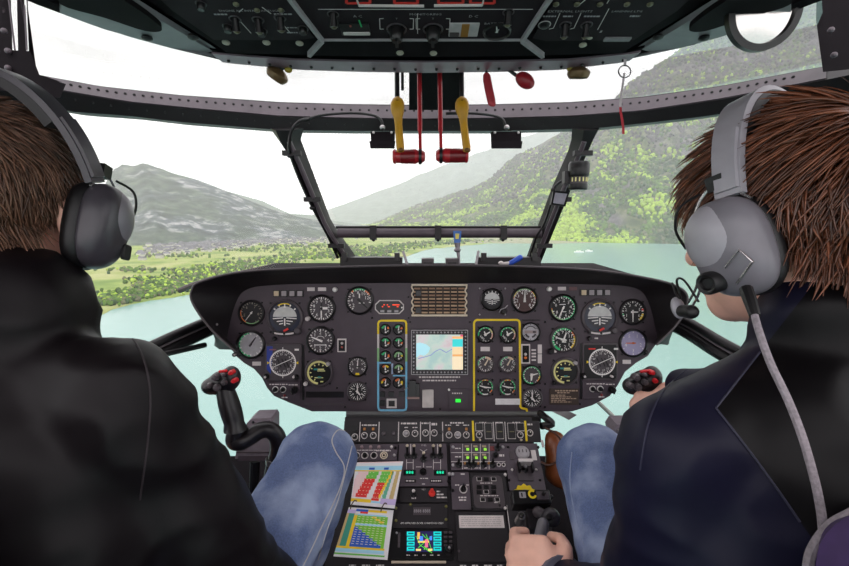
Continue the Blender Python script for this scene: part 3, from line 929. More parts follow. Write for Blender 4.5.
def gauge(px, py, r, face=M_face, ticks=(24, 0, 360), tl=0.16, arcs=(), needles=((0, 0.8, 1.0, M_white),), nums=None, extra=None, bez=M_bezel, screws=True, label=None, square=False, frame=PF, rim=1.14, nr=0.62, nh=0.27, tick_m=M_white, name='gauge'):
    """One instrument: bezel ring with dial face, marks, colour arcs and needles as its pieces."""
    u, v = frame.uv(px, py); k = frame.k(px, py)
    q = r * k
    T = frame.M @ Matrix.Translation((u, v, 0))
    mb = MB(T)
    mb.ringlathe([(q * 0.97, 0.0005), (q * 0.99, 0.006), (q * 1.04, 0.008), (q * rim, 0.006), (q * (rim + 0.03), 0.0)], n=28)
    if square: mb.rrect(-q * 1.28, -q * 1.28, q * 1.28, q * 1.28, 0, 0.0028, q * 0.25, 0.0006)
    g = mb.build(name, bez, panel if frame is PF else frame.owner)
    if label: g['label'] = label
    z = 0.0032 if square else 0.0012
    mb = MB(T); mb.disc(0, 0, q, z, 28); mb.build('dial_face', face, g, smooth=0)
    z += 0.0002
    if arcs:
        mb = MB(T); ms = []
        for a0, a1, m_, r0, r1 in arcs:
            if m_ not in ms: ms.append(m_)
            mb.m = ms.index(m_); mb.arc(0, 0, q * r0, q * r1, a0, a1, z, 0.0002)
        mb.build('colour_arc', ms, g, smooth=0)
    if ticks:
        mb = MB(T)
        n, a0, a1 = ticks
        for i in range(n):
            a = R(a0 + (a1 - a0) * i / (n if a1 - a0 == 360 else n - 1))
            ln = tl if i % 2 == 0 else tl * 0.6
            mb.bar(q * (0.93 - ln) * math.sin(a), q * (0.93 - ln) * math.cos(a), q * 0.93 * math.sin(a), q * 0.93 * math.cos(a), q * (0.085 if i % 2 == 0 else 0.05), z + 0.0003, 0.0002)
        if nums:
            ns, n0, n1 = nums
            for i, s in enumerate(ns):
                a = R(n0 + (n1 - n0) * i / (len(ns) if n1 - n0 == 360 else len(ns) - 1))
                mb.text(s, q * nr * math.sin(a), q * nr * math.cos(a), q * nh, z + 0.0005)
        mb.build('tick_marks', tick_m, g, smooth=0)['kind'] = 'stuff'
    if extra:
        for nm, m_, fn in extra:
            mb = MB(T); fn(mb, q, z + 0.0005); o_ = mb.build(nm, m_, g, smooth=30)
            if nm in ('pitch_ladder', 'pale_marks', 'lettering', 'lower_marks', 'dark_segments'): o_['kind'] = 'stuff'
    for a, ln, w, m_ in needles:
        a = R(a)
        mb = MB(T)
        mb.bar(-q * 0.18 * math.sin(a), -q * 0.18 * math.cos(a), q * ln * math.sin(a), q * ln * math.cos(a), q * 0.10 * w, z + 0.0014, 0.0006, q * 0.045 * w)
        mb.lathe([(q * 0.09, 0), (q * 0.08, 0.0022), (0, 0.0024)], (0, 0, z + 0.0008), 10)
        mb.build('needle', m_, g, smooth=0)
    if screws:
        for sx in (-1, 1):
            for sy in (-1, 1):
                put(bpy.data.objects.new('screw', SCREW_ME), g, T @ Matrix.Translation((sx * q * 0.9, sy * q * 0.9, 0.0004)))
    return g, T, q
def knob(px, py, r, m=M_knob, h=0.014, parent=None, frame=PF, name='knob', pointer=False):
    u, v = frame.uv(px, py); q = r * frame.k(px, py)
    mb = MB(frame.M @ Matrix.Translation((u, v, 0)))
    mb.lathe([(q, 0), (q, h * 0.55), (q * 0.82, h * 0.9), (q * 0.7, h), (0, h)], n=14)
    if pointer: mb.box(-q * 0.2, -q * 0.9, h, q * 0.2, q * 0.9, h * 1.25)
    return mb.build(name, m, parent or panel)
def plate(px0, py0, px1, py1, m, h=0.0015, r=0.0012, parent=None, frame=PF, name='placard', z=0.0, ch=0.0004):
    u0, v0, u1, v1 = frame.rect(px0, py0, px1, py1)
    mb = MB(frame.M); mb.rrect(u0, v0, u1, v1, z, z + h, min(r, (u1 - u0) * 0.45, (v1 - v0) * 0.45), min(ch, h * 0.45))
    return mb.build(name, m, parent or panel, smooth=30)
def dashes(rows, m, frame=PF, parent=None, z=0.0018, name='print'):
    """Rows of lettering too small to read: (x0, x1, y, height px)."""
    mb = MB(frame.M)
    for x0, x1, y, h in rows:
        x = x0
        while x < x1 - 0.2:
            w = min(random.uniform(1.2, 4.0), x1 - x)
            u0, v0, u1, v1 = frame.rect(x, y - h / 2, x + w, y + h / 2)
            mb.box(u0, v0, z, u1, v1, z + 0.0002)
            x += w + 0.7
    return mb.build(name, m, parent or panel, smooth=0)

NUM10 = ['0', '1', '2', '3', '4', '5', '6', '7', '8', '9']
# --- outer gauges, hood side
def g_text(s, x, y, h):
    return lambda mb, q, z: mb.text(s, x * q, y * q, h * q, z)
gauge(251.5, 313, 11.5, M_face, (19, -110, 150), arcs=[(-150, -75, M_orange, 0.88, 0.95), (-225, -150, M_lgreen, 0.88, 0.95)], needles=[(-143, 0.85, 0.7, M_white)], nums=(['5', '6', '7', '8'], -110, 100), tick_m=mat('dim_marks', '8a8276', 0.5), bez=M_hood, label='dark round gauge with green lower arc')
gauge(251, 344.5, 12.5, M_face_l, (20, 0, 360), arcs=[(-120, -10, M_green, 0.86, 0.96), (180, 240, M_green, 0.86, 0.96)], needles=[(35, 0.7, 1.6, M_face_g)], label='round gauge with pale dial')  # pale dial colour stands in for sky glare on the gauge glass
gauge(632.5, 312, 11.5, M_face, (21, -140, 140), arcs=[(70, 85, M_red, 0.8, 0.97), (100, 135, M_yellow, 0.8, 0.97), (-110, -100, M_green, 0.8, 0.97), (-150, -60, M_knob_g, 0.92, 0.98)], needles=[(180, 0.85, 1.3, M_white), (90, 0.45, 1.6, M_white)], nums=(['1', '2', '3', '4', '5', '6'], -120, 120), bez=M_hood, label='black round gauge with red and yellow marks')
gauge(633, 343, 12.5, mat('dial_glare_lavender', 'a9a2c4', 0.3, var=0.05), (12, 0, 360), tl=0.1, needles=[(-90, 0.6, 1.0, M_orange)], nums=(['1', '2', '3', '4', '5'], 30, 330), label='round gauge with lavender dial and orange needle')  # glare of the sky on this glass is painted as lavender dial colour

# --- attitude indicators
def horizon(px, py, r, standby=False):
    def sky(mb, q, z):
        n = 20
        pts = [(q * 0.74 * math.cos(math.pi * i / n), q * 0.04 + q * 0.66 * math.sin(math.pi * i / n)) for i in range(n + 1)]
        mb.add([(x, y, z) for x, y in pts], [tuple(range(n + 1))])
    def ground(mb, q, z):
        n = 20
        pts = [(q * 0.74 * math.cos(math.pi + math.pi * i / n), q * 0.0 + q * 0.66 * math.sin(math.pi + math.pi * i / n)) for i in range(n + 1)]
        mb.add([(x, y, z) for x, y in pts], [tuple(range(n + 1))])
    def ladder(mb, q, z):
        for y, w in [(-0.02, 0.74), (-0.2, 0.5), (-0.36, 0.34)]:
            for s in (-1, 1): mb.bar(s * 0.1 * q, y * q, s * w * q, (y - 0.05) * q, q * 0.06, z + 0.0006, 0.0005)
        mb.bar(0, -0.05 * q, 0, -0.5 * q, q * 0.08, z + 0.0006, 0.0005)
        for a in (-50, -25, 0, 25, 50): mb.arc(0, 0, 0.76 * q, 0.88 * q, a - 3, a + 3, z + 0.0006)
        mb.add([(0, 0.78 * q, z + 0.001), (0.09 * q, 0.62 * q, z + 0.001), (-0.09 * q, 0.62 * q, z + 0.001)], [(0, 1, 2)])
    ex = [('sky_half', mat('ball_sky', 'c9c9c6', 0.4), sky), ('ground_half', mat('ball_ground', '26242c', 0.4), ground), ('pitch_ladder', M_white, ladder)]
    g, T, q = gauge(px, py, r, mat('horizon_navy', '20253a', 0.3) if not standby else M_face, None, needles=(), extra=ex, bez=M_bezel_g if not standby else M_bezel, label='attitude indicator with pale sky half' if not standby else 'small standby attitude indicator')
    return g, T, q
for px, py in [(285, 317.5), (599.5, 317)]:
    g, T, q = horizon(px, py, 16)
    mb = MB(T); mb.arc(0, 0, q * 0.84, q * 0.9, -30, 20, 0.003); mb.build('colour_arc', M_yellow, g, smooth=0)
    # slip indicator under the ball, flag, knob
    mb = MB(T)
    secs = []
    for i in range(9):
        x = -0.72 + 1.44 * i / 8; y = -1.02 + 0.10 * (x / 0.72) ** 2
        secs.append([(x * q, (y - 0.10) * q, 0.002), (x * q, (y - 0.10) * q, 0.010), (x * q, (y + 0.13) * q, 0.010), (x * q, (y + 0.13) * q, 0.002)])
    mb.loft(secs); mb.build('slip_housing', M_bezel, g)
    mb = MB(T)
    secs = []
    for i in range(9):
        x = -0.6 + 1.2 * i / 8; y = -1.02 + 0.10 * (x / 0.72) ** 2
        secs.append([(x * q, (y - 0.05) * q, 0.0102), (x * q, (y + 0.06) * q, 0.0108)])
    mb.loft(secs, closed=False); mb.build('slip_tube', M_plac, g)
    mb = MB(T); mb.ell((0.02 * q, -1.0 * q, 0.011), (0.08 * q, 0.06 * q, 0.0015), 10, 6); mb.build('slip_ball', M_switch, g)
    mb = MB(T); mb.bar(-0.05 * q, -0.84 * q, 0.24 * q, -0.68 * q, 0.13 * q, 0.006, 0.001); mb.build('warning_flag', M_red, g)
    knob(px + 13.5, py + 13, 3.6, M_bezel_g, 0.016, g)
# --- round flight gauges, both sides
def alt_extra(mb, q, z): mb.box(0.10 * q, -0.08 * q, z, 0.5 * q, 0.12 * q, z + 0.0003)
gauge(321.5, 308.5, 12.3, M_face_g, (30, 0, 360), needles=[(180, 0.85, 1.6, M_white), (4, 0.45, 1.6, M_switch)], nums=(NUM10, 0, 360), extra=[('counter_window', M_white, alt_extra)], label='altimeter with charcoal dial')
knob(308.2, 318.6, 2.4, M_plac, 0.016)
gauge(320.5, 340.5, 12.5, M_face_g, (24, 0, 360), needles=[(-68, 0.78, 1.7, M_white)], nums=(['0', '1', '2', '3', '4', '3', '2', '1'], -90, 270), extra=[('lettering', M_white, lambda mb, q, z: (mb.arc(0, 0, 0.34 * q, 0.38 * q, -60, 60, z), mb.bar(-0.5 * q, -0.35 * q, 0.5 * q, -0.35 * q, 0.06 * q, z)))], label='vertical speed gauge with white needle')
for px, py in [(319, 372.5), (565, 371.5)]:
    def seg(mb, q, z):
        mb.box(-0.3 * q, 0.22 * q, z, 0.42 * q, 0.32 * q, z + 0.0003); mb.box(-0.12 * q, 0.1 * q, z, 0.5 * q, 0.18 * q, z + 0.0003); mb.box(-0.35 * q, -0.45 * q, z, 0.35 * q, -0.38 * q, z + 0.0003)
        mb.box(0.12 * q, -0.78 * q, z, 0.36 * q, -0.68 * q, z + 0.0003)
        for a in (-150, -120, -90, -60, -30, 0, 30):
            mb.arc(0, 0, 0.6 * q, 0.74 * q, a - 4, a + 4, z)
    gauge(px, py, 12.3, mat('dial_jet', '060607', 0.4), None, arcs=[(-175, 55, M_pyellow, 0.80, 0.98)], needles=(), extra=[('pale_marks', M_pyellow, seg), ('teal_readout', mat('readout_teal', '2f8f8c', 0.4), lambda mb, q, z: (mb.box(-0.42 * q, 0.2 * q, z + 0.0004, -0.1 * q, 0.34 * q, z + 0.0007), mb.box(-0.1 * q, -0.42 * q, z + 0.0004, 0.2 * q, -0.3 * q, z + 0.0007)))], bez=M_bezel_g, label='jet black gauge with thick pale yellow arc')
    knob(px + 9.5, py - 9, 2.2, M_knob_g, 0.014); knob(px - 13 if px < 400 else px - 11, py + 11, 2.2, M_plac if px < 400 else M_knob, 0.012)
gauge(359.5, 300.5, 12.5, M_face_g, (21, -140, 100), arcs=[(-45, -30, M_orange, 0.84, 0.97), (-30, 30, M_green, 0.84, 0.97), (30, 60, M_orange, 0.84, 0.97)], needles=[(133, 0.9, 1.9, M_switch)], nums=(['2', '4', '6', '8', '10', '12'], -130, 70), extra=[('lettering', M_white, lambda mb, q, z: (mb.bar(-0.05 * q, -0.2 * q, 0.4 * q, -0.2 * q, 0.07 * q, z), mb.bar(0, 0.2 * q, 0, 0.55 * q, 0.1 * q, z)))], label='torque gauge with green and orange arc')
gauge(524.5, 300, 11.8, mat('dial_maroon', '4a2f2f', 0.5), (31, -140, 140), arcs=[(-85, -75, M_red, 0.9, 1.0), (-75, -40, M_yellow, 0.9, 1.0), (-40, 35, M_lgreen, 0.9, 1.0), (35, 45, M_red, 0.9, 1.0), (45, 75, M_yellow, 0.9, 1.0), (75, 85, M_red, 0.9, 1.0)], needles=[(2, 0.9, 1.2, M_white), (2, 0.5, 2.2, M_white)], nums=(['1', '2', '3', '4', '5', '6', '7', '8'], -135, 135), bez=M_bezel, label='maroon dialled gauge ringed by coloured arc')
gauge(563, 308, 12.3, M_face, (25, -60, 250), arcs=[(0, 175, M_green, 0.88, 0.98), (175, 240, M_lgreen, 0.88, 0.98), (240, 262, M_pyellow, 0.88, 0.98), (262, 270, M_orange, 0.88, 0.98)], needles=[(205, 0.88, 1.3, M_white)], nums=(['0', '1', '2', '3', '4', '5', '6', '7', '8'], -70, 235), extra=[('lettering', M_white, lambda mb, q, z: (mb.bar(-0.3 * q, 0.28 * q, 0.2 * q, 0.3 * q, 0.06 * q, z), mb.bar(-0.1 * q, -0.3 * q, 0.25 * q, -0.3 * q, 0.06 * q, z)))], label='airspeed gauge with long green arc')
gauge(563.5, 339.5, 12.0, M_face, (25, -120, 190), arcs=[(-160, 20, M_green, 0.80, 0.98), (20, 45, M_green, 0.88, 0.98), (45, 75, M_orange, 0.86, 0.98), (75, 140, M_yellow, 0.84, 0.98)], needles=[(-75, 0.7, 1.6, M_white), (20, 0.6, 1.8, M_white)], nums=(['5', '6', '7', '8', '9', '10', '11', '12', '1', '2'], -150, 170), extra=[('lettering', M_white, lambda mb, q, z: (mb.bar(-0.25 * q, -0.02 * q, 0.25 * q, -0.05 * q, 0.09 * q, z), mb.bar(-0.15 * q, -0.2 * q, 0.2 * q, -0.2 * q, 0.09 * q, z)))], bez=M_bezel_g, label='rotor gauge with broad green and yellow arc')
knob(550.5, 351, 3.0, M_knob, 0.014); knob(554, 351, 1.4, M_plac, 0.016)
# small clocks and temperature gauges
for px, py, sp_ in [(357.5, 366.5, 'a'), (357.5, 391.5, 'b'), (531.5, 375, 'c'), (532, 398, 'b')]:
    if sp_ == 'a':
        gauge(px, py, 8.8, M_face_g, (20, -130, 130), arcs=[(165, 195, M_yellow, 0.72, 0.95)], needles=[(5, 0.75, 1.6, M_white), (80, 0.4, 1.5, M_switch)], nums=(['0', '2', '4', '6', '8'], -120, 120), nh=0.28, label='small charcoal gauge with yellow mark')
    elif sp_ == 'b':
        gauge(px, py, 9.0, M_face, (24, 0, 360), tl=0.3, needles=[(0, 0.65, 1.8, M_white), (140, 0.5, 2.6, M_white)], nums=(['12', '2', '4', '6', '8', '10'], 0, 360), nr=0.55, nh=0.26, bez=M_bezel_g, label='small cockpit clock with white hands')
    else:
        gauge(px, py, 9.0, M_face_g, (24, -170, 150), arcs=[(-190, 95, M_green, 0.84, 0.98), (95, 125, M_yellow, 0.84, 0.98), (125, 140, M_orange, 0.84, 0.98)], needles=[(75, 0.7, 2.0, M_white), (185, 0.6, 3.2, M_white)], label='small gauge ringed in green')
gauge(530.5, 332, 8.5, M_face_l, (12, 0, 360), tl=0.14, needles=(), extra=[('readout_window', mat('readout_pink', 'a08e8e', 0.4), lambda mb, q, z: mb.box(-0.72 * q, -0.16 * q, z, 0.72 * q, 0.2 * q, z + 0.0004)), ('dark_segments', M_face_g, lambda mb, q, z: (mb.box(0.25 * q, -0.1 * q, z + 0.0006, 0.6 * q, 0.14 * q, z + 0.0008), mb.arc(0, 0, 0.5 * q, 0.72 * q, 110, 165, z), mb.arc(0, 0, 0.5 * q, 0.72 * q, 195, 250, z), mb.arc(0, 0, 0.62 * q, 0.74 * q, -60, 60, z)))], tick_m=M_face_g, label='round light grey digital clock')
# standby horizon in its square frame
plate(478, 287, 506.5, 316, M_panel, 0.0008, 0.004)
g, T, q = horizon(492, 299.5, 10.0, True)
for x, y in [(479.5, 288.5), (505, 288.5), (479.5, 314.5), (505, 314.5)]: knob(x, y, 0.9, M_knob_g, 0.004, g, name='screw')
knob(503, 311, 3.2, M_knob, 0.018, g); 
mb = MB(PF.M)
mb.tube([(pu(498.5), pv(312), 0.012), (pu(500), pv(309), 0.018), (pu(504), pv(307.5), 0.018), (pu(507), pv(305), 0.012)], 0.0016, 6); mb.build('cage_lever', M_knob_g, g)

# --- horizontal situation indicators with their selector boxes
for side, (bx0, by0, bx1, by1, cx, cy) in enumerate([(266, 343.5, 302, 380, 283.7, 362.3), (582, 343, 617, 379.5, 601, 361.5)]):
    b = plate(bx0, by0, bx1, by1, M_bezel_g, 0.006, 0.004, name='compass_indicator')
    b['label'] = 'square compass indicator with white rose'
    plate(bx0 + 1.4, by0 + 1.4, bx1 - 1.4, by1 - 1.6, M_face if side else M_face_g, 0.001, 0.003, b, z=0.006, name='cover_glass')
    if side == 0:
        mb = MB(PF.M); mb.prism([(pu(267.6), pv(369)), (pu(271.5), pv(373.5)), (pu(273), pv(362)), (pu(273.5), pv(346)), (pu(267.6), pv(346))], 0.007, 0.0074); mb.build('blue_strip', M_nblue, b, smooth=0)
    q = 13.3 * K
    T = PF.M @ Matrix.Translation((pu(cx), pv(cy), 0.0072))
    mb = MB(T); mb.disc(0, 0, q * 0.98, 0.0002, 28); mb.build('dial_face', M_face_g, b, smooth=0)
    mb = MB(T)
    mb.arc(0, 0, 0.9 * q, 1.0 * q, 0, 360, 0.0006)
    for i in range(36):
        a = i * 10; mb.arc(0, 0, (0.74 if i % 3 == 0 else 0.82) * q, 0.92 * q, a - 1.6, a + 1.6, 0.0006)
    for i, s in enumerate(['N', '3', '6', 'E', '12', '15', 'S', '21', '24', 'W', '30', '33']):
        a = R(i * 30 + 20); mb.text(s, 0.64 * q * math.sin(a), 0.64 * q * math.cos(a), 0.15 * q, 0.0010)
    mb.build('compass_rose', M_white, b, smooth=0)
    mb = MB(T); a = R(66)
    mb.bar(-0.86 * q * math.sin(a), -0.86 * q * math.cos(a), 0.86 * q * math.sin(a), 0.86 * q * math.cos(a), 0.05 * q, 0.002, 0.0006); mb.build('needle', M_white, b, smooth=0)
    mb = MB(T)
    for o_ in (-0.28, 0.05, 0.3): mb.bar((o_ - 0.12) * q, 0.3 * q, (o_ + 0.16) * q, -0.34 * q, 0.08 * q, 0.0014, 0.0003)
    mb.build('deviation_bars', M_switch, b, smooth=0)
    mb = MB(T)
    for s in (-1, 1): mb.add([(s * 0.98 * q, 0, 0.002), (s * 1.16 * q, 0.11 * q, 0.002), (s * 1.16 * q, -0.11 * q, 0.002)], [(0, 1, 2)])
    mb.build('bug_markers', M_yellow, b, smooth=0)
    mb = MB(T); mb.bar(0, 0.97 * q, 0, 1.16 * q, 0.05 * q, 0.001); mb.bar(0, -1.14 * q, 0, -0.97 * q, 0.05 * q, 0.001)
    mb.bar(0.88 * q, 0.98 * q, 1.2 * q, 0.98 * q, 0.14 * q, 0.001); mb.build('index_marks', M_white, b, smooth=0)
    mb = MB(T); mb.bar(-1.0 * q, 0.98 * q, -0.5 * q, 0.98 * q, 0.10 * q, 0.001); mb.build('flag_window', M_red if side else mat('dim_red', '8f5a66', 0.5), b, smooth=0)
    knob(bx0 + 1.2, by1 - 4, 3.0, M_knob, 0.016, b); knob(bx0 + 1.0, by1 - 4, 1.5, M_plac, 0.019, b)
    knob(bx1 - 5, by1 - 3.5, 2.8, M_knob, 0.016, b); knob(bx1 - 7, by1 - 4, 1.4, M_plac, 0.019, b)
    # selector box
    sp_ = [(268.5, 381.5), (300.5, 381.5), (300.5, 399), (283, 399), (274, 393.5)] if side == 0 else [(582, 381), (615.5, 381), (612, 390), (606, 395.5), (598, 398.6), (582, 398.6)]
    mb = MB(PF.M); mb.prism([(pu(x), pv(y)) for x, y in sp_][::-1], 0, 0.004, 0.0006); s = mb.build('selector_box', M_panel, panel, smooth=20)
    bz = by1 + 9
    for dx in (10.0, 17.6):
        u, v = pu(bx0 + dx), pv(bz)
        mb = MB(PF.M @ Matrix.Translation((u, v, 0.004))); mb.ringlathe([(0.0072, 0), (0.0075, 0.003), (0.0092, 0.003), (0.0095, 0)], n=16); mb.build('ring_mark', M_white, s)
        knob(bx0 + dx, bz, 2.2, M_switch, 0.018, s)
    knob(bx0 + 29, bz + 0.5, 3.6, M_switch, 0.020, s, pointer=True)
    dashes([(bx0 + 4, bx0 + 22, by1 + 4, 1.0), (bx0 + 23, bx0 + 32, by1 + 4.5, 1.0), (bx0 + 16, bx0 + 22, by1 + 17.0, 1.2)], M_plac, parent=s, z=0.0045)
    mb = MB(PF.M); mb.ell((pu(bx0 + 19), pv(by1 + 15.2), 0.005), (0.004, 0.004, 0.004), 8, 6); mb.build('warning_lamp', mat('lamp_red_dim', '8a3030', 0.3), s)
plate(302.4, 345, 304.4, 400, M_switch, 0.003, 0.001, name='slot'); plate(580, 343, 581.6, 399, M_switch, 0.003, 0.001, name='slot')

# --- engine gauge column in its coloured border
def border(pts, w, m, name='border_line'):
    mb = MB(PF.M)
    pp = [(pu(x), pv(y)) for x, y in pts]
    for (a, b), (c, d) in zip(pp, pp[1:]):
        mb.bar(a, b, c, d, w * K, 0.0002, 0.0012)
    for a, b in pp[1:-1]: mb.lathe([(w * K / 2, 0), (w * K / 2, 0.0013), (0, 0.0013)], (a, b, 0.0002), 10)
    return mb.build(name, m, panel, smooth=0)
border([(378.2, 334), (378.2, 323.5), (379, 321.5), (381, 320.6), (403.5, 320.6), (405.5, 321.5), (406.3, 323.5), (406.3, 334)], 2.0, M_yellow)['label'] = 'yellow painted border'
border([(378.2, 334), (378.2, 348)], 2.0, M_plac); border([(406.3, 334), (406.3, 348)], 2.0, M_plac)
border([(378.2, 348), (378.2, 361.5)], 2.0, M_lgreen); border([(406.3, 348), (406.3, 361.5)], 2.0, M_lgreen)
border([(378.2, 361.5), (378.2, 407), (379, 409.5), (381, 410.2), (403.5, 410.2), (405.7, 409.5), (406.3, 407), (406.3, 361.5)], 2.0, M_blue)['label'] = 'light blue painted border'
border([(378.2, 362.7), (391, 362.7)], 1.4, M_blue); border([(392.3, 363.5), (392.3, 374)], 1.8, mat('pale_blue_mark', 'a9b9d4', 0.5)); border([(393, 375.6), (406, 375.6)], 1.4, M_blue)
specs = [[(-70, 5, M_green), (40, 80, M_orange)], [(-60, 20, M_green), (50, 85, M_orange)], [(-60, 60, M_green), (80, 110, M_orange)], [(-60, 60, M_green), (80, 110, M_orange)], [(-70, 10, M_green), (60, 110, M_orange)], [(-110, 70, M_lgreen), (70, 100, M_yellow)], [(-50, 0, M_orange), (0, 60, M_yellow)], [(-80, 60, M_lgreen), (60, 100, M_yellow)], [(-60, 0, M_orange), (-100, -60, M_yellow)], [(-60, 10, M_orange), (60, 120, M_yellow)]]
for i in range(5):
    for j in range(2):
        x, y = 385.4 + 13.2 * j, (329.5, 342.7, 356, 369, 382.6)[i]
        gauge(x, y, 5.0, M_face, None, arcs=[(a, b, m_, 0.45, 0.85) for a, b, m_ in specs[i * 2 + j]], needles=[((0, 8, 0, 5, 4, 6, -5, 2, 10, 14)[i * 2 + j], 0.7, 2.6, M_white)], extra=[('lower_marks', M_white, lambda mb, q, z: (mb.bar(-0.1 * q, -0.55 * q, 0.25 * q, -0.5 * q, 0.3 * q, z), mb.arc(0, 0, 0.5 * q, 0.7 * q, 110, 135, z)))], screws=False, rim=1.12, label='tiny engine gauge', name='engine_gauge')
for x0, y0, x1, y1 in [(379.6, 391.5, 385, 396.5), (388.5, 391.5, 394, 396.5), (399, 391.5, 404.5, 396.5), (379.8, 400, 385, 405.5)]:
    plate(x0, y0, x1, y1, M_switch, 0.005, 0.001, name='push_button')
w = plate(386.6, 398.5, 396.8, 408, M_plac, 0.003, 0.001, name='framed_button'); plate(388.6, 400.4, 394.8, 406, M_switch, 0.002, 0.0008, w, z=0.003, name='button_cap')

# --- octagonal red readout
def oct_(x0, y0, x1, y1, c): return [(pu(x), pv(y)) for x, y in [(x0 + c, y1), (x1 - c, y1), (x1, y1 - c), (x1, y0 + c), (x1 - c, y0), (x0 + c, y0), (x0, y0 + c), (x0, y1 - c)]]
mb = MB(PF.M); mb.prism(oct_(375, 300, 404, 314, 4.4), 0, 0.003, 0.0006); rd = mb.build('red_readout', M_plac, panel); rd['label'] = 'octagonal readout with red digits'
mb = MB(PF.M); mb.prism(oct_(376, 301, 403, 313, 4.0), 0.003, 0.0036); mb.build('readout_window', M_switch, rd)
M_led = mat('led_red', 'f0401c', 0.4, emit=1.1, var=0.0)
mb = MB(PF.M)
for x0, x1, y in [(392.5, 399.5, 304.8), (383.5, 385, 304.8), (387, 388.2, 304.8), (388, 390, 306.6), (396.8, 398.6, 306.6), (382, 383.2, 306.6)]:
    mb.box(pu(x0), pv(y + 0.5), 0.0037, pu(x1), pv(y - 0.5), 0.0039)
mb.build('digits', M_led, rd, smooth=0)
for x in (382.5, 389.5, 396.5): plate(x - 2, 310, x + 2, 312.2, M_knob_g, 0.004, 0.0006, rd, z=0.0036, name='push_button')
knob(402, 307.5, 0.9, M_white, 0.006, rd)
# --- ventilation grille: cream frame, tan slats, dividers
vg = plate(411.5, 283.8, 467, 316, mat('grille_dark', '1a1412', 0.7), 0.003, 0.001, name='vent_grille'); vg['label'] = 'cream framed grille with tan slats'
M_slat = mat('slat_tan', 'b89878', 0.5, var=0.1)
for a, b in [(284.0, 286.0), (314.2, 316.2)]: plate(411.5, a, 467.2, b, M_cream, 0.010, 0.001, vg, name='frame_rail')
for x0 in (411.6, 465.0):
    mb = MB(PF.M)
    pts = [(pu(x0 + (1.6 if (i // 2) % 2 else 0.2) * (1 if x0 < 430 else -1) + (0 if x0 < 430 else 1.6)), pv(286 + i * 28 / 15)) for i in range(16)]
    for (a, b), (c, d) in zip(pts, pts[1:]): mb.bar(a, b, c, d, 1.4 * K, 0.003, 0.006)
    mb.build('frame_side', M_cream, vg, smooth=0)
for i in range(8):
    y = 288.6 + 3.42 * i
    plate(414, y - 0.95, 465, y + 0.75, M_slat if i % 2 else mat('slat_brown', '947258', 0.5, var=0.1), 0.004, 0.0006, vg, z=0.003, name='slat')
for i in range(6):
    x = 421.0 + 7.3 * i
    plate(x - 0.7, 286, x + 0.7, 314, mat('divider_brown', '33241b', 0.5), 0.0055, 0.0004, vg, z=0.003, name='divider')
for y in (290.5, 307.5): plate(415.5, y, 421, y + 5.5, M_switch, 0.007, 0.0006, vg, z=0.003, name='louver_tab')
# --- moving map display
md = plate(411, 329, 468, 374.5, M_bezel, 0.010, 0.003, name='map_display'); md['label'] = 'moving map screen in a bezel ringed with small keys'
mb = MB(PF.M)
for (a, b, c, d) in [(411.6, 329.8, 467.4, 329.8), (411.6, 373.8, 467.4, 373.8), (411.6, 329.8, 411.6, 373.8), (467.4, 329.8, 467.4, 373.8)]:
    mb.bar(pu(a), pv(b), pu(c), pv(d), 0.7 * K, 0.010, 0.0006)
mb.build('bezel_line', M_knob_g, md, smooth=0)
for i in range(16):
    for y in (332, 371.6):
        knob(413.8 + 3.42 * i, y, 0.85, M_knob_g, 0.003, md, name='key').location = (0, 0, 0)
for j in range(10):
    for x in (413.8, 465.2):
        knob(x, 336 + 3.6 * j, 0.85, M_knob_g, 0.003, md, name='key')
for o in [c for c in md.children if c.name.startswith('key')]: o.matrix_basis = Matrix.Translation(PF.n * 0.010)
M_map = bpy.data.materials.new('map_screen'); M_map.use_nodes = True
_N, _L = M_map.node_tree.nodes, M_map.node_tree.links; _b = _N['Principled BSDF']
_tc = _N.new('ShaderNodeTexCoord'); _nz = _N.new('ShaderNodeTexNoise'); _nz.inputs['Scale'].default_value = 26.0; _nz.inputs['Detail'].default_value = 7
_rp = _N.new('ShaderNodeValToRGB'); _e = _rp.color_ramp.elements
for _ in range(2): _e.new(0.5)
for e, (p_, c_) in zip(_e, [(0.36, '9cb9b4'), (0.50, 'b2c4ba'), (0.62, 'c2bcbd'), (0.75, 'bda4a8')]): e.position = p_; e.color = lin(c_)
_L.new(_tc.outputs['Object'], _nz.inputs['Vector']); _L.new(_nz.outputs['Fac'], _rp.inputs['Fac'])
_L.new(_rp.outputs['Color'], _b.inputs['Base Color']); _L.new(_rp.outputs['Color'], _b.inputs['Emission Color']); _b.inputs['Emission Strength'].default_value = 0.62; _b.inputs['Roughness'].default_value = 0.3
plate(416.3, 334.2, 462.6, 369, M_map, 0.0006, 0.0004, md, z=0.010, name='screen', ch=0)
def scr(c, nm): return mat(nm, c, 0.3, emit=0.6, var=0.03)
mb = MB(PF.M)
z = 0.0108
lake_px = [(416.5, 343), (420, 342.2), (426, 344), (430, 347.5), (428, 352), (424, 355), (420, 354), (416.5, 357)]
mb.add([(pu(x), pv(y), z) for x, y in lake_px], [tuple(range(len(lake_px)))]); mb.build('map_lake', scr('a6dbe6', 'map_water'), md, smooth=0)
mb = MB(PF.M)
rv = [(418, 358), (426, 356), (431, 354.5), (435, 351), (440, 348.5), (446, 352), (452, 348.5)]
for a, b in zip(rv, rv[1:]): mb.bar(pu(a[0]), pv(a[1]), pu(b[0]), pv(b[1]), 0.6 * K, z, 0.0002)
mb.build('map_route', scr('6a78b8', 'map_blue'), md, smooth=0)
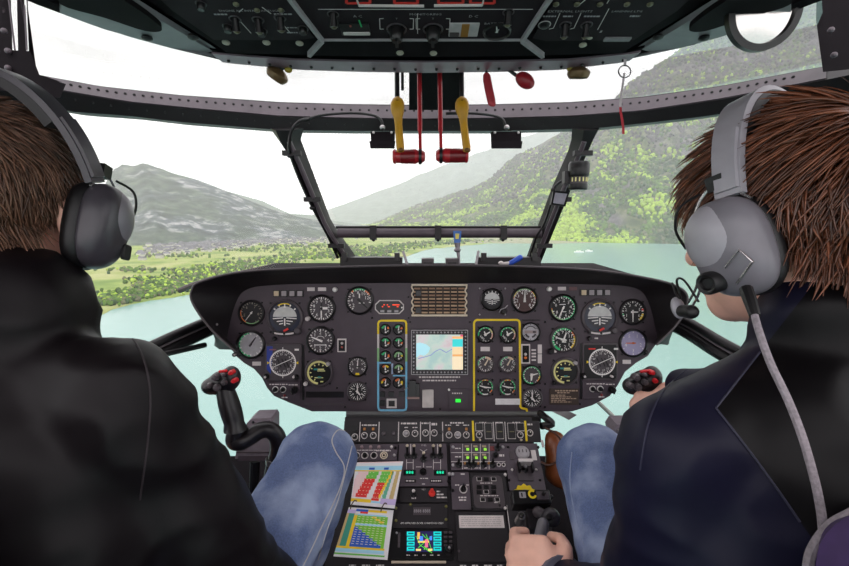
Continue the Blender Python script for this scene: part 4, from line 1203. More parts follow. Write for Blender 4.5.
for x0, y0, x1, y1, c, nm in [(452, 336, 462.4, 338.3, 'f0b070', 'side_tab'), (452.2, 338.6, 462.4, 346.2, '2fd0cf', 'side_tab'), (452.2, 346.6, 462.4, 353.6, 'efd0a0', 'side_tab'), (452.2, 353.8, 462.4, 355.8, 'e8a85c', 'side_tab'), (452.2, 356, 462.4, 368.8, 'f0dcb8', 'side_tab'), (460, 334.4, 462.6, 336, 'e04070', 'side_tab')]:
    plate(x0, y0, x1, y1, scr(c, 'screen_' + c), 0.0003, 0.0002, md, z=0.0107, name=nm, ch=0)
dashes([(419, 460, 377, 1.5), (422.5, 456, 380.4, 1.4)], M_plac)
# --- small items under the map
gb = plate(407.5, 383, 419.5, 398, M_bezel, 0.012, 0.002, name='guarded_switch'); plate(409.5, 379, 416, 394, M_switch, 0.012, 0.002, gb, z=0.012, name='switch_guard'); plate(407, 396, 419.5, 398, mat('dim_pink_label', '9a7d78', 0.5), 0.001, 0.0005, gb, z=0.012, name='label_strip')
mb = MB(PF.M); mb.tube([(pu(408.5), pv(388), 0.012), (pu(408), pv(386), 0.020), (pu(404.5), pv(388.5), 0.016)], 0.0012, 6); mb.build('guard_wire', M_knob_g, gb)
plate(422.3, 389.4, 433.5, 407, mat('blank_plate', 'cfc6c2', 0.6), 0.008, 0.002, name='blank_plate')['label'] = 'plain pale plate'
lb = plate(449, 388.5, 468, 409, M_panel, 0.003, 0.003, name='lamp_box'); lb['label'] = 'small box with green lamp'
plate(455.5, 398.7, 460.5, 401.7, mat('lamp_green', '20e03a', 0.3, emit=1.0, var=0), 0.004, 0.0008, lb, z=0.003, name='green_lamp'); dashes([(452, 462, 393, 1.3)], M_plac, parent=lb, z=0.0034); knob(449, 389.6, 1.2, M_white, 0.005, lb, name='screw')

# --- yellow bordered engine block
border([(474, 411), (474, 323), (475, 320.8), (477, 319.9), (517, 319.9), (519, 320.8), (519.6, 323), (520.3, 406.5), (521.5, 408), (526.5, 409), (527, 411.5)], 2.0, M_yellow)['label'] = 'yellow painted border'
for px in (485.3, 507.8):
    gauge(px, 334.5, 7.8, M_face, (12, -60, 200), arcs=[(-100, 40, M_green, 0.80, 0.98), (40, 75, M_pyellow, 0.80, 0.98), (75, 130, mat('mark_pink', 'e8b3a0', 0.5), 0.8, 0.98)], needles=[(60, 0.7, 2.4, M_white), (-20, 0.45, 2.6, M_white)], nums=(['2', '4', '6'], 200, 250), nh=0.34, label='engine gauge with green and pink arc', name='engine_gauge')
    plate(px - 4.7, 346.8, px + 4.5, 351.2, M_plac, 0.0015, 0.0006)
    gauge(px, 364, 8.0, M_face_g, (24, 0, 360), tl=0.26, arcs=[(-100, 0, M_green, 0.80, 0.98), (0, 50, mat('mark_peach', 'efd0a8', 0.5), 0.7, 0.98)], needles=[(30, 0.8, 2.2, M_cream)], nums=(['0', '2', '4', '6', '8', '10'], -120, 120), nh=0.24, bez=M_bezel_g, label='engine gauge with peach sector', name='engine_gauge')
    gauge(px - 0.2, 387, 8.0, M_face, (16, 0, 360), tl=0.12, arcs=[(-110, -30, M_green, 0.82, 0.99), (30, 110, M_green, 0.82, 0.99), (-28, -12, M_orange, 0.82, 0.99), (-12, 12, M_yellow, 0.82, 0.99), (12, 26, M_red, 0.82, 0.99), (-160, -110, M_green, 0.84, 0.99), (112, 140, M_orange, 0.84, 0.99), (160, 200, M_white, 0.84, 0.99)], needles=[(-75, 0.72, 2.2, M_white), (95, 0.72, 2.2, M_white)], nums=(['0', '5', '0', '5'], 45, 405), nr=0.55, nh=0.26, bez=M_bezel_g, label='twin needle engine gauge', name='engine_gauge')
plate(495.3, 398.6, 520, 404.6, mat('placard_bright', 'e6e2e4', 0.6), 0.0018, 0.0006)
s = plate(521, 344, 530, 363.5, M_plac, 0.003, 0.001, name='framed_switch'); plate(522.3, 345.4, 528.7, 362, M_switch, 0.002, 0.0008, s, z=0.003, name='switch_well')
for y, m_ in ((349, M_knob), (354, M_plac), (357.5, M_orange)): knob(525, y, 1.6, m_, 0.010, s)
mb = MB(PF.M)
for y in (350, 353.5, 356.5, 360): mb.bar(pu(531.5), pv(y), pu(536), pv(y), 1.6 * K, 0.0002, 0.0004)
mb.build('symbol_marks', M_plac, panel, smooth=0)
for y in (344.5, 354.2): plate(537.7, y, 541.8, y + 9, M_plac, 0.0015, 0.0006)
s = plate(337.5, 338.5, 346.5, 352, M_plac, 0.003, 0.001, name='framed_switch'); plate(338.8, 340, 345.2, 350.8, M_switch, 0.002, 0.0008, s, z=0.003, name='switch_well'); knob(342.3, 343, 1.5, M_plac, 0.008, s); knob(342.3, 347, 1.2, mat('mark_dull_red', 'a05048', 0.5), 0.008, s)
# --- annunciator caps, labels, placards, loose knobs
for xs, y in (((276.8, 284.4, 292.4, 300.3), 293.5), ((583.4, 591.2, 599, 607), 292.5)):
    for i, x in enumerate(xs):
        b = plate(x - 3.4, y - 3.3, x + 3.4, y + 3.3, M_bezel, 0.004, 0.001, name='warning_light')
        plate(x - 2.4, y - 2.5, x + 2.4, y + 2.5, mat('cap_amber', 'd8c2a0', 0.4) if i == 0 else mat('cap_pale', 'a79ea2', 0.4), 0.002, 0.001, b, z=0.004, name='lens')
for x0, y0, x1, y1 in [(307.2, 287.4, 314.8, 291), (318, 287.4, 326.2, 291), (557.8, 286.8, 566, 290.4)]: plate(x0, y0, x1, y1, M_plac, 0.0012, 0.0005)
plate(569, 286.8, 577, 290.4, mat('placard_dim', '6a4a4c', 0.6), 0.0012, 0.0005)
plate(252.4, 361.6, 261, 365.6, M_plac, 0.0012, 0.0005); plate(622.6, 359.8, 630.8, 363.8, M_plac, 0.0012, 0.0005)
for x, y in [(335.2, 289.6), (549, 289)]: knob(x, y, 2.5, M_white, 0.010)
for x, y in [(235, 354.5), (645.5, 352)]: knob(x, y, 2.2, M_knob, 0.010)
for x, y in [(236, 354.2)]: knob(x, y, 1.2, M_plac, 0.012)
for x, y in [(275, 338.5), (589, 338.3)]: knob(x, y, 2.2, M_knob, 0.012); 
plate(594.5, 337.5, 598, 339, M_plac, 0.001, 0.0004)
pb = plate(549.5, 388.6, 578.5, 404.6, mat('placard_brown', '3d2f28', 0.6), 0.0015, 0.0008); pb['label'] = 'brown placard with rows of small print'
dashes([(555, 577.5, 390.6, 1.2), (557, 570, 392.6, 1.0)] + [(551, 566 + 10 * ((i * 7) % 3) / 2, 395 + 1.7 * i, 0.8) for i in range(5)], mat('print_tan', 'b39a84', 0.6), parent=pb)
mb = MB(PF.M); mb.rrect(pu(306), pv(397.5), pu(344), pv(391.5), 0, 0.001, 0.002); mb.build('blank_strip', M_bezel, panel)
plate(304, 403.5, 344, 405, M_bezel_g, 0.003, 0.0008, name='seam_edge')
plate(522, 319.6, 540, 320.6, M_switch, 0.001, 0.0004, name='slot')
for x, y in [(333, 330), (337, 388), (310.5, 330), (410, 322), (470, 322), (545, 322), (545, 384), (372, 297), (372, 318), (408.5, 297), (408.5, 318), (345, 407), (440, 409), (545, 407), (580, 404)]:
    knob(x, y, 1.0, M_screw, 0.003, name='screw')
# ================================================================== centre console
C0 = P(450, 443.5, 1.21); C1 = P(450, 566, 1.00)
CF = Frame(C0, C_R, C0 - C1)
console = thing('center_console', 'sloping black centre console of radio and switch modules', 'console', Vector((C1.x, C1.y, FZ)))
CF.owner = console
M_con = mat('console_grey', '524850', 0.5, var=0.1, nscale=30, bump=0.05)
M_con_d = mat('console_black', '221d21', 0.5, var=0.12, nscale=30, bump=0.05)
# body: side profile extruded across
xl, xr = P(338, 470, 1.16).x, P(541, 470, 1.16).x
prof = [C0 + CF.n * -0.006, P(450, 566, 1.0) + CF.n * -0.006, CF.o + CF.v * CF.uv(450, 640)[1] - CF.n * 0.006]
rowb = P(450, 443.5, 1.235); rowt = P(450, 419, 1.26)
poly = [(prof[2].y, prof[2].z), (prof[0].y, prof[0].z), (rowb.y, rowb.z), (rowt.y, rowt.z), (rowt.y + 0.004, rowt.z + 0.004), (rowt.y + 0.30, rowt.z - 0.16), (rowt.y + 0.30, FZ), (prof[2].y, FZ)]
mb = MB()
mb.loft([[Vector((xl, y, z)) for y, z in poly], [Vector((xr, y, z)) for y, z in poly]])
mb.build('console_body', M_con_d, console, smooth=0)
# neck between the panel and the first row
mb = MB(); mb.loft([[P(346, 410.5, 1.35), P(541, 410.5, 1.35), P(541, 422, 1.275), P(346, 422, 1.275)], [P(346, 410.5, 1.45), P(541, 410.5, 1.45), P(541, 424, 1.45), P(346, 424, 1.45)]])
mb.build('neck_cover', M_con_d, console, smooth=0)
def cplate(x0, y0, x1, y1, m, h=0.003, r=0.0015, parent=None, name='module', z=0.0, ch=0.0005, frame=CF): return plate(x0, y0, x1, y1, m, h, r, parent or console, frame, name, z, ch)
def cknob(x, y, r, m=M_knob, h=0.014, parent=None, name='knob', pointer=False, z=0.0, frame=CF):
    o = knob(x, y, r, m, h, parent or console, frame, name, pointer)
    if z: o.matrix_basis = Matrix.Translation(frame.n * z)
    return o
def cring(x, y, r, m, parent, w=0.45, z=0.0005, h=0.002, frame=CF, name='ring_mark'):
    u, v = frame.uv(x, y); q = r * frame.k(x, y); w *= frame.k(x, y)
    mb = MB(frame.M @ Matrix.Translation((u, v, z))); mb.ringlathe([(q - w, 0), (q - w, h), (q + w, h), (q + w, 0)], n=18)
    return mb.build(name, m, parent)
def ctoggle(x, y, parent, m=M_switch, tip=M_white, ln=0.022, lean=0.5, frame=CF, r=0.0035):
    u, v = frame.uv(x, y)
    mb = MB(frame.M); mb.lathe([(0.0085, 0), (0.0085, 0.003), (0.005, 0.006), (0, 0.006)], (u, v, 0.003), 10)
    t = mb.build('toggle_switch', m, parent)
    e = Vector((u, v + ln * lean, 0.004 + ln))
    mb = MB(frame.M); mb.tube([(u, v, 0.006), e], [r * 0.8, r], 8); mb.build('lever', m, t)
    mb = MB(frame.M); mb.ell(e, (r * 1.25, r * 1.25, r * 1.3), 8, 6); mb.build('lever_tip', tip, t)
    return t
def ctext(s, x, y, h, m, parent, z=0.0034, frame=CF, sx=1.0, name='lettering'):
    u, v = frame.uv(x, y); mb = MB(frame.M); mb.text(s, u, v, h * frame.k(x, y), z, sx); return mb.build(name, m, parent, smooth=0)
def cdash(rows, m, parent, z=0.0034, frame=CF): return dashes(rows, m, frame, parent, z)

# --- first row: upright strip of switches
RF = Frame(P(450, 443, 1.232), C_R, rowt - rowb); RF.owner = console
rs = cplate(344, 420.8, 540, 442.4, M_con_d, 0.004, 0.002, name='switch_strip', frame=RF)
RK = dict(frame=RF)
for x in (360, 379, 398.6, 420.5, 430, 442.6, 493.5, 505.2): cplate(x - 0.45, 422, x + 0.45, 441.5, M_plac, 0.0006, 0.0002, rs, 'divider', 0.004, 0, RF)
for x in (473, 525.5): cplate(x - 1.0, 421, x + 1.0, 441.2, M_yellow, 0.0014, 0.0003, rs, 'divider', 0.004, 0, RF)
cdash([(362, 377, 425.3, 1.4), (401, 417, 423.6, 1.6), (421.5, 428.5, 423.4, 1.4), (431.5, 437, 424.3, 2.4), (450, 464, 423, 1.4), (445, 451, 425.3, 1.0), (456, 459, 425.3, 1.0), (463, 469, 425.3, 1.0), (479, 486, 422.6, 1.0), (495, 503, 422.6, 1.0), (512, 520, 422.6, 1.0), (527, 532, 424.6, 1.6), (404.5, 408, 427.6, 1.0), (412.5, 417.5, 427.6, 1.0)], M_plac, rs, 0.0042, RF)
cplate(351.5, 425.6, 358, 432, M_switch, 0.006, 0.001, rs, 'rocker_switch', 0.004, frame=RF)
for x, y in [(355, 437), (364.6, 435.6), (373.4, 435.6), (415, 433.5), (425.5, 433), (434.2, 433), (449, 435), (466.2, 435), (479, 435), (520, 435), (529.6, 433)]:
    cring(x, y, 2.9, M_plac, rs, 0.4, 0.004, 0.001, RF); cknob(x, y, 2.0, M_switch, 0.014, rs, frame=RF); cknob(x - 0.2, y - 0.6, 0.7, M_white, 0.0155, rs, frame=RF, name='knob_dot')
for x, y in [(406.2, 433.6), (457.6, 435)]:
    cring(x, y, 3.0, M_plac, rs, 0.4, 0.004, 0.001, RF); cknob(x, y, 2.3, M_knob_g, 0.014, rs, frame=RF)
for x in (384, 394): cknob(x, 433.6, 2.2, M_bezel_g, 0.009, rs, frame=RF)
cknob(441, 432, 1.9, M_switch, 0.010, rs, frame=RF)
for x in (364.8, 373.4, 449, 466.2): cplate(x - 1.2, 427.8, x + 1.2, 430.6, mat('cap_orange', 'b87a3a', 0.4), 0.004, 0.001, rs, 'caption_lamp', 0.004, frame=RF)
for x, y0, y1 in [(479, 423.6, 430.6), (520, 423.6, 430.6), (488.2, 423.6, 438.4), (499.4, 423.6, 438.4), (511.2, 423.6, 438.4)]:
    b = cplate(x - 3.9, y0 - 0.6, x + 3.9, y1 + 0.8, M_plac, 0.001, 0.0006, rs, 'switch_frame', 0.004, 0, RF); 
    cplate(x - 3.3, y0, x + 3.3, y1, M_switch, 0.006, 0.001, rs, 'rocker_switch', 0.0045, frame=RF)
    if y1 > 435: cplate(x - 2.4, 431.4, x + 2.4, 432.4, mat('dim_olive', '6a6448', 0.5), 0.001, 0.0003, rs, 'rocker_mark', 0.0105, 0, RF)
for x in (479, 520): cknob(x + 0.6, 440.2, 1.1, M_cream, 0.016, rs, frame=RF, name='knob_tip')

# --- small knob module beside the charts
m = cplate(338, 444.6, 397.3, 461.2, M_con, name='audio_module')
for x in (354, 362, 370.8, 379.2): cknob(x, 448, 1.7, mat('knob_rose', '9a8286', 0.4), 0.010, m)
for x in (356.5, 365, 374): cring(x, 456.2, 3.2, M_plac, m, 0.35, 0.003); cknob(x, 456.2, 2.4, M_switch, 0.012, m)
cring(384, 456, 3.4, M_cream, m, 0.5, 0.003); cring(384, 456, 1.6, M_cream, m, 0.5, 0.003); cknob(384, 456, 0.9, M_switch, 0.008, m)
for x, y in [(391.6, 447.6), (395.4, 448.6)]: cknob(x, y, 1.5, M_plac if x < 393 else M_knob, 0.008, m)
cknob(394.4, 456, 1.5, M_knob_g, 0.008, m); cdash([(355, 390, 450.8, 0.7), (376, 391, 451.4, 0.8)], M_plac, m)
# --- fuel module
m = cplate(398.2, 444, 447.2, 486.6, M_con, name='fuel_module'); m['label'] = 'fuel module with toggle pairs and green digits'
ctext('FUEL', 424, 446, 1.7, M_plac, m)
for x in (407.3, 414, 433.3, 440.2): ctoggle(x, 456.6, m, lean=0.9, tip=M_cream, ln=0.020)
ctoggle(423.6, 460, m, lean=0.6, tip=M_cream, ln=0.016)
mb = MB(CF.M)
def cl(x0, y0, x1, y1, w=0.5):
    a = CF.uv(x0, y0); b = CF.uv(x1, y1); mb.bar(a[0], a[1], b[0], b[1], w * CF.k(x0, y0), 0.0032, 0.0003)
for x in (410.8, 437.5): cl(x, 444.6, x, 455, 0.8)
for x in (406.6, 413.2, 433.4, 440.6): cl(x, 460, x, 470)
for a, b in ((406.6, 413.2), (433.4, 440.6)): cl(a, 463.2, b, 463.2)
cl(423.6, 462, 423.6, 468); cl(416, 467.5, 421, 467.5); cl(426, 467.5, 432, 467.5); cl(420, 450, 423, 452); cl(427, 450, 424, 452); cl(423.4, 452, 423.4, 455.6, 1.6)
mb.build('schematic_lines', M_plac, m, smooth=0)
cring(423.2, 472.6, 2.6, M_screw, m, 0.8, 0.003, 0.004); cknob(423.2, 472.6, 2.0, M_switch, 0.010, m)
M_digit = mat('digit_green', '1fe0a8', 0.4, emit=0.9, var=0)
for x in (409.6, 440): 
    w = cplate(x - 6, 470.6, x + 6, 476, M_switch, 0.001, 0.0005, m, 'readout_window', 0.003, 0); ctext('888', x + 0.2, 473.3, 3.2, M_digit, m, 0.0044, sx=1.15, name='digits')
for x0, x1 in ((405, 416), (430, 442)): w = cplate(x0, 480.2, x1, 483, M_switch, 0.0008, 0.0003, m, 'caption_strip', 0.003, 0); cdash([(x0 + 1, x1 - 1, 481.6, 1.2)], M_plac, m, 0.0042)
cdash([(420, 428, 479, 0.8), (422, 425, 484.6, 0.8)], M_plac, m)
# --- lamp and switch module
m = cplate(450.5, 443.8, 505.8, 470.4, M_con, name='lamp_module'); m['label'] = 'module with six green lit captions'
mb = MB(CF.M)
for x in (462.6, 471.4, 480.2, 489): cl(x, 444.4, x, 470)
cl(451, 453.2, 489, 453.2); cl(451, 462.2, 505, 462.2)
mb.build('grid_lines', M_plac, m, smooth=0)
for x in (467.2, 475.9, 484.6):
    for y in (449.6, 458): 
        cplate(x - 0.9, y - 0.8, x + 1.8, y + 1.5, mat('lamp_lime', '9ae84a', 0.3, emit=0.6, var=0), 0.002, 0.0006, m, 'caption_lamp', 0.003); cplate(x - 2.6, y - 3.6, x + 1.4, y - 1.9, mat('cap_cream_dim', 'b09a80', 0.5), 0.0008, 0.0003, m, 'caption_strip', 0.003, 0)
cplate(489.8, 447, 493.8, 451.4, mat('cap_red_dim', '7a4040', 0.4), 0.002, 0.0006, m, 'caption_lamp', 0.003)
ctoggle(497.6, 449, m, lean=0.6, tip=M_switch, ln=0.014); cknob(495.4, 456, 2.6, M_switch, 0.014, m)
for x in (458.6, 469.2, 473.4, 483.4, 492.6): ctoggle(x, 465.6, m, lean=0.5, tip=M_switch, ln=0.014, r=0.003)
for x in (464.8, 478.2, 488.6): cknob(x, 464, 1.2, mat('cap_amber_dim', 'c08a50', 0.4), 0.008, m, 'caption_lamp')
for x in (498.6, 503.4): cring(x, 465.4, 1.7, M_plac, m, 0.35, 0.003); cknob(x, 465.4, 1.2, M_switch, 0.008, m)
for x, y in [(453, 447.6), (453, 465.6), (502.6, 447.6)]: cknob(x, y, 1.7, M_knob_g, 0.006, m, 'screw')
cdash([(455, 461, 449, 1.0), (455, 461, 457.4, 1.0), (464, 470, 468.6, 0.9), (474, 480, 468.6, 0.9), (484, 487, 468.6, 0.9), (499, 504, 456, 2.2)], M_plac, m)
# --- round cap module
m = cplate(506.5, 443.8, 541.5, 491, M_con, name='cap_module'); m['label'] = 'module with round grey cap and guarded switch'
cknob(522.2, 453.2, 7.0, M_knob_g, 0.010, m, 'round_cap'); cdash([(518, 519, 452.6, 3), (521.6, 522.6, 452.6, 3), (525.2, 526.2, 452.6, 3)], M_bezel_g, m, 0.0102)
cplate(509.4, 451.6, 514, 460.6, M_bezel_g, 0.002, 0.0006, m, 'blank_plate', 0.003); cplate(531.2, 450.8, 536, 461, M_plac, 0.002, 0.0006, m, 'placard', 0.003)
g_ = cplate(517, 463.6, 532, 481.6, M_bezel_g, 0.003, 0.001, m, 'switch_base', 0.003); 
mb = MB(CF.M); u0, v0, u1, v1 = CF.rect(517.4, 463.8, 531.8, 474)
mb.box(u0, v1 - 0.008, 0.006, u1, v1, 0.030); mb.build('guard_top', M_plac, m)
for a in (u0, u1 - 0.004): mb = MB(CF.M); mb.box(a, v0, 0.006, a + 0.004, v1, 0.028); mb.build('guard_side', M_switch, m)
ctoggle(524.6, 470.6, m, lean=0.3, tip=M_knob_g, ln=0.012)
for x, y in [(508, 447.6), (538, 447.6), (509, 480.6), (540, 480.6), (512, 470.2), (536, 470.2), (524.8, 479.4)]: cknob(x, y, 1.4, M_screw if y != 470.2 else M_plac, 0.005, m, 'screw')
cplate(541.4, 440.6, 543.6, 447.4, M_plac, 0.004, 0.0006, name='side_clip')
# --- stop switch module
m = cplate(400, 488.4, 447.2, 502.6, M_con_d, name='toggle_module')
ctoggle(413.6, 495, m, lean=0.3, tip=M_plac, ln=0.012); cring(413.6, 495.4, 2.2, M_plac, m, 0.4, 0.003)
cknob(432, 494.4, 3.0, M_plac, 0.006, m, 'switch_collar'); ctoggle(432, 494, m, lean=0.6, m=M_red, tip=M_red, ln=0.008, r=0.0036)
cdash([(436.6, 440, 492, 1.4), (436.6, 443.4, 495, 1.4), (436.6, 446.6, 498, 1.4), (411.6, 416, 498.6, 1.6)], M_plac, m); ctext('HLT', 423.6, 490, 1.5, M_plac, m)
# --- blank display module with the GPS note
m = cplate(393, 504, 447.4, 529, M_con_d, name='display_module')
d = cplate(413.2, 508, 430.8, 515.6, M_bezel_g, 0.001, 0.0006, m, 'display_window', 0.003, 0)
ctext('8888 8888', 422, 511.8, 3.6, M_knob_g, m, 0.0046, sx=0.75, name='digits')
ctext('GPS APPROVED IN VFR CONDITION ONLY', 422, 523.8, 1.7, M_white, m, 0.0036, sx=0.92)
for x, y in [(396, 508.6), (396, 521), (446, 507), (446, 520), (410.6, 505)]: cknob(x, y, 1.5, mat('screw_olive', '8a8450', 0.4, metal=0.4), 0.006, m, 'screw')
# --- GPS navigator
m = cplate(388, 530.4, 453.6, 560.6, M_switch, 0.010, 0.004, name='gps_navigator'); m['label'] = 'black satellite navigator with small colour map'
cplate(405.4, 532.4, 442, 555, M_bezel, 0.001, 0.001, m, 'screen_bezel', 0.010, 0)
def cs(x0, y0, x1, y1, c, nm, z=0.0114): return cplate(x0, y0, x1, y1, mat('gps_' + c, c, 0.3, emit=0.75, var=0), 0.0004, 0.0002, m, nm, z, 0)
cs(406.6, 533, 441.6, 553.6, '24204a', 'screen'); 
for i in range(4):
    y = 533.4 + i * 5.0
    cs(407, y, 414.6, y + 4.0, '18c8c4', 'screen_tab', 0.0117); cs(433.4, y, 441.2, y + 4.0, '18c8c4', 'screen_tab', 0.0117)
    cs(408.4, y + 1.4, 413.6, y + 2.4, '1a4a5a', 'screen_text', 0.0120); cs(434.6, y + 1.4, 440.2, y + 2.4, '1a4a5a', 'screen_text', 0.0120)
mb = MB(CF.M)
for x0, y0, x1, y1 in [(416, 536, 420, 545), (420, 545, 430, 552), (422, 534, 428, 540), (428, 540, 424, 550), (418, 548, 432, 536), (426, 534, 431, 548), (424, 546, 432, 553)]:
    a = CF.uv(x0, y0, 0.0118); b = CF.uv(x1, y1, 0.0118); mb.bar(a[0], a[1], b[0], b[1], 0.0012, 0.0118, 0.0003)
mb.build('map_route', mat('gps_lime', '5ad840', 0.3, emit=0.75, var=0), m, smooth=0)
for x0, y0, x1, y1, c in [(417.4, 534, 420, 541, 'e8b050'), (418, 542.5, 429, 544.4, 'e8d060'), (425, 541, 428, 549, 'e06a90'), (419.6, 538, 423, 543, '4a8af0'), (429.6, 538, 432, 542, '4a8af0'), (416, 550.6, 421, 552.6, 'f0d080'), (428, 550.4, 432.4, 552.6, 'f0d080')]: cs(x0, y0, x1, y1, c, 'map_feature', 0.0119)
cplate(398, 534, 400.4, 549, M_bezel_g, 0.001, 0.0004, m, 'card_slot', 0.010); cknob(396.8, 534.4, 1.2, M_knob_g, 0.013, m)
for i, y in enumerate((534, 538.6, 543, 547)):
    for x in (445.4, 450.4): cplate(x - 1.7, y - 1.0, x + 1.7, y + 1.0, M_bezel_g, 0.003, 0.0006, m, 'key', 0.010)
cknob(448.4, 552, 4.2, M_knob, 0.026, m); cknob(448.8, 551.4, 1.6, M_knob_g, 0.030, m, 'knob_cap')
for x in (408.4, 416, 424, 431.6, 439): cdash([(x - 1.6, x + 1.6, 556.6, 0.9)], M_plac, m, 0.0104)
cplate(391.4, 561.4, 446, 563.6, M_cream, 0.006, 0.0006, name='edge_strip')
cdash([(349, 356, 565.4, 1.4), (362, 370, 565.4, 1.4), (376, 384, 565.4, 1.4), (460, 467, 565.6, 1.4), (472, 478, 565.6, 1.4), (484, 492, 565.6, 1.4), (497, 503, 565.6, 1.4)], M_plac, console, 0.0005)
# --- selector and keypad modules
m = cplate(451.4, 472.4, 470, 510, M_con, name='selector_module')
cring(463.2, 490, 3.6, M_plac, m, 0.45, 0.003); cknob(463.2, 490, 2.8, M_switch, 0.018, m, pointer=True)
cdash([(460.6, 464.6, 474.6, 1.2), (455, 459.6, 485.6, 1.2), (466, 468.6, 485.6, 1.0), (458.4, 467, 498, 1.4), (459, 466.6, 500.6, 1.4)], M_plac, m)
for x, y in [(452.6, 475), (452.6, 491), (448.6, 482), (449.2, 474.6)]: cknob(x, y, 1.7, M_knob_g if y < 480 else M_knob, 0.008, m, 'screw')
m = cplate(471, 473.6, 507, 511, M_con_d, name='keypad_module'); m['label'] = 'keypad with small framed keys'
cplate(473, 476.4, 503.4, 509, M_bezel_g, 0.002, 0.010, m, 'keypad_plate', 0.003)
for y, xs in ((480, (479, 486, 493.4)), (488, (479, 486, 493.4)), (493, (479, 486, 493.4)), (500.6, (482.6, 490, 497))):
    for i, x in enumerate(xs):
        w = cplate(x - 2.6, y - 2.0, x + 2.6, y + 2.0, M_plac if (y in (480, 500.6) and i != 1) or (y == 493 and i == 1) else M_bezel, 0.0008, 0.0006, m, 'key_frame', 0.005, 0); cplate(x - 2.1, y - 1.5, x + 2.1, y + 1.5, M_switch, 0.003, 0.0006, m, 'key', 0.0054)
cdash([(480, 492, 484, 0.8), (480, 498, 496.6, 0.9), (494, 499, 503.4, 0.9)], M_plac, m, 0.0054)
for x, y in [(505, 475), (505, 508.6), (472.4, 508.6), (499.6, 506)]: cknob(x, y, 1.6, M_plac if x > 504 else M_knob, 0.006, m, 'screw')
# --- blank lower module with a printed placard
m = cplate(456.6, 512, 508, 562, M_con_d, name='blank_module')
w = cplate(459, 516, 503.8, 528.4, mat('placard_ivory', 'ddd2cf', 0.6), 0.0012, 0.0006, m, 'placard', 0.003); w['label'] = 'white placard with faint small print'
cdash([(461, 501, 518.4 + 2.0 * i, 0.5) for i in range(5)], mat('print_faint', 'a89a9a', 0.6), m, 0.0043)
cknob(458.6, 551.6, 1.4, M_bezel_g, 0.005, m, 'screw')
# grey side rail of the lever quadrant
cplate(508, 505, 512, 534, M_plac, 0.003, 0.001, name='quadrant_edge'); cplate(509, 492, 546, 552, M_con_d, 0.004, 0.002, name='quadrant_plate')

# ------------------------------------------------------------------ lever quadrant held by the pilot
lq = thing('control_lever', 'black control lever block with yellow scalloped wheel on the console', 'lever', P(528, 520, 1.0))
T = Frame(P(527, 500, 0.985), C_R, CF.v)
def lr(x0, y0, x1, y1, m, z0, z1, nm, r=0.003, ch=0.001):
    a, b, c, d = T.rect(x0, y0, x1, y1); mb = MB(T.M); mb.rrect(a, b, c, d, z0, z1, r, ch); return mb.build(nm, m, lq)
mb = MB(T.M @ Matrix.Translation((*T.uv(526.4, 494.4), -0.02)))
pts = [((0.0265 + 0.0022 * math.cos(i * math.pi * 2 / 8 * 1.0 * 1)) * math.cos(2 * math.pi * i / 96 * 1), 0) for i in range(1)]
wheel = []
for i in range(96):
    a = 2 * math.pi * i / 96; rr = 0.0262 + 0.0018 * math.cos(12 * a); wheel.append((rr * math.cos(a), rr * math.sin(a)))
mb.prism(wheel, 0, 0.010, 0.001); mb.build('scalloped_wheel', M_yellow, lq)
mb = MB(T.M @ Matrix.Translation((*T.uv(526.4, 494.4), -0.0098))); mb.lathe([(0.014, 0), (0.014, 0.002), (0, 0.002)], n=24); mb.build('wheel_hub', M_knob_g, lq)
blk = lr(511.5, 493.2, 549, 507.4, M_switch, -0.02, 0.020, 'lever_block', 0.003, 0.002)
lr(518, 495.6, 524.4, 501.6, M_knob_g, 0.020, 0.0206, 'dial_window', 0.001, 0); lr(519.8, 496.6, 521.2, 500.6, M_switch, 0.0206, 0.021, 'dial_window', 0.0004, 0)
u, v = T.uv(530.8, 498)
mb = MB(T.M); mb.arc(u, v, 0.005, 0.0095, 110, 400, 0.0202, 0.001); mb.build('yellow_sector', M_yellow, lq, smooth=0)
lr(535, 495.4, 547, 503.8, M_bezel_g, 0.020, 0.023, 'small_switch_plate', 0.001, 0.0004); u, v = T.uv(541.6, 498.4)
mb = MB(T.M); mb.lathe([(0.004, 0), (0.004, 0.006), (0, 0.007)], (u, v, 0.023), 10); mb.build('small_knob', M_switch, lq)
mb = MB(T.M); u, v = T.uv(549.6, 499); mb.lathe([(0.0055, -0.014), (0.0055, 0.014), (0.003, 0.016), (0, 0.016)], (u, v, 0), 10); mb.build('end_knob', M_knob, lq)
mb = MB(T.M @ Matrix.Translation((*T.uv(521.2, 516.4), -0.03))); mb.ringlathe([(0.0055, 0), (0.0055, 0.034), (0.0085, 0.034), (0.010, 0.0)], n=14); mb.build('chrome_collar', M_steel, lq)
mb = MB(T.M @ Matrix.Translation((*T.uv(521.2, 516.4), -0.03))); mb.lathe([(0.005, 0), (0.0048, 0.04), (0, 0.042)], n=10); mb.build('collar_pin', M_switch, lq)
mb = MB(); mb.cap(P(538, 512, 0.96), 0.012, P(552, 520, 0.95), 0.010); mb.build('lever_arm', M_bezel_g, lq)
mb = MB(); mb.ell(P(551, 517.5, 0.935), (0.019, 0.019, 0.019), 20, 14); kb = mb.build('ball_knob', mat('knob_satin', '39343a', 0.35), lq)
mb = MB(); mb.lathe([(0.007, 0), (0.006, 0.004), (0, 0.005)], P(549.2, 517.2, 0.916), 14, T.M.to_3x3().to_4x4()); mb.build('knob_cap', M_knob, lq)
lr(528, 508, 546, 528, M_con_d, -0.03, -0.002, 'slot_plate', 0.002, 0.001)
mb = MB(); mb.cap(P(543, 524, 0.90), 0.012, P(530, 585, 0.80), 0.013); mb.build('grey_handle', mat('handle_grey', '7d7a80', 0.4), lq)

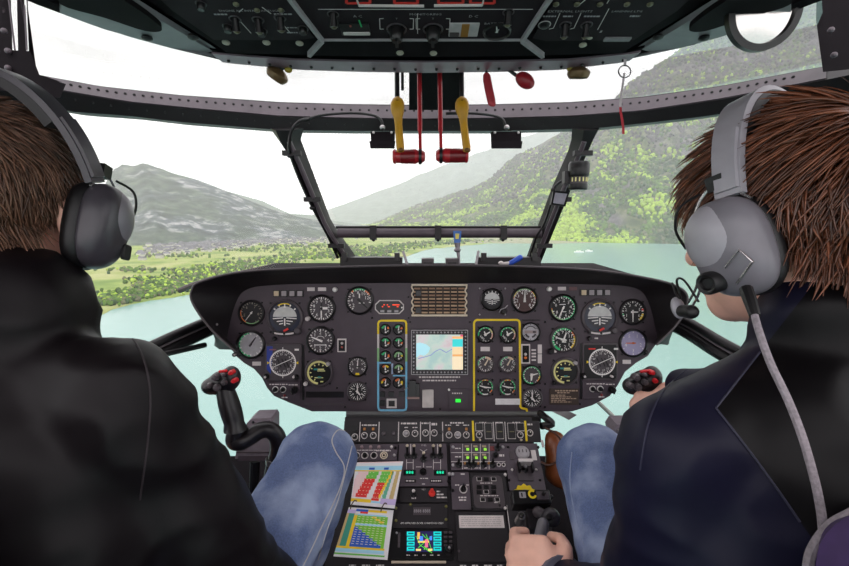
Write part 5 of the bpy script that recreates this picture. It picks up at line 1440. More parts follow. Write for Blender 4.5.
# ------------------------------------------------------------------ performance chart cards in front of the console
M_card = mat('card_white', 'ece8ea', 0.6, var=0.03)
HK = mat('card_ring', '6a5a52', 0.3, metal=0.8)
def card(label, quad, cells):
    base = thing('chart_card', label, 'card', quad[3])
    a, b, c, d = quad           # top-left, top-right, bottom-right, bottom-left in the cockpit
    n = (b - a).cross(d - a).normalized()
    if n.dot(CAM - a) < 0: n = -n
    def at(s, t, h): return a.lerp(b, s).lerp(d.lerp(c, s), t) + n * h
    mb = MB()
    for h in (0.0, 0.0015): mb.loft([[at(s / 12, t / 12, h) for s in range(13)] for t in range(13)], closed=False)
    mb.build('sheet', M_card, base, smooth=0, recalc=False)
    by = {}
    for s0, t0, s1, t1, m_, dk in cells: by.setdefault((m_, dk), []).append((s0, t0, s1, t1))
    for (m_, dk), rc in by.items():
        mb = MB()
        for s0, t0, s1, t1 in rc: 
            for i in range(6 if max(s1 - s0, t1 - t0) > 0.15 else 1):
                k_ = 6 if max(s1 - s0, t1 - t0) > 0.15 else 1
                for j in range(k_):
                    a0, a1 = s0 + (s1 - s0) * i / k_, s0 + (s1 - s0) * (i + 1) / k_; b0, b1 = t0 + (t1 - t0) * j / k_, t0 + (t1 - t0) * (j + 1) / k_
                    mb.add([at(a0, b0, 0.0019 + dk), at(a1, b0, 0.0019 + dk), at(a1, b1, 0.0019 + dk), at(a0, b1, 0.0019 + dk)], [(0, 1, 2, 3)])
        o = mb.build('printed_cells', MATS[m_], base, smooth=0); o['kind'] = 'stuff'
    return base, at
for nm, c in dict(pr_red='e8352f', pr_green='6fc94f', pr_yellow='f6cf2a', pr_lblue='a9def2', pr_blue='2a5fc4', pr_pink='f8d6d6', pr_teal='6ab89a', pr_tan='cdb27a', pr_lilac='cdb9e4', pr_lime='7ec83a', pr_dteal='3f9a84', pr_cell='f2e9c8').items(): mat(nm, c, 0.6, var=0.03)
cl1 = [(0.0, 0.10, 1, 0.20, 'pr_lblue', 0), (0.0, 0.20, 1, 0.225, 'pr_yellow', 0), (0.05, 0.0, 0.95, 0.02, 'pr_pink', 0)]
for i in range(7):               # two stepped bands per column block
    t0, t1 = 0.23 + 0.085 * i, 0.23 + 0.085 * (i + 1)
    x = 0.36 - 0.035 * i
    cl1 += [(x - 0.06, t0, 0.52 - 0.03 * i, t1, 'pr_green' if i < 2 else 'pr_red', 0.0002), (max(0.02, x - 0.28), t0, x - 0.06, t1, 'pr_pink', 0.0001)]
    y = 0.60 - 0.018 * i
    cl1 += [(y - 0.02, t0, y + 0.17 - 0.01 * i, t1, 'pr_green' if i < 3 else 'pr_red', 0.0002), (y + 0.17 - 0.01 * i, t0, y + 0.23 - 0.012 * i, t1, 'pr_yellow', 0.0002)]
    cl1 += [(0.80 - 0.02 * i, t0, 0.84 - 0.012 * i, t1, 'pr_teal', 0.0002), (0.89 - 0.008 * i, t0, 0.96 - 0.004 * i, t1, 'pr_tan', 0.0002)]
cl1 += [(0.30, 0.14, 0.42, 0.19, 'pr_blue', 0.0003), (0.62, 0.14, 0.72, 0.19, 'pr_blue', 0.0003), (0.0, 0.86, 0.45, 0.93, 'pr_yellow', 0.0002), (0.45, 0.83, 0.62, 0.88, 'pr_red', 0.0002), (0.45, 0.89, 0.66, 0.93, 'pr_lblue', 0.0002), (0.66, 0.82, 1.0, 0.94, 'pr_lilac', 0.0002)]
for i in range(7):
    for j in range(4):
        cl1.append((0.17 + 0.075 * j - 0.018 * i, 0.25 + 0.085 * i, 0.20 + 0.075 * j - 0.018 * i, 0.26 + 0.085 * i, 'pr_cell', 0.0005)); cl1.append((0.58 + 0.06 * j - 0.015 * i, 0.29 + 0.085 * i, 0.605 + 0.06 * j - 0.015 * i, 0.30 + 0.085 * i, 'pr_cell', 0.0005))
def cpt(x, y, h): 
    u, v = CF.uv(x, y, h); return CF.M @ Vector((u, v, h))
c1, at1 = card('white chart card with red and green stepped bands on the console', [cpt(356, 462.6, 0.020), cpt(403.2, 461.6, 0.020), cpt(394.6, 508.6, 0.020), cpt(350.4, 504.6, 0.020)], cl1)
cl2 = [(0.0, 0.05, 0.18, 0.13, 'pr_lilac', 0), (0.18, 0.03, 0.45, 0.08, 'pr_blue', 0), (0.28, 0.08, 0.45, 0.12, 'pr_red', 0.0002), (0.45, 0.03, 0.86, 0.08, 'pr_yellow', 0), (0.18, 0.13, 0.86, 0.16, 'pr_lblue', 0),
       (0.0, 0.13, 0.05, 0.80, 'pr_tan', 0), (0.05, 0.13, 0.17, 0.80, 'pr_dteal', 0), (0.17, 0.13, 0.24, 0.80, 'pr_yellow', 0), (0.24, 0.16, 0.90, 0.80, 'pr_lime', 0), (0.24, 0.33, 0.90, 0.37, 'pr_lblue', 0.0003), (0.0, 0.80, 0.92, 0.84, 'pr_yellow', 0), (0.0, 0.84, 0.92, 0.91, 'pr_lblue', 0), (0.0, 0.93, 0.94, 0.96, 'pr_green', 0)]
for i in range(7): cl2.append((0.24 + 0.085 * i, 0.40 + 0.055 * i, 0.24 + 0.085 * (i + 1), 0.80, 'pr_blue', 0.0003))
for i in range(3): cl2.append((0.56 + 0.085 * i, 0.17 + 0.045 * i, 0.66 + 0.085 * i, 0.21 + 0.045 * i, 'pr_yellow', 0.0003))
for i in range(7):
    for j in range(13): cl2.append((0.265 + 0.088 * i, 0.185 + 0.046 * j, 0.315 + 0.088 * i, 0.195 + 0.046 * j, 'pr_cell', 0.0006))
c2, at2 = card('white chart card with blue and green stepped grid on the console', [cpt(349, 507.4, 0.014), cpt(393.6, 510.6, 0.014), cpt(387.4, 560, 0.020), cpt(333.4, 556.4, 0.030)], cl2)
for s in (0.1, 0.78):
    p = at1(s, 1.0, 0.004); mb = MB(); mb.tube(smooth_path([p + Vector((0.004, 0.006, 0.004)), p + Vector((0.0, 0.0, 0.010)), p + Vector((-0.006, -0.008, 0.004)), p + Vector((-0.008, -0.012, -0.004))], 4), 0.0014, 6); mb.build('binder_ring', HK, c1)

# ================================================================== overhead console
OT = R(10)
OF = Frame(PY(424.5, 57, 1.075), C_R, Vector((0, -math.cos(OT), math.sin(OT))))
oh = thing('overhead_console', 'black overhead switch panel with white outlined centre section', 'console', OF.o)
OF.owner = oh
M_oh = mat('overhead_black', '282025', 0.75, spec=0.2, var=0.12, nscale=30, bump=0.05)
opoly = [OF.uv(x, y) for x, y in [(228, 53), (330, 56), (424, 57), (530, 56), (622, 53), (690, 12), (720, -12), (740, -60), (110, -60), (130, -12), (158, 8)]]
mb = MB(OF.M); mb.prism(opoly, -0.05, 0.0, 0.0); mb.build('overhead_body', M_dark, oh, smooth=0)
cp = [OF.uv(x, y) for x, y in [(323, 36.4), (523, 36.4), (548, -4), (580, -50), (262, -50), (294, -4)]]
mb = MB(OF.M); mb.prism(cp, 0, 0.006, 0.001); ocp = mb.build('centre_module', M_oh, oh, smooth=20)
lp = [OF.uv(x, y) for x, y in [(214, 38), (300, 38), (315, 36), (287, -4), (240, -50), (110, -50), (172, 8)]]
mb = MB(OF.M); mb.prism(lp, 0, 0.005, 0.001); olp = mb.build('side_module', M_oh, oh, smooth=20)
rp_ = [OF.uv(x, y) for x, y in [(532, 36), (546, 39), (634, 38), (678, 8), (740, -50), (600, -50), (556, -4)]]
mb = MB(OF.M); mb.prism(rp_, 0, 0.005, 0.001); orp = mb.build('side_module', M_oh, oh, smooth=20)
def oline(pts, w, m, parent, z=0.006, h=0.0005, name='outline'):
    mb = MB(OF.M); q = [OF.uv(x, y, z) for x, y in pts]
    for a, b in zip(q, q[1:]): mb.bar(a[0], a[1], b[0], b[1], w, z, h)
    return mb.build(name, m, parent, smooth=0)
mb = MB()
for pts in ([(262, -44), (294, 0), (322.5, 37), (309, 52)], [(577, -44), (546, 0), (522, 37), (543, 53)]):
    oline(pts, 0.0075, mat('edge_silver', 'a9a2a6', 0.35), oh, 0.002, 0.012, 'edge_bead')
oline([(322, 37.2), (523, 37.2)], 0.0035, mat('edge_silver', 'a9a2a6', 0.35), oh, 0.002, 0.008, 'edge_bead')
OK_ = dict(frame=OF)
def otext(s, x, y, h, parent, sx=1.0, z=0.0066, m=None):
    u, v = OF.uv(x, y); mb = MB(OF.M); mb.text(s, u, v, h * OF.k(x, y), z, sx); return mb.build('lettering', m or mat('print_grey', 'aaa3a6', 0.5), parent, smooth=0)
otext('A C', 357.6, 13, 3.8, ocp); otext('D C', 473.4, 13, 3.8, ocp); otext('MONITORING', 425.5, 11, 3.2, ocp, 1.1); otext('BATT TEMP', 497, 20.4, 3.2, ocp, 1.1)
otext('EXTERNAL LIGHTS', 570, 8, 3.4, olp if False else orp, 1.1); otext('LANDING LTG', 627, 8, 3.0, orp, 1.1); otext('ENGINE AIR INTAKE ANTI-ICING', 252, 7.4, 3.0, olp, 1.05)
oline([(318, 9.2), (533, 9.2)], 0.0014, M_plac, ocp, 0.0062)
oline([(417.4, 13.5), (417.6, 33.5)], 0.0014, M_plac, ocp, 0.0062)
for x0, x1 in ((346.5, 370), (394.4, 417.6), (438.5, 463), (470.4, 494.4)):
    oline([(x0, -14), (x0, 3), (x1, 3), (x1, -14)], 0.0050, M_red, ocp, 0.0062, 0.001, 'red_frame')
oline([(357, -1), (359, 4.6), (424, 5.0)], 0.0022, M_plac, ocp, 0.008, 0.004, 'guard_wire'); oline([(434, 4.6), (482, 4.2), (483.4, 0)], 0.0022, M_plac, ocp, 0.008, 0.004, 'guard_wire')
def oplate(x0, y0, x1, y1, m, h, parent, nm, z=0.006): return plate(x0, y0, x1, y1, m, h, 0.0015, parent, OF, nm, z)
def oknob(x, y, r, m, h, parent, nm='knob', pointer=False):
    o = knob(x, y, r, m, h, parent, OF, nm, pointer); o.matrix_basis = Matrix.Translation(OF.n * 0.005); return o
a = oplate(340.5, 19.5, 369.5, 31.4, M_switch, 0.003, ocp, 'meter'); oplate(343.5, 27.6, 370, 30.2, M_plac, 0.002, a, 'scale_edge', 0.009); oline([(359, 20, ), (361.5, 27)], 0.003, M_green, a, 0.0092); oknob(350.5, 21.4, 1.3, mat('mark_dull_red', 'a05048', 0.5), 0.006, a, 'red_mark')
a = oplate(449, 19.5, 478.5, 32.4, mat('meter_pale', 'b9b2b4', 0.4), 0.003, ocp, 'meter'); oplate(461.2, 19.4, 468.8, 32.4, mat('tape_ochre', '9c6a20', 0.5), 0.001, a, 'ochre_tape', 0.009); oplate(449.6, 28, 459, 32, M_bezel_g, 0.0006, a, 'shaded_scale', 0.009); 
gauge(497, 28, 12.2, M_face, (14, -90, 90), arcs=[(20, 55, M_green, 0.55, 0.75), (55, 95, M_yellow, 0.55, 0.75), (-90, -70, M_red, 0.55, 0.7)], needles=[(-12, 0.75, 1.6, M_white), (20, 0.3, 1.6, M_white)], screws=False, frame=OF, label='battery temperature gauge')[0].matrix_basis = Matrix.Translation(OF.n * 0.004)
for x in (396.6, 433):
    cring(x, 26, 9.5, M_bezel_g, ocp, 0.8, 0.006, 0.002, OF); oknob(x, 26, 7.0, M_switch, 0.026, ocp, 'rotary_knob', True)
    for s in (-1, 1):
        oline([(x + s * 13, 18.4), (x + s * 17, 18.6), (x + s * 16.6, 29), (x + s * 13, 29)], 0.0016, M_plac, ocp, 0.0062)
    otext('T', x, 15.4, 2.6, ocp)
for x, y, p_ in [(333, 11, ocp), (508.4, 9, ocp), (565.4, 22, orp), (586.6, 22, orp), (258, 17, olp), (235, 16, olp), (280, 15, olp)]:
    u, v = OF.uv(x, y)
    t = cring(x, y, 5.4, M_bezel_g, p_, 0.6, 0.005, 0.002, OF)
    mb = MB(OF.M); mb.tube([(u, v, 0.004), (u, v - 0.005, 0.018), (u, v - 0.008, 0.026)], [0.006, 0.007, 0.008], 10); sw = mb.build('toggle_switch', M_switch, p_)
    mb = MB(OF.M); mb.ell((u, v - 0.0085, 0.0262), (0.006, 0.006, 0.002), 10, 6); mb.build('toggle_tip', mat('tip_olive', '5f5a42', 0.4), sw)
oknob(544.4, 22, 5.0, M_switch, 0.006, orp); cring(544.4, 22, 6.0, M_plac, orp, 0.4, 0.005, 0.001, OF)
for x, y in [(228, 24), (303, 26), (201, 1), (262, 28)]: cring(x, y, 5.0, M_bezel_g, olp, 0.5, 0.005, 0.001, OF); oknob(x, y, 4.2, M_switch, 0.012, olp)
for pts in ([(549, 29), (553.4, 28), (560, 13)], [(570, 29), (574, 28), (581, 13)], [(597.6, 29.6), (609, 8.6)], [(585, 0), (580, 4)], [(610, -2), (607, 3.4)]): oline(pts, 0.0014, M_plac, orp, 0.0052)
for pts in ([(240, 21), (251, 33)], [(282, 23), (290.4, 33)], [(239, 12), (243, 8.6)], [(262, 7), (271, 13.6)], [(258, 29), (263, 33)]): oline(pts, 0.0014, M_plac, olp, 0.0052)
dashes([(543, 556, 13.6, 1.4), (563, 573, 13.6, 1.4), (584, 600, 13.6, 1.4), (630, 640, 13.4, 1.6), (600, 602, 29, 2.0)], mat('print_grey', 'aaa3a6', 0.5), OF, orp, 0.0052); dashes([(214, 228, 11.6, 1.4), (274, 292, 11.4, 1.4), (287, 298, 25, 1.0), (287, 298, 30, 1.0)], mat('print_grey', 'aaa3a6', 0.5), OF, olp, 0.0052)
oplate(604, 34.4, 630.6, 38, mat('tag_grey', '8d888c', 0.5), 0.004, orp, 'placard', 0.004)
for x, y in [(266.4, 41.6), (226, 41.6), (299.6, 42.4), (400, 52), (433.4, 52.4), (583, 44), (590, 36)]:
    u, v = OF.uv(x, y); mb = MB(OF.M); mb.ell((u, v, 0.002), (0.0085, 0.0085, 0.004), 10, 6); mb.build('stud', mat('stud_pale', 'b5ad9c', 0.4), oh)
for x, y in [(257, 7), (281, 7), (556, 1), (577, 1), (600, 1), (627, 1), (650, 1), (236, 1)]:
    u, v = OF.uv(x, y); mb = MB(OF.M); mb.ell((u, v, 0.006), (0.006, 0.006, 0.004), 8, 6); mb.build('screw', mat('tip_olive', '5f5a42', 0.4), oh)
# ================================================================== things hanging around the windscreen
M_yl = mat('lever_yellow', 'cc951a', 0.4, var=0.1)
M_yd = mat('lever_ochre', '6e4a12', 0.45)
M_rodk = mat('rod_black', '1d191c', 0.4)
M_redl = mat('lever_red', 'b3222c', 0.3, var=0.08, coat=0.3)
M_redd = mat('lever_dark_red', '7a1018', 0.3, var=0.15)
for k, (x0, x1) in enumerate(((397.5, 400.5), (462, 467))):
    t = thing('yellow_lever', ['yellow spoon-shaped overhead lever farther from the hanging red tag', 'yellow spoon-shaped overhead lever nearer the hanging red tag'][k], 'lever', P(x0, 72, 1.17))
    mb = MB(); mb.tube([P(x0 - 0.5, 66, 1.17), P(x0 - 0.3, 100, 1.165)], 0.0065, 10); mb.build('rod', M_rodk, t)
    secs = []
    for y, w, dx in [(96.5, 1.5, 0), (99, 5.0, 0), (103, 6.8, 0), (108, 7.0, 0), (113, 6.0, .05), (118, 4.4, .2), (124, 3.8, .35), (135, 3.9, .6), (146, 4.1, .9), (151.5, 3.6, 1), (152.5, 1.5, 1)]:
        c = P(x0 + (x1 - x0) * dx, y, 1.15); q = w * 1.15 / F
        secs.append([c + C_R * (q * math.cos(a)) + Vector((0, 1, 0)) * (q * 0.8 * math.sin(a)) for a in [2 * math.pi * i / 14 for i in range(14)]])
    mb = MB(); mb.loft(secs); mb.build('handle', M_yl, t, smooth=60)
    mb = MB(); mb.ell(P(x0, 104.5, 1.145), (0.0125, 0.008, 0.014), 14, 8); mb.build('handle_socket', M_yd, t)
    mb = MB(); mb.ell(P(x1 + 0.2, 150, 1.143), (0.0075, 0.006, 0.006), 10, 6); mb.build('handle_end', M_yd, t)
mb = MB(); mb.tube([P(402.3, 66, 1.19), P(402.5, 90, 1.19)], 0.004, 8); mb.build('guide_pin', M_rodk, bpy.data.objects['yellow_lever'])
for k, (xt, xb, c0, c1, yc) in enumerate(((419.3, 420.3, 392.5, 425.5, 156.6), (439.6, 441.0, 435.4, 468.6, 155.6))):
    t = thing('red_lever', ['red overhead lever whose dark red grip points away from the compass', 'red overhead lever whose dark red grip points towards the compass'][k], 'lever', P(xt, 72, 1.19))
    mb = MB(); mb.tube([P(xt, 66, 1.19), P(xt + (xb - xt) * 0.7, 131, 1.185)], 0.0065, 10); mb.tube([P(xt + (xb - xt) * 0.7, 131, 1.185), P(xb, 150, 1.18)], 0.0042, 8); mb.build('rod', M_redl, t)
    prof = [(0.0, 0), (5.4, 0.2), (7.0, 1.2), (7.2, 3.0), (6.3, 3.6), (6.3, 12), (6.9, 16), (7.2, 23), (6.6, 24.2), (5.8, 26), (6.2, 29.5), (4.4, 32.4), (0.0, 33)]
    if k == 1: prof = [(0.0, 0), (4.4, 0.6), (6.2, 3.0), (5.8, 7), (6.6, 8.8), (7.2, 10), (6.9, 16), (6.6, 21), (6.6, 29.4), (7.2, 30), (7.0, 32), (5.4, 32.8), (0, 33)]
    kk = 1.18 / F
    X = Matrix(((0, 0, 1, 0), (1, 0, 0, 0), (0, 1, 0, 0), (0, 0, 0, 1)))
    mb = MB(); mb.lathe([(max(r * kk, 1e-5), z * kk) for r, z in prof], P(c0, yc, 1.18), 18, X); mb.build('grip', M_redl, t)
    a, b = (397, 415) if k == 0 else (446, 465)
    mb = MB(); mb.lathe([(0.0, 0), (6.75 * kk, 0.01), (7.0 * kk, (b - a) * 0.5 * kk), (6.75 * kk, (b - a) * kk), (0, (b - a) * kk + 0.0002)], P(a, yc, 1.1785), 18, X); mb.build('grip_window', M_redd, t)
    mb = MB(); mb.ringlathe([(6.9 * kk, 0), (7.6 * kk, 0), (7.6 * kk, 3 * kk), (6.9 * kk, 3 * kk)], n=18)
    mb.v = [X @ v + P(xb - 1.6, yc, 1.18) for v in mb.v]; mb.build('strap', M_rodk, t)

# small black boxes under the beam, each on its cable
for k, (x0, x1, path) in enumerate(((370.5, 394.5, [(304, 121, 1.42), (320, 115.5, 1.40), (350, 113, 1.39), (372, 115, 1.39), (381, 120, 1.39), (382.4, 127, 1.39)]), (492, 521.5, [(446, 113.6, 1.40), (470, 113.2, 1.39), (490, 115, 1.39), (502, 119, 1.39), (506, 127, 1.39)]))):
    t = thing('visor_box', ['small black box hanging from the beam on a long cable', 'small black box hanging from the beam on a short cable'][k], 'box', P((x0 + x1) / 2, 131, 1.40))
    a, b, c, d = P(x0, 131.5, 1.40), P(x1, 131.5, 1.40), P(x1 - 0.6, 147.5, 1.39), P(x0 + 0.6, 147.5, 1.39)
    mb = MB(); mb.loft([[a, b, c, d], [p + Vector((0, 0.03, 0.002)) for p in (a, b, c, d)]]); bx = mb.build('case', M_dark, t, smooth=0)
    mb = MB(); mb.loft([[P(x0 - 1.2, 141, 1.388), P(x1 + 1.0, 141, 1.388), P(x1, 148.6, 1.38), P(x0, 148.6, 1.38)], [P(x0 - 1.2, 141, 1.40), P(x1 + 1.0, 141, 1.40), P(x1, 148.6, 1.40), P(x0, 148.6, 1.40)]]); mb.build('flap', M_dark, t, smooth=0)
    mb = MB(); mb.tube(smooth_path([P(*p) for p in path], 6), 0.0042, 8); mb.build('cable', M_rodk, t)
    mb = MB(); mb.ell(P((x0 + x1) / 2, 127.5, 1.385), (0.009, 0.009, 0.008), 10, 8); mb.build('cable_nut', M_steel, t)
    for x in (x0 + 3, x1 - 3): mb = MB(); mb.ell(P(x, 132.6, 1.396), (0.004, 0.004, 0.004), 8, 6); mb.build('screw', M_plac, t)
# cable running down the pillar
t = thing('pillar_cable', 'black cable looping off the beam and down the pillar', 'cable', P(289, 160, 1.47))
pts = [P(310, 119, 1.41), P(300, 121, 1.42), P(292, 130, 1.43), P(289, 146, 1.46), P(291, 156, 1.50), P(300, 180, 1.555), P(313, 208, 1.62), P(328, 236, 1.69), P(338, 258, 1.74)]
mb = MB(); mb.tube(smooth_path(pts, 6), 0.0055, 8); mb.build('sheath', M_rodk, t)
for i in (4, 6): mb = MB(); mb.ell(pts[i] + Vector((0, -0.006, 0)), (0.012, 0.010, 0.008), 10, 8); mb.build('clamp', M_frame, t)
# second thin cable on the other pillar
t = thing('pillar_wire', 'thin black wire looping from the compass down its pillar', 'cable', P(552, 195, 1.54))
mb = MB(); mb.tube(smooth_path([P(572, 178, 1.52), P(560, 182, 1.53), P(553, 190, 1.54), P(551, 203, 1.57), P(545, 222, 1.62), P(536, 238, 1.66), P(530, 256, 1.73)], 6), 0.0045, 8); mb.build('sheath', M_rodk, t)
mb = MB(); mb.ell(P(553, 190, 1.535), (0.009, 0.008, 0.008), 8, 6); mb.build('clamp', M_frame, t)
# magnetic compass on its pillar
t = thing('magnetic_compass', 'round black magnetic compass bracketed to the windscreen pillar', 'compass', P(577, 190, 1.46))
kk = 1.46 / F
mb = MB(); c = P(578, 190, 1.46)
mb.lathe([(0, 0), (8.4 * kk, 0), (9.2 * kk, 1.5 * kk), (9.0 * kk, 6 * kk)], c, 24); mb.build('base', M_switch, t)
mb = MB(); mb.lathe([(8.6 * kk, 6 * kk), (8.6 * kk, 13 * kk)], c, 24); mb.build('scale_drum', M_face_g, t)
mb = MB(); mb.lathe([(9.4 * kk, 13 * kk), (10.2 * kk, 15 * kk), (10.2 * kk, 25 * kk), (9.0 * kk, 27.5 * kk), (0, 28 * kk)], c, 24); mb.build('cap', M_switch, t)
mb = MB()
for i in range(6):
    a = R(-150 + 24 * i); q = c + Vector((8.7 * kk * math.cos(a), 8.7 * kk * math.sin(a), 8 * kk)); mb.box(-0.002, -0.001, 0, 0.002, 0.001, 4 * kk, Matrix.Translation(q) @ Matrix.Rotation(a + math.pi / 2, 4, 'Z'))
mb.build('scale_marks', M_pyellow, t, smooth=0)
mb = MB(); mb.box(-0.045, 0.0, 0.02, 0.0, 0.03, 0.06, Matrix.Translation(c)); mb.build('bracket', M_frame, t, smooth=0)
t = thing('deviation_card', 'small pale card in a black holder on the pillar', 'card', P(559, 205, 1.55))
fr = [P(553.5, 190.5, 1.52), P(569.5, 192, 1.52), P(565.5, 206.5, 1.545), P(551, 204.5, 1.545)]
mb = MB(); mb.loft([fr, [p + Vector((0, 0.012, 0)) for p in fr]]); mb.build('holder', M_switch, t, smooth=0)
cd = [P(555.4, 192.6, 1.518), P(567.2, 193.8, 1.518), P(563.8, 204.6, 1.542), P(553, 203, 1.542)]
mb = MB(); mb.loft([cd, [p + Vector((0, 0.002, 0)) for p in cd]]); mb.build('card_sheet', mat('card_lilac', 'b9b4c2', 0.5), t, smooth=0)

# swivel lamps under the ceiling edge
M_brass = mat('lamp_brass', '7a6040', 0.4, metal=0.3, var=0.25)
for k, (x, y, sgn) in enumerate(((277.5, 74.5, -1), (578.6, 73, 1))):
    t = thing('swivel_lamp', ['brass-toned swivel lamp tipped sideways under the ceiling edge', 'brass-toned swivel lamp facing down under the ceiling edge'][k], 'lamp', P(x, 66, 1.1))
    c = P(x, y, 1.10); kk = 1.10 / F
    X = (Matrix.Rotation(R(38 if k == 0 else 0), 4, 'Y') @ Matrix.Rotation(R(12), 4, 'X'))
    mb = MB(); mb.lathe([(5.0 * kk, -5.5 * kk), (9.5 * kk, -4.5 * kk), (11.2 * kk, -1 * kk), (11.0 * kk, 1.5 * kk), (8 * kk, 4 * kk), (4 * kk, 6 * kk), (0, 6.4 * kk)], c, 20, X); mb.build('shade', M_brass, t)
    mb = MB(); mb.lathe([(9.0 * kk, -5.2 * kk), (8.6 * kk, -4.9 * kk), (0, -4.8 * kk)], c, 20, X); mb.build('lens', mat('lens_dark', '2e2418', 0.2), t)
    mb = MB(); mb.tube([c + Vector((0, 0, 4 * kk)), P(x + (9 if k == 0 else 0), 66, 1.1)], 0.006, 8); mb.build('stem', M_rodk, t)
    mb = MB(); mb.ell(P(x + (11 if k == 0 else -8), 69.5 if k == 0 else 68.4, 1.10), (0.010, 0.008, 0.008), 10, 8); mb.build('adjuster', mat('adj_yellow', 'b09a3a', 0.4), t)
# red tags
t = thing('red_tag', 'long red tag hanging straight down from the ceiling edge', 'tag', P(485, 72, 1.12))
secs = []
for y, w, dx in [(72, 1.2, 0), (75, 3.6, .3), (80, 4.2, .7), (90, 4.4, 2.5), (100, 4.3, 4.6), (105, 3.8, 5.6), (106.6, 1.6, 6)]:
    c = P(486.5 + dx, y, 1.12); q = w * 1.12 / F
    secs.append([c + C_R * (q * math.cos(a)) + Vector((0, 1, 0)) * (q * 0.5 * math.sin(a)) for a in [2 * math.pi * i / 12 for i in range(12)]])
mb = MB(); mb.loft(secs); mb.build('tag_body', mat('tag_red', 'b4303a', 0.5, var=0.15), t, smooth=60)
mb = MB(); mb.tube([P(485.6, 66, 1.12), P(486.6, 73, 1.12)], 0.003, 6); mb.build('cord', M_rodk, t)
t = thing('red_knob_lever', 'red bulb knob on a slanting stalk below the ceiling', 'lever', P(506, 68, 1.12))
mb = MB(); mb.tube([P(505, 67, 1.12), P(517, 76, 1.12)], 0.0045, 8); mb.build('stalk', M_rodk, t)
mb = MB(); mb.ell(P(525, 80.5, 1.115), (0.026, 0.017, 0.018), 18, 12, Matrix.Rotation(R(32), 4, 'Y')); mb.build('bulb', mat('bulb_red', 'a8232e', 0.35), t)
# ring and ribbon
t = thing('ribbon_pull', 'steel ring with a red and white ribbon hanging from the ceiling', 'ribbon', P(625, 60, 1.0))
mb = MB(); c = P(624.6, 71.5, 1.0)
mb.tube([c + C_R * (0.0135 * math.cos(a)) + C_U * (0.0135 * math.sin(a)) for a in [2 * math.pi * i / 24 for i in range(25)]], 0.0014, 6); mb.build('ring', mat('ring_grey', '4a4548', 0.35, metal=0.6), t)
mb = MB(); mb.loft([[P(623.6, 59, 1.0), P(626.8, 59, 1.0)], [P(623.6, 66, 1.0), P(626.2, 66, 1.0)]], closed=False); mb.build('loop', mat('ribbon_white', 'd9cdd0', 0.7), t)
def strip(pts, w, m, nm):
    mb = MB(); mb.loft([[P(x - w / 2, y, 1.0), P(x + w / 2, y, 1.0 - 0.002), P(x + w / 2, y, 1.0), P(x - w / 2, y, 1.002)] for x, y in pts]); return mb.build(nm, m, t, smooth=60)
strip([(624.4, 73), (623.4, 80), (622.0, 90), (620.6, 100), (620.4, 107)], 2.4, mat('ribbon_white', 'd9cdd0', 0.7), 'white_ribbon')
strip([(620.4, 107), (620.8, 113), (622.2, 120), (623.2, 128), (623.4, 134)], 2.6, mat('ribbon_red', 'c42f3c', 0.6), 'red_ribbon')
# round mirror under the ceiling
t = thing('round_mirror', 'black rimmed round mirror half hidden by the ceiling edge', 'mirror', P(764, 20, 0.80))
fm = Frame(P(764, 11, 0.80), C_R, Vector((0.0, -0.16, 0.98)))
mb = MB(fm.M); n = 40; rx = 0.053
mb.ringlathe([(rx, -0.006), (rx, 0.006), (rx + 0.012, 0.006), (rx + 0.013, -0.006)], n=40); mb.build('rim', M_switch, t)
mb = MB(fm.M); mb.lathe([(rx + 0.001, 0.001), (rx * 0.5, 0.003), (0, 0.0036)], n=40); mb.build('mirror_face', mat('mirror_silver', 'd8d4d0', 0.12, metal=1.0, var=0.02), t, smooth=60)
mb = MB(); mb.tube([P(764, 8, 0.815), P(764, -30, 0.80)], 0.005, 8); mb.build('stem', M_rodk, t)

# ledge behind the hood: two trays, two small units, blue latch, blue-handled tool, wiper
for k, (x0, x1) in enumerate(((340, 402), (478, 541))):
    t = thing('vent_tray', ['low black defroster tray at the foot of the cable pillar', 'low black defroster tray at the foot of the compass pillar'][k], 'tray', P((x0 + x1) / 2, 268, 1.70))
    a = [P(x0, 257.5, 1.70), P(x1, 257.5, 1.70), P(x1, 269, 1.70), P(x0, 269, 1.70)]
    mb = MB(); mb.loft([a, [p + Vector((0, 0.05, 0.0)) for p in a]]); mb.build('tray_wall', M_frame, t, smooth=0)
    for x in ((x0 + 4, x1 - 5) if k == 0 else (x0 + 6, x1 - 6)):
        b = [P(x - 2.6, 253, 1.69), P(x + 2.6, 253, 1.69), P(x + 2.6, 261, 1.69), P(x - 2.6, 261, 1.69)]
        mb = MB(); mb.loft([b, [p + Vector((0, 0.02, 0)) for p in b]]); mb.build('tab', M_switch, t, smooth=0)
    xs = (403, 408) if k == 0 else (478.4, 475.6)
    mb = MB(); mb.tube([P(xs[0], 251, 1.66), P(xs[1], 267, 1.64)], 0.005, 8); mb.build('stay', M_knob_g, t)
for k, x in enumerate((427.5, 452)):
    t = thing('sensor_unit', ['small dark unit on the ledge clear of the blue latch', 'small dark unit on the ledge under the blue latch'][k], 'box', P(x, 268, 1.62))
    a = [P(x - 6, 259, 1.60), P(x + 6.4, 259, 1.60), P(x + 6.4, 269, 1.60), P(x - 6, 269, 1.60)]
    mb = MB(); mb.loft([a, [p + Vector((0, 0.05, 0.0)) for p in a]]); mb.build('case', mat('unit_grey', '4a4446', 0.5), t, smooth=0)
    b = [P(x - 4, 262, 1.598), P(x + 4.4, 262, 1.598), P(x + 4.4, 266, 1.598), P(x - 4, 266, 1.598)]
    mb = MB(); mb.loft([b, [p + Vector((0, 0.004, 0)) for p in b]]); mb.build('front', M_switch, t, smooth=0)
t = thing('blue_latch', 'steel latch with a blue and yellow plate on the cross bar', 'latch', P(457, 268, 1.66))
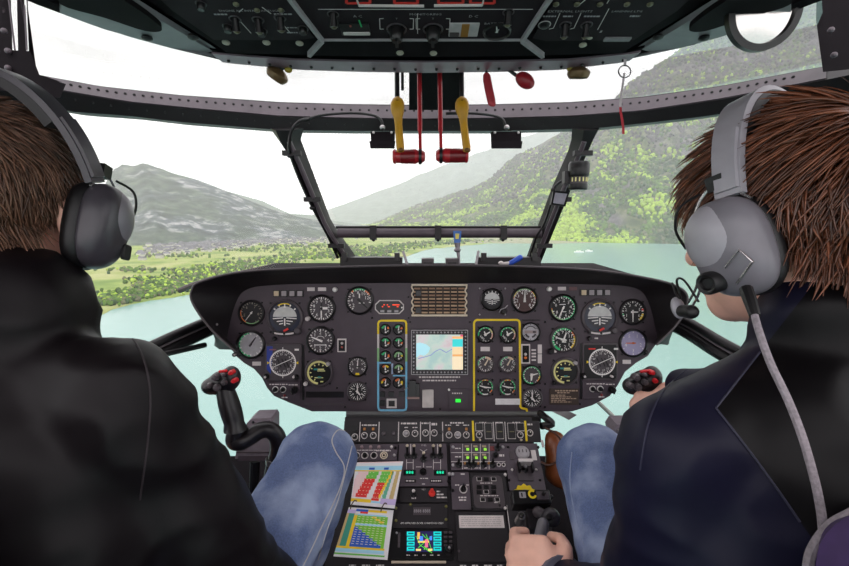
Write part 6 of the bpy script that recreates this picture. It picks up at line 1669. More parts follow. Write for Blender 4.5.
a = [P(453.2, 231, 1.66), P(461.4, 231, 1.66), P(460.6, 243, 1.66), P(454.2, 243, 1.66)]
mb = MB(); mb.loft([a, [p + Vector((0, 0.010, 0)) for p in a]]); mb.build('plate', mat('latch_blue', '3f6fb8', 0.4), t, smooth=0)
a = [P(455.4, 233.6, 1.659), P(459.4, 233.6, 1.659), P(458.6, 239, 1.659), P(455.6, 239, 1.659)]
mb = MB(); mb.loft([a, [p + Vector((0, 0.002, 0)) for p in a]]); mb.build('plate_mark', mat('latch_yellow', 'd8c860', 0.4), t, smooth=0)
mb = MB(); mb.tube([P(457.4, 243, 1.66), P(457.8, 250, 1.66), P(458.6, 256, 1.66), P(459.4, 269, 1.66)], [0.012, 0.007, 0.006, 0.004], 10); mb.ell(P(457.4, 250, 1.655), (0.013, 0.010, 0.009), 10, 8); mb.build('stem', mat('latch_steel', '8b868a', 0.35, metal=0.5), t)
t = thing('screwdriver', 'blue-handled tool lying on the ledge', 'tool', P(515, 267, 1.62))
mb = MB(); mb.cap(P(510, 263.5, 1.62), 0.009, P(520, 257.5, 1.62), 0.010); mb.build('handle', mat('tool_blue', '2c55c0', 0.4), t)
mb = MB(); mb.tube([P(511, 263, 1.62), P(500, 264, 1.61)], 0.006, 8); mb.ell(P(501, 263, 1.61), (0.010, 0.007, 0.007), 10, 8); mb.build('shaft', M_plac, t)
t = thing('wiper_arm', 'dark wiper arm reaching past the hood outside the side window', 'wiper', P(200, 283, 1.9))
mb = MB(); mb.tube([P(180, 290.4, 1.95), P(192, 285.4, 1.92), P(210, 279, 1.9), Vector((-0.60, 1.84, P(440, 269, 1.66).z - 0.004))], [0.012, 0.012, 0.009, 0.008], 8); mb.build('arm', mat('wiper_brown', '3a2e2c', 0.5), t)
mb = MB(); mb.tube([P(181, 288.6, 1.95), P(205, 279, 1.91)], 0.004, 6); mb.build('blade', M_rodk, t)

# ================================================================== control sticks
M_grip = mat('stick_black', '1c181b', 0.38, var=0.12)
def stick(label, hx, hy, d, pts, mirror):
    t = thing('control_stick', label, 'control stick', pts[-1])
    mb = MB(); mb.tube(smooth_path(pts, 6), 0.018, 12)
    mb.build('stick_tube', M_grip, t, smooth=60)
    s = -1 if mirror else 1
    def q(dx, dy, dd=0.0): return P(hx + s * dx, hy + dy, d + dd)
    # hand grip: from the tube up to the head
    g0, g1 = pts[0], q(3, 9)
    secs = []
    for i in range(7):
        f = i / 6; c = g0.lerp(g1, f); r = 0.0175 + 0.004 * math.sin(f * math.pi) + (0.006 if i == 0 else 0)
        secs.append([c + C_R * (r * math.cos(a)) + C_F * (r * 1.25 * math.sin(a)) for a in [2 * math.pi * k / 14 for k in range(14)]])
    mb = MB(); mb.loft(secs); mb.build('hand_grip', M_grip, t, smooth=60)
    m2 = MB(); m2.ell(q(2, 2), (0.034, 0.026, 0.024), 16, 10, Matrix.Rotation(R(-10 * s), 4, 'Y')); m2.ell(q(-10, 7, -0.004), (0.022, 0.022, 0.018)); m2.ell(q(9, -1, -0.002), (0.02, 0.024, 0.026)); m2.cap(q(2, 6), 0.022, q(4, 16), 0.017)
    me = remesh(m2, 0.004, 3); mesh_obj('grip_head', me, M_grip, t)
    for dx, dy, r, m_ in [(9, -6.4, 2.0, M_red), (12, 1.8, 2.0, M_red), (-6.5, -1.5, 2.8, M_knob_g), (-12, 6.5, 2.4, M_bezel_g), (-5, 8.4, 3.0, M_bezel_g), (2.2, 3.4, 2.4, M_bezel_g), (1.6, -4.2, 1.6, M_knob_g)]:
        c = q(dx, dy, -0.026); rr = r * d / F
        mb = MB(Matrix.Translation(c) @ PF.M.to_3x3().to_4x4()); mb.lathe([(rr * 1.25, -0.012), (rr * 1.25, 0.001), (rr, 0.003), (rr * 0.95, 0.006), (0, 0.007)], n=14)
        mb.build('red_button' if m_ is M_red else 'button', mat('button_red', 'd8202a', 0.35) if m_ is M_red else mat('button_dark', '544c50', 0.35), t)
    mb = MB(); mb.cap(q(-2, -7.5, -0.020), 0.003, q(4, -8.2, -0.020), 0.003); mb.build('red_band', mat('button_red', 'd8202a', 0.35), t)
    return t
st = stick('bent black control stick standing free with red buttons', 222, 379, 0.95,
           [P(236, 430, 0.95), P(234.5, 440, 0.95), P(240, 442, 0.95), P(250, 437, 0.96), P(261, 430.5, 0.97), P(271, 430.5, 0.975), P(277.5, 438, 0.98), P(278, 452, 0.985), P(272, 478, 0.99), P(262, 560, 1.0)], False)
mb = MB(); mb.ringlathe([(0.018, -0.006), (0.021, -0.006), (0.021, 0.006), (0.018, 0.006)], P(275.6, 460, 0.987)); mb.build('collar', M_steel, st)
stick('black control stick with red buttons gripped by the navy-jacketed pilot', 643, 379, 0.95, [P(652, 430, 0.95), P(654, 445, 0.95), P(650, 470, 0.97), P(640, 520, 1.0)], False)
# grey boxes behind the sticks
for k, (poly, lab) in enumerate((([(247, 423), (252, 418.6), (271, 418), (273, 421), (273, 457), (235, 459), (237, 446)], 'grey rounded control box behind the free control stick'), ([(613, 431), (617, 424.6), (632, 424), (634, 445), (615, 441)], 'grey control box beside the bent blue knee'))):
    t = thing('control_box', lab, 'box', P(poly[-1][0], poly[-1][1], 1.12))
    a = [P(x, y, 1.12) for x, y in poly]; mb = MB(); mb.loft([a, [p + Vector((0, 0.05, 0.0)) for p in a]]); mb.build('case', mat('box_mauve_grey', '857c84' if k == 0 else '3a343a', 0.5), t, smooth=0)
    if k == 0:
        for (x0, y0, x1, y1, m_) in [(237, 445.6, 245, 449.6, M_switch), (236, 452, 272, 453.2, M_bezel_g), (238, 456, 274, 461, M_frame_hi)]:
            b = [P(x0, y0, 1.118), P(x1, y0, 1.118), P(x1, y1, 1.118), P(x0, y1, 1.118)]; mb = MB(); mb.loft([b, [p + Vector((0, 0.004, 0)) for p in b]]); mb.build('detail_strip', m_, t, smooth=0)
        for x, y in [(253, 422.4), (269, 422)]: mb = MB(); mb.ell(P(x, y, 1.118), (0.0035, 0.0035, 0.0035), 8, 6); mb.build('screw', M_switch, t)
        mb = MB(); mb.tube([P(255, 461, 1.13), P(253, 520, 1.16)], 0.012, 8); mb.build('mount', M_frame, t)
    else:
        mb = MB(); mb.tube([P(622, 442, 1.14), P(620, 520, 1.16)], 0.012, 8); mb.build('mount', M_frame, t)
        mb = MB(); mb.ell(P(619, 430.6, 1.118), (0.004, 0.004, 0.004), 8, 6); mb.build('screw', M_steel, t)
# brown leather bag beside the console
t = thing('leather_bag', 'brown leather bag wedged between console and blue jeans', 'bag', P(556, 520, 1.22))
m2 = MB(); m2.cap(P(555, 440, 1.24), 0.028, P(560, 472, 1.22), 0.042); m2.cap(P(562, 450, 1.22), 0.022, P(566, 478, 1.20), 0.034)
me = remesh(m2, 0.006, 6); fold(me, lambda c: 0.005 * noise.noise(c * 28)); mesh_obj('bag_body', me, mat('leather_brown', '8a4a26', 0.35, var=0.3, nscale=14, bump=0.3), t)
mb = MB(); mb.tube(smooth_path([P(545, 428, 1.205), P(556, 434, 1.195), P(564, 446, 1.185), P(567, 462, 1.175)], 5), 0.003, 6); mb.build('seam', mat('leather_dark', '4a2612', 0.4), t)
mb = MB(); mb.tube(smooth_path([P(541, 462, 1.165), P(549, 465, 1.155), P(558, 461, 1.155)], 5), 0.003, 6); mb.build('strap_crease', mat('leather_dark', '4a2612', 0.4), t)
# black hose ends above the bag
t = thing('panel_hose', 'black hose elbow tucked under the panel beside the bag', 'hose', P(545, 424, 1.28))
mb = MB(); mb.tube(smooth_path([P(540, 413, 1.30), P(546, 418, 1.27), P(552, 424, 1.27), P(541, 426, 1.26)], 5), 0.010, 8); mb.build('sheath', M_rodk, t)
# ================================================================== pilots
M_skin = mat('skin', 'f2bba6', 0.5, var=0.10, nscale=30, bump=0.05)
def denim():
    m = mat('denim_blue', '5f6d92', 0.85, var=0.22, nscale=420, bump=0.25, spec=0.15)
    N, L = m.node_tree.nodes, m.node_tree.links
    b = N['Principled BSDF']; src = b.inputs['Base Color'].links[0].from_socket
    tc = N.new('ShaderNodeTexCoord'); nz = N.new('ShaderNodeTexNoise'); nz.inputs['Scale'].default_value = 14.0; nz.inputs['Detail'].default_value = 5
    L.new(tc.outputs['Object'], nz.inputs['Vector'])
    mr = N.new('ShaderNodeMapRange'); mr.inputs[1].default_value = 0.42; mr.inputs[2].default_value = 0.68
    L.new(nz.outputs['Fac'], mr.inputs[0])
    mx = N.new('ShaderNodeMix'); mx.data_type = 'RGBA'
    L.new(mr.outputs[0], mx.inputs['Factor']); L.new(src, mx.inputs['A']); mx.inputs['B'].default_value = lin('98a4c0')
    L.new(mx.outputs['Result'], b.inputs['Base Color'])
    return m
M_denim = denim()
M_jk_l = mat('jacket_black', '0f0a0d', 0.5, var=0.2, nscale=8, spec=0.2)
def two_tone_jacket():
    """Navy softshell with a black back panel bounded by two straight seams."""
    m = mat('jacket_navy', '161529', 0.5, var=0.2, nscale=8, spec=0.2)
    N, L = m.node_tree.nodes, m.node_tree.links
    b = N['Principled BSDF']
    src = b.inputs['Base Color'].links[0].from_socket
    tc = N.new('ShaderNodeTexCoord')
    vals = []
    for p, q in ((P(716, 408, 0.42), P(800, 522, 0.42)), (P(760, 352, 0.42), P(716, 408, 0.42))):
        n = (q - p).cross((p + q) / 2 - CAM).normalized()
        if n.x < 0: n = -n
        dt = N.new('ShaderNodeVectorMath'); dt.operation = 'DOT_PRODUCT'; dt.inputs[1].default_value = n
        L.new(tc.outputs['Object'], dt.inputs[0])
        gt = N.new('ShaderNodeMath'); gt.operation = 'GREATER_THAN'; gt.inputs[1].default_value = n.dot(p)
        L.new(dt.outputs['Value'], gt.inputs[0]); vals.append(gt)
    ml = N.new('ShaderNodeMath'); ml.operation = 'MULTIPLY'
    L.new(vals[0].outputs[0], ml.inputs[0]); L.new(vals[1].outputs[0], ml.inputs[1])
    mx = N.new('ShaderNodeMix'); mx.data_type = 'RGBA'
    L.new(ml.outputs[0], mx.inputs['Factor']); L.new(src, mx.inputs['A']); mx.inputs['B'].default_value = lin('080608')
    L.new(mx.outputs['Result'], b.inputs['Base Color'])
    return m
M_jk_r = two_tone_jacket()

def head_shapes(mb, T):
    mb.M = T
    mb.ell((0, -0.012, 0.030), (0.074, 0.097, 0.083), 24, 16)
    mb.ell((0, 0.033, -0.035), (0.062, 0.060, 0.088), 20, 14)
    mb.cap((0, 0.015, -0.075), 0.050, (0, 0.062, -0.096), 0.030)
    mb.cap((0, 0.096, 0.0), 0.008, (0, 0.112, -0.042), 0.014)
    mb.ell((0, 0.076, 0.016), (0.052, 0.022, 0.018))
    mb.ell((0, 0.090, -0.074), (0.024, 0.012, 0.006)); mb.ell((0, 0.089, -0.084), (0.022, 0.012, 0.007))
    for s in (-1, 1):
        mb.ell((s * 0.079, -0.006, -0.018), (0.010, 0.020, 0.032))
        mb.ell((s * 0.045, 0.060, -0.035), (0.020, 0.022, 0.022))
    mb.cap((0, -0.030, -0.055), 0.056, (0, -0.050, -0.175), 0.060)
    mb.M = None

def hand_shapes(mb, wrist, palm, knuckles, tips, thumb, r=0.0095):
    for kn in knuckles: mb.cap(wrist, 0.021, kn, 0.0135)
    for a, b in zip(knuckles, knuckles[1:]): mb.cap(a, 0.0135, b, 0.0135)
    mb.ell(palm, (0.030, 0.026, 0.022))
    for kn, tp in zip(knuckles, tips):
        pts = [kn] + tp
        rs = [r * 1.25, r * 1.1, r, r * 0.85][:len(pts)]
        for (a, ra), (b, rb) in zip(zip(pts, rs), zip(pts[1:], rs[1:])): mb.cap(a, ra, b, rb, 10)
    rs = [0.018, 0.0125, 0.0105, 0.009]
    for (a, ra), (b, rb) in zip(zip(thumb, rs), zip(thumb[1:], rs[1:])): mb.cap(a, ra, b, rb, 10)

def hair_mesh(T, n, length, lift, face_y, nape, width, seed):
    """Strands combed from the crown over a thin cap."""
    rg = np.random.default_rng(seed)
    c = Vector((0, -0.012, 0.030)); rad = Vector((0.0765, 0.0995, 0.0855))
    verts, faces = [], []
    def ok(p):
        if p.y > face_y and p.z < 0.075: return False
        if abs(p.x) > 0.05 and p.y > 0.03 and p.z < 0.03: return False
        if p.z < -0.015 and p.y > -0.045: return False
        return p.z > nape or (p.y < -0.03 and p.z > nape - 0.02)
    mb = MB()
    nu, nv = 36, 24
    idx = {}
    for j in range(nv + 1):
        th = math.pi * j / nv
        for i in range(nu):
            ph = 2 * math.pi * i / nu
            idx[(i, j)] = len(mb.v)
            p = Vector((c.x + rad.x * 1.03 * math.sin(th) * math.cos(ph), c.y + rad.y * 1.03 * math.sin(th) * math.sin(ph), c.z + rad.z * 1.03 * math.cos(th)))
            if p.z < 0.0 and p.y < 0: p.x *= 0.92 + 0.0 * p.z
            mb.v.append(p)
    for j in range(nv):
        for i in range(nu):
            q = [idx[(i, j)], idx[(i, j + 1)], idx[((i + 1) % nu, j + 1)], idx[((i + 1) % nu, j)]]
            if all(ok(mb.v[k]) for k in q): mb.f.append(tuple(q)); mb.mi.append(0)
    crown = Vector((0.0, -0.055, 1.0))
    cnt = 0
    while cnt < n:
        d = Vector(rg.normal(size=3)).normalized()
        root = Vector((c.x + rad.x * d.x, c.y + rad.y * d.y, c.z + rad.z * d.z))
        if not ok(root): continue
        cnt += 1
        p = root.copy()
        away = Vector((root.x + 0.02, root.y + 0.088, 0)); away.normalize()
        flow = (away * (0.9 if root.z > 0.06 else 0.15) + Vector((0, 0.15 if root.y > 0 else -0.05, -0.75)) + Vector(rg.normal(size=3)) * 0.16)
        L = length * rg.uniform(0.6, 1.15) * (1.0 if root.z > 0.03 else (0.55 if root.y > -0.05 else (0.72 if length > 0.08 else 1.7))); sg = 7; lf = lift * rg.uniform(0.5, 1.5) * (1.15 if root.z > 0.07 else 1.0)
        path = []
        for k in range(sg):
            f = k / (sg - 1)
            e = Vector(((p.x - c.x) / rad.x, (p.y - c.y) / rad.y, (p.z - c.z) / rad.z))
            el = e.length
            tgt = 1.0 + (lf * (0.25 + f)) / 0.085
            nrm = Vector((e.x / rad.x, e.y / rad.y, e.z / rad.z)).normalized()
            if p.z > -0.02: p = Vector((c.x + rad.x * e.x / el * tgt, c.y + rad.y * e.y / el * tgt, c.z + rad.z * e.z / el * tgt))
            path.append(p.copy())
            t = flow - nrm * flow.dot(nrm) if p.z > -0.02 else flow + nrm * 0.1
            if t.length < 1e-4: t = Vector((0, 0, -1))
            p = p + t.normalized() * (L / sg)
        w = width * rg.uniform(0.6, 1.3)
        mb.tube(path, [w * 0.8, w, w, w * 0.95, w * 0.8, w * 0.55, w * 0.12], 3, cap=False)
    mb.v = [T @ Vector(v) for v in mb.v]
    return mb

def make_head_frame(c, yaw, pitch=0.0, roll=0.0, s=1.0):
    return Matrix.Translation(c) @ Matrix.Rotation(R(yaw), 4, 'Z') @ Matrix.Rotation(R(pitch), 4, 'X') @ Matrix.Rotation(R(roll), 4, 'Y') @ Matrix.Scale(s, 4)

def person(label, T, skin_fn, jacket_fn, jeans_fn, hair, jmat, folds, seams=None):
    root = thing('person', label, 'person', Vector((T.translation.x, T.translation.y, 0.45)))
    mb = MB(); head_shapes(mb, T); skin_fn(mb)
    me = remesh(mb, 0.0045, 5)
    mesh_obj('body', me, M_skin, root)
    mb = MB(); jacket_fn(mb); me = remesh(mb, 0.007, 9)
    fold(me, folds); o = mesh_obj('jacket', me, jmat[0], root)
    if len(jmat) > 1:
        me.materials.append(jmat[1])
        cs = np.empty(len(me.polygons) * 3); me.polygons.foreach_get('center', cs)
        me.polygons.foreach_set('material_index', [1 if seams(Vector(c)) else 0 for c in cs.reshape(-1, 3)])
    mb = MB(); jeans_fn(mb); me = remesh(mb, 0.007, 7)
    fold(me, lambda c: 0.0028 * noise.noise(c * 34) + 0.004 * noise.noise(c * Vector((1, 1, 1)) * 13 + Vector((4, 0, 0))))
    mesh_obj('jeans', me, M_denim, root)
    hair_mesh(T, *hair[0]).build('hair', hair[1], root, smooth=180, recalc=False)
    for s in (-1, 1):
        mb = MB(T); mb.ell((s * 0.031, 0.083, 0.0), (0.0115, 0.0115, 0.0115), 12, 8); mb.build('eye', mat('eye_white', 'e8e2dc', 0.2), root)
    return root

def folds_fn(seed):
    def f(c):
        q = c * 7.0 + Vector((seed, seed, 0))
        a = noise.noise(Vector((q.x * 0.8, q.y * 0.8, q.z * 1.5)))
        b = 1 - abs(noise.noise(Vector((q.x * 1.7, q.y * 1.7, q.z * 2.6))))
        return 0.008 * a + 0.010 * (b - 0.75)
    return f

# ---- the navy-jacketed pilot
HR = P(792, 222, 0.53)
TR = make_head_frame(HR, 27, -4, 0, 1.02)
NB = Vector((0.450, 0.485, 1.035))
shL, shR = P(684, 457, 0.48), Vector((0.575, 0.44, 0.95))
elL, wrL = P(650, 625, 0.56), P(568, 588, 0.735)
elR, wrR = P(775, 398, 0.72), P(668, 392, 0.92)
hipL, hipR = Vector((0.33, 0.36, 0.50)), Vector((0.50, 0.36, 0.50))
knL, anL = P(594, 464, 0.88), P(640, 680, 1.02)
knR, anR = Vector((0.60, 0.92, 0.66)), Vector((0.56, 1.10, 0.30))
def limbs(mb, e, arms, legs, torso=True):
    (a1, a2, a3), (b1, b2, b3) = arms
    (c1, c2, c3), (d1, d2, d3) = legs
    for s, el, w in ((a1, a2, a3), (b1, b2, b3)):
        mb.cap(s, 0.056 + e, el, 0.046 + e); mb.cap(el, 0.046 + e, w, 0.030 + e * 0.7)
def skin_r(mb):
    mb.cap(NB, 0.05, Vector((0.42, 0.43, 0.62)), 0.11); limbs(mb, -0.012, ((shL, elL, wrL), (shR, elR, wrR)), ((hipL, knL, anL), (hipR, knR, anR)))
    mb.cap(NB, 0.045, shL, 0.04); mb.cap(NB, 0.045, shR, 0.04)
    for h, k, a in ((hipL, knL, anL), (hipR, knR, anR)):
        mb.cap(h, 0.075, k, 0.052); mb.cap(k, 0.05, a, 0.036); mb.cap(a, 0.036, a + Vector((0, 0.14, -0.05)), 0.03)
    mb.cap(Vector((0.42, 0.43, 0.62)), 0.11, (hipL + hipR) / 2, 0.11)
    kn = [P(543, 543, 0.765), P(539, 556, 0.760), P(537, 570, 0.755), P(539, 583, 0.750)]
    pip = [P(515, 541, 0.790), P(511, 555.5, 0.785), P(512.5, 570, 0.780), P(518, 584, 0.775)]
    tips = [[k, k + C_F * 0.034 + C_R * 0.006 - C_U * 0.004, k + C_F * 0.040 + C_R * 0.028 - C_U * 0.006] for k in pip]
    hand_shapes(mb, P(568, 592, 0.735), P(549, 565, 0.756), kn, tips, [P(563, 568, 0.748), P(566, 549, 0.760), P(561, 539, 0.782), P(551, 536, 0.812)], 0.0108)
    kr = [P(655, 398, 0.905), P(650, 407, 0.905), P(649, 416, 0.905), P(651, 425, 0.905)]
    tr = [[k - C_R * 0.022 + C_F * 0.022, k - C_R * 0.010 + C_F * 0.044, k + C_R * 0.014 + C_F * 0.050] for k in kr]
    hand_shapes(mb, wrR, P(662, 402, 0.91), kr, tr, [P(668, 398, 0.92), P(664, 392, 0.935), P(655, 396, 0.955), P(648, 402, 0.965)])
def jacket_r(mb):
    e = 0.012
    mb.ell(Vector((0.425, 0.45, 0.86)), (0.185, 0.115, 0.20), 24, 16); mb.ell(Vector((0.425, 0.42, 0.62)), (0.175, 0.125, 0.22), 24, 16)
    mb.cap(NB + Vector((0, 0.01, -0.02)), 0.075, Vector((0.42, 0.44, 0.88)), 0.12)
    mb.cap(NB + Vector((0, 0.0, -0.02)), 0.064, shL, 0.066); mb.cap(NB + Vector((0, 0.0, -0.02)), 0.064, shR, 0.066)
    mb.cap(NB, 0.072, NB + Vector((-0.004, 0.004, 0.048)), 0.066)
    mb.cap(shL, 0.067, elL, 0.062); mb.cap(elL, 0.060, P(568, 590, 0.732), 0.044)
    mb.cap(shR, 0.069, elR, 0.056); mb.cap(elR, 0.054, P(684, 385, 0.885), 0.036)
def jeans_r(mb):
    for h, k, a in ((hipL, knL, anL), (hipR, knR, anR)):
        mb.cap(h, 0.092, k, 0.070); mb.cap(k, 0.070, a, 0.052)
        mb.ell(k + Vector((0, 0.0, 0.004)), (0.074, 0.074, 0.072))
    mb.cap(hipL, 0.10, hipR, 0.10)
M_hair_r = mat('hair_brown', '663b27', 0.32, var=0.35, nscale=120, island=0.65, spec=0.6)
M_hair_l = mat('hair_light_brown', '664838', 0.42, var=0.3, nscale=120, island=0.5, spec=0.4)
pr_ = person('person in navy jacket and jeans reaching for the console lever', TR, skin_r, jacket_r, jeans_r, ((5600, 0.10, 0.020, 0.052, -0.115, 0.0017, 3), M_hair_r), (M_jk_r,), folds_fn(2.0))
# cuff band
mb = MB()
ax = (wrL - elL).normalized(); c0 = P(562, 585, 0.737)
X = ax.to_track_quat('Z', 'Y').to_matrix().to_4x4()
mb.lathe([(0.0435, -0.010), (0.0450, -0.004), (0.0445, 0.006), (0.040, 0.010), (0.034, 0.009)], c0, 24, X); mb.build('cuff', mat('cuff_grey', '5b5a68', 0.6), pr_)

# ---- the dark-jacketed pilot
HL = P(1, 206, 0.555)
TL = make_head_frame(HL, 6, 0, 0, 1.02)
NL = Vector((-0.495, 0.495, 1.045))
sR, sL = P(122, 402, 0.50), Vector((-0.63, 0.46, 0.97))
eR, wR_ = P(226, 566, 0.60), P(318, 640, 0.76)
eL, wL_ = Vector((-0.68, 0.56, 0.70)), Vector((-0.56, 0.80, 0.66))
hR2, hL2 = Vector((-0.37, 0.38, 0.50)), Vector((-0.55, 0.38, 0.50))
kR2, aR2 = P(317, 464, 0.86), P(262, 680, 1.02)
kL2, aL2 = Vector((-0.64, 0.92, 0.66)), Vector((-0.58, 1.08, 0.30))
def skin_l(mb):
    mb.cap(NL, 0.05, Vector((-0.47, 0.44, 0.62)), 0.11); mb.cap(NL, 0.045, sR, 0.04); mb.cap(NL, 0.045, sL, 0.04)
    for s, e, w in ((sR, eR, wR_), (sL, eL, wL_)):
        mb.cap(s, 0.044, e, 0.036); mb.cap(e, 0.036, w, 0.024)
    for h, k, a in ((hR2, kR2, aR2), (hL2, kL2, aL2)):
        mb.cap(h, 0.075, k, 0.052); mb.cap(k, 0.05, a, 0.036); mb.cap(a, 0.036, a + Vector((0, 0.14, -0.05)), 0.03)
    mb.cap(Vector((-0.47, 0.44, 0.62)), 0.11, (hR2 + hL2) / 2, 0.11)
    for w, e, s in ((wR_, eR, 1), (wL_, eL, -1)):
        d = (w - e).normalized(); sd = Vector((s, 0, 0)); sd = (sd - d * sd.dot(d)).normalized()
        kn = [w + d * 0.085 + sd * x for x in (-0.030, -0.010, 0.010, 0.028)]
        dn = Vector((0, 0, -1))
        tips = [[k + d * 0.035 + dn * 0.006, k + d * 0.055 + dn * 0.022, k + d * 0.062 + dn * 0.040] for k in kn]
        hand_shapes(mb, w, w + d * 0.045, kn, tips, [w + d * 0.02 - sd * 0.02, w + d * 0.05 - sd * 0.045, w + d * 0.075 - sd * 0.052 + dn * 0.01, w + d * 0.095 - sd * 0.050 + dn * 0.02])
def jacket_l(mb):
    mb.ell(Vector((-0.475, 0.46, 0.86)), (0.185, 0.115, 0.20), 24, 16); mb.ell(Vector((-0.475, 0.43, 0.62)), (0.175, 0.125, 0.22), 24, 16)
    mb.cap(NL + Vector((0, 0.01, -0.02)), 0.075, Vector((-0.475, 0.45, 0.88)), 0.12)
    mb.cap(NL + Vector((0.01, 0, -0.035)), 0.066, sR, 0.068); mb.cap(NL + Vector((0, 0, -0.02)), 0.066, sL, 0.066)
    mb.cap(NL + Vector((0.022, 0, -0.02)), 0.084, NL + Vector((0.026, 0.012, 0.048)), 0.079)
    mb.cap(sR, 0.071, eR, 0.064); mb.cap(eR, 0.062, P(308, 630, 0.74), 0.045)
    mb.cap(sL, 0.069, eL, 0.058); mb.cap(eL, 0.056, wL_.lerp(eL, 0.1), 0.042)
def jeans_l(mb):
    for h, k, a in ((hR2, kR2, aR2), (hL2, kL2, aL2)):
        mb.cap(h, 0.092, k, 0.072); mb.cap(k, 0.072, a, 0.054)
        mb.ell(k + Vector((0, 0.0, 0.004)), (0.078, 0.076, 0.074))
    mb.cap(hR2, 0.10, hL2, 0.10)
pl_ = person('person in black jacket and jeans sitting with arms lowered', TL, skin_l, jacket_l, jeans_l, ((5200, 0.042, 0.008, 0.050, -0.085, 0.0014, 5), M_hair_l), (M_jk_l,), folds_fn(7.0))
# stitched seams laid on the cloth that faces the camera
from mathutils.bvhtree import BVHTree
def on_cloth(o, pts, h):
    me = o.data
    bvh = BVHTree.FromPolygons([v.co for v in me.vertices], [tuple(p.vertices) for p in me.polygons])
    out = []
    for v in smooth_path([Vector((x, y, 0)) for x, y in pts], 6):
        r_ = ray(v.x, v.y).normalized(); hit, nrm, _i, _d = bvh.ray_cast(CAM, r_)
        if hit: out.append(hit - r_ * h)
    return out
def child(root, stem_): return [c for c in root.children if c.name.split('.')[0] == stem_][0]
M_stitch = mat('denim_stitch', 'b6b3b4', 0.8)
for root_, cloth, lines, m_, rr in (
    (pl_, 'jeans', ([(347, 432), (338, 430), (332, 440), (336, 452), (344, 466), (342, 482), (333, 504), (322, 526), (312, 548), (303, 566)], [(352, 446), (346, 470), (338, 500), (327, 530), (318, 560)]), M_stitch, 0.0012),
    (pr_, 'jeans', ([(572, 452), (570, 480), (574, 510), (584, 545)],), mat('denim_pale_crease', '8d99b6', 0.8), 0.0012),
    (pr_, 'jacket', ([(716, 408), (735, 432), (760, 465), (785, 500), (800, 522)], [(716, 408), (735, 384), (760, 352)], [(700, 362), (680, 375), (660, 396), (648, 425), (640, 470)]), mat('jacket_piping', '26253a', 0.6), 0.0011),
    (pl_, 'jacket', ([(118, 322), (140, 350), (150, 390), (148, 440), (140, 500)],), mat('jacket_seam', '2a2226', 0.6), 0.0011)):
    for ln in lines:
        pp = on_cloth(child(root_, cloth), ln, 0.0008)
        if len(pp) > 3:
            mb = MB(); mb.tube(pp, rr, 5); mb.build('seam', m_, child(root_, cloth))

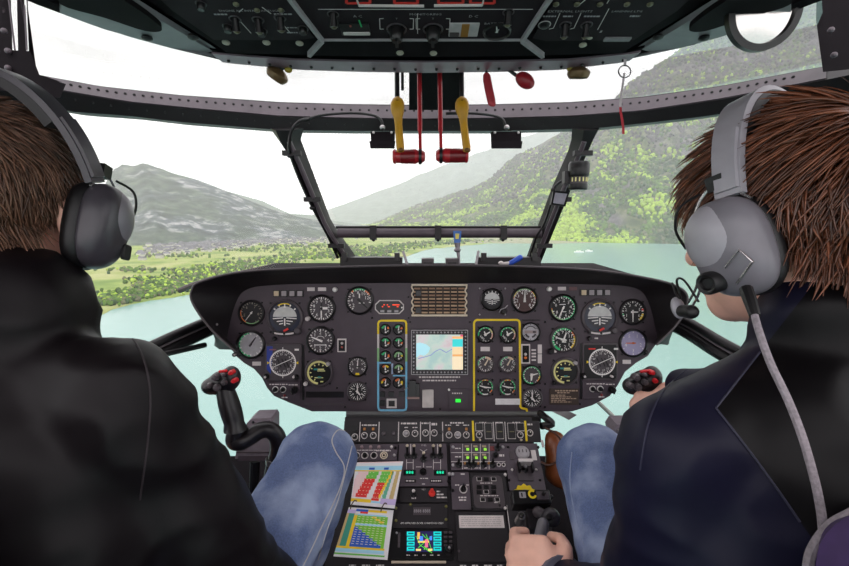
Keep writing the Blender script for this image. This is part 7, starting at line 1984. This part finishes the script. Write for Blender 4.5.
# ================================================================== headsets
M_cup = mat('headset_grey', '77737a', 0.32, var=0.08, nscale=40)
M_cup_d = mat('headset_dark_grey', '3f3b41', 0.32, var=0.1, nscale=40)
M_cup_l = mat('headset_light_grey', '9d99a0', 0.35, var=0.05)
M_cush = mat('headset_cushion', '0f0d0f', 0.5)
M_wire = mat('headset_wire', 'cfcaca', 0.25, metal=0.9)
def headset(label, T, tilt, cups, mic=False, bandm=None):
    root = thing('headset', label, 'headset', T.translation)
    B = T @ Matrix.Rotation(R(tilt), 4, 'X')
    n = 26
    def arc_pt(a, r=1.0): return Vector((0.110 * r * math.cos(a), 0, -0.005 + (0.158 if math.sin(a) > 0 else 0.1) * r * math.sin(a)))
    def band(a0, a1, w, th, off, nm, m_):
        mb = MB(B); secs = []
        for i in range(n + 1):
            a = a0 + (a1 - a0) * i / n
            p = arc_pt(a); q = Vector((math.cos(a), 0, math.sin(a)))
            ww = w * (0.75 + 0.25 * math.sin(a))
            secs.append([p + q * off + Vector((0, -ww, 0)), p + q * (off + th) + Vector((0, -ww * 0.9, 0)), p + q * (off + th) + Vector((0, ww * 0.9, 0)), p + q * off + Vector((0, ww, 0))])
        mb.loft(secs); return mb.build(nm, m_, root, smooth=40)
    band(R(12), R(168), 0.019, 0.007, 0.0, 'headband', bandm or M_cup_d)
    band(R(40), R(140), 0.022, 0.010, -0.010, 'headband_pad', M_cush)
    for s in (-1, 1):
        band(R(14) if s > 0 else R(140), R(40) if s > 0 else R(166), 0.015, 0.003, 0.0072, 'slider', M_cup_l if bandm else M_cup_d)
        C = T @ Matrix.Translation((s * 0.088, 0.004, -0.024)) @ Matrix.Rotation(R(6 * s), 4, 'Y') @ Matrix.Rotation(R(-15), 4, 'X')
        def sect(x, k, dy=0.0, dz=0.0, p=2.6):
            out = []
            for i in range(56):
                a = 2 * math.pi * i / 56; ca, sa = math.cos(a), math.sin(a)
                out.append(Vector((s * x, dy + 0.0385 * k * math.copysign(abs(ca) ** (2 / p), ca), dz + 0.053 * k * math.copysign(abs(sa) ** (2 / p), sa))))
            return out
        mb = MB(C); mb.loft([sect(-0.004, 0.80), sect(-0.002, 0.98), sect(0.006, 1.04), sect(0.014, 0.98), sect(0.016, 0.85)]); mb.build('ear_cushion', M_cush, root, smooth=60)
        mb = MB(C); mb.loft([sect(0.014, 0.96)] + [sect(0.016 + (0.036 if mic else 0.031) * t_ , max(0.02, (1 - t_ ** 2.6) ** (1 / 2.2)), 0, 0.006 * t_) for t_ in [math.sin(math.pi / 2 * i_ / 16) for i_ in range(17)]])
        cup = mb.build('ear_cup', cups[0], root, smooth=60)
        # lighter scooped facet on the upper front of the cup
        mb = MB(C); secs = []
        mb.ell(Vector((s * (0.034 if mic else 0.029), 0.006, 0.012)), (0.0212, 0.032, 0.038), 36, 24); mb.build('cup_facet', cups[1], cup, smooth=60)
        mb = MB(C); mb.tube(smooth_path([Vector((s * 0.018, -0.030, 0.044)), Vector((s * 0.016, -0.012, 0.062)), Vector((s * 0.014, 0.004, 0.070)), Vector((s * 0.016, 0.020, 0.060)), Vector((s * 0.018, 0.034, 0.040))], 5), 0.0016, 6); mb.build('yoke_wire', M_wire, root)
        mb = MB(C); mb.tube(smooth_path([Vector((s * 0.020, 0.016, 0.066)), Vector((s * 0.034, 0.034, 0.058)), Vector((s * 0.034, 0.046, 0.036)), Vector((s * 0.026, 0.046, 0.012))], 5), 0.0016, 6); mb.build('link_cord', M_cush, root)
        mb = MB(C); mb.box(-0.006, -0.009, 0.064, 0.006, 0.009, 0.080, Matrix.Translation((s * 0.012, 0, 0))); mb.build('slider_block', M_cush, root)
        if mic and s < 0:
            pv_ = Vector((s * 0.052, 0.014, -0.030))
            Xx = Matrix.Rotation(R(-90 if s < 0 else 90), 4, 'Y')
            mb = MB(C); mb.lathe([(0.012, -0.012), (0.012, 0.006), (0.010, 0.009), (0.007, 0.008), (0.0055, 0.005), (0, 0.005)], pv_, 20, Xx); mb.build('boom_pivot', M_cush, root)
            mb = MB(C); q = [Vector((s * 0.0505, -0.004, -0.018)), Vector((s * 0.054, -0.024, -0.004)), Vector((s * 0.053, -0.032, -0.018)), Vector((s * 0.050, -0.010, -0.036))]
            mb.tube([q[0], q[1], q[2], q[3]], 0.0014, 6); mb.build('boom_clip', M_wire, root)
            me_ = Vector((s * 0.036, 0.070, -0.052))
            for dz in (0.004, -0.004):
                mb = MB(C); mb.tube(smooth_path([pv_ + Vector((s * 0.004, 0.010, dz)), Vector((s * 0.052, 0.034, -0.040 + dz)), me_ + Vector((0, -0.014, dz))], 5), 0.0013, 6); mb.build('boom_wire', M_wire, root)
            mb = MB(C); mb.tube(smooth_path([Vector((s * 0.05, 0.034, -0.048)), Vector((s * 0.054, 0.040, -0.022)), Vector((s * 0.052, 0.050, -0.020)), Vector((s * 0.046, 0.056, -0.040)), Vector((s * 0.04, 0.064, -0.036)), Vector((s * 0.036, 0.068, -0.022))], 5), 0.0013, 6); mb.build('mic_cord', M_cush, root)
            mb = MB(C); mb.cap(me_ + Vector((s * 0.008, -0.020, -0.006)), 0.008, me_ + Vector((s * 0.003, -0.006, -0.004)), 0.007); mb.build('boom_swivel', M_cush, root)
            mb = MB(C); mb.ell(me_, (0.010, 0.006, 0.013), 14, 10); mb.build('microphone', M_cup_l, root)
        if not mic and s > 0:
            mb = MB(C); mb.rrect(0.004, -0.036, 0.022, -0.016, 0, 0.004, 0.004, 0.001)
            mb.v = [C @ (Matrix.Translation((s * (0.0475 if mic else 0.0425), 0.006, 0)) @ Matrix(((0, 0, s, 0), (1, 0, 0, 0), (0, 1, 0, 0), (0, 0, 0, 1))) @ (C.inverted() @ v)) for v in mb.v]
            mb.build('battery_socket', M_cush, cup)
    return root, T
headset('grey headset with boom microphone on the brown-haired pilot', TR, -14, (M_cup, M_cup_l), True, M_cup_l)
headset('dark grey headset without visible microphone on the black-jacketed pilot', TL, 4, (M_cup_d, M_cup), False)
# headset cable and second cable loop
M_cable = mat('cable_grey', '8b8288', 0.6, var=0.3, nscale=300, bump=0.4)
t = thing('headset_cable', 'grey braided headset cable running down the navy back', 'cable', P(822, 525, 0.36))
pts = [P(747, 292, 0.425), P(752, 305, 0.415), P(758, 328, 0.40), P(770, 362, 0.385), P(788, 400, 0.372), P(802, 436, 0.362), P(812, 470, 0.355), P(819, 500, 0.35), P(823, 530, 0.348), P(824, 580, 0.345)]
mb = MB(); mb.tube(smooth_path(pts, 6), 0.0032, 8); mb.build('sheath', M_cable, t)
mb = MB(); mb.tube([P(746, 289, 0.428), P(750, 300, 0.418), P(755, 316, 0.408)], [0.0058, 0.0056, 0.0046], 10); mb.build('strain_relief', M_cush, t)
t = thing('looped_cable', 'grey cable loop over the purple seat edge', 'cable', P(830, 540, 0.33))
pts = [P(880, 498, 0.33), P(850, 514, 0.33), P(832, 524, 0.33), P(818, 540, 0.33), P(809, 560, 0.33), P(806, 600, 0.33)]
mb = MB(); mb.tube(smooth_path(pts, 6), 0.0034, 8); mb.build('sheath', M_cable, t)

# ================================================================== seats
M_seat = mat('seat_purple', '3a2552', 0.8, var=0.2, nscale=60, bump=0.1)
for k, (cx, lab) in enumerate(((-0.475, 'seat under the black-jacketed pilot'), (0.425, 'purple upholstered seat under the navy-jacketed pilot'))):
    t = thing('pilot_seat', lab, 'seat', Vector((cx, 0.35, FZ)))
    mb = MB(); mb.rrect(cx - 0.22, 0.16, cx + 0.22, 0.62, 0.33, 0.41, 0.05, 0.02); mb.build('seat_cushion', M_seat, t)
    mb = MB(); mb.rrect(cx - 0.20, 0.20, cx + 0.20, 0.58, FZ, 0.33, 0.03, 0.005); mb.build('pedestal', M_dark, t)
    q0, q1 = P(838, 540, 0.27).x, P(845, 522, 0.27)
    hw = 0.425 - q0
    X = Matrix(((1, 0, 0, 0), (0, 0, 1, q1.y), (0, 1, 0, 0), (0, 0, 0, 1)))
    mb = MB(X); mb.rrect(cx - hw, 0.38, cx + hw, q1.z, -0.022, 0.022, 0.03, 0.012, 6)
    mb.build('backrest', M_seat, t)
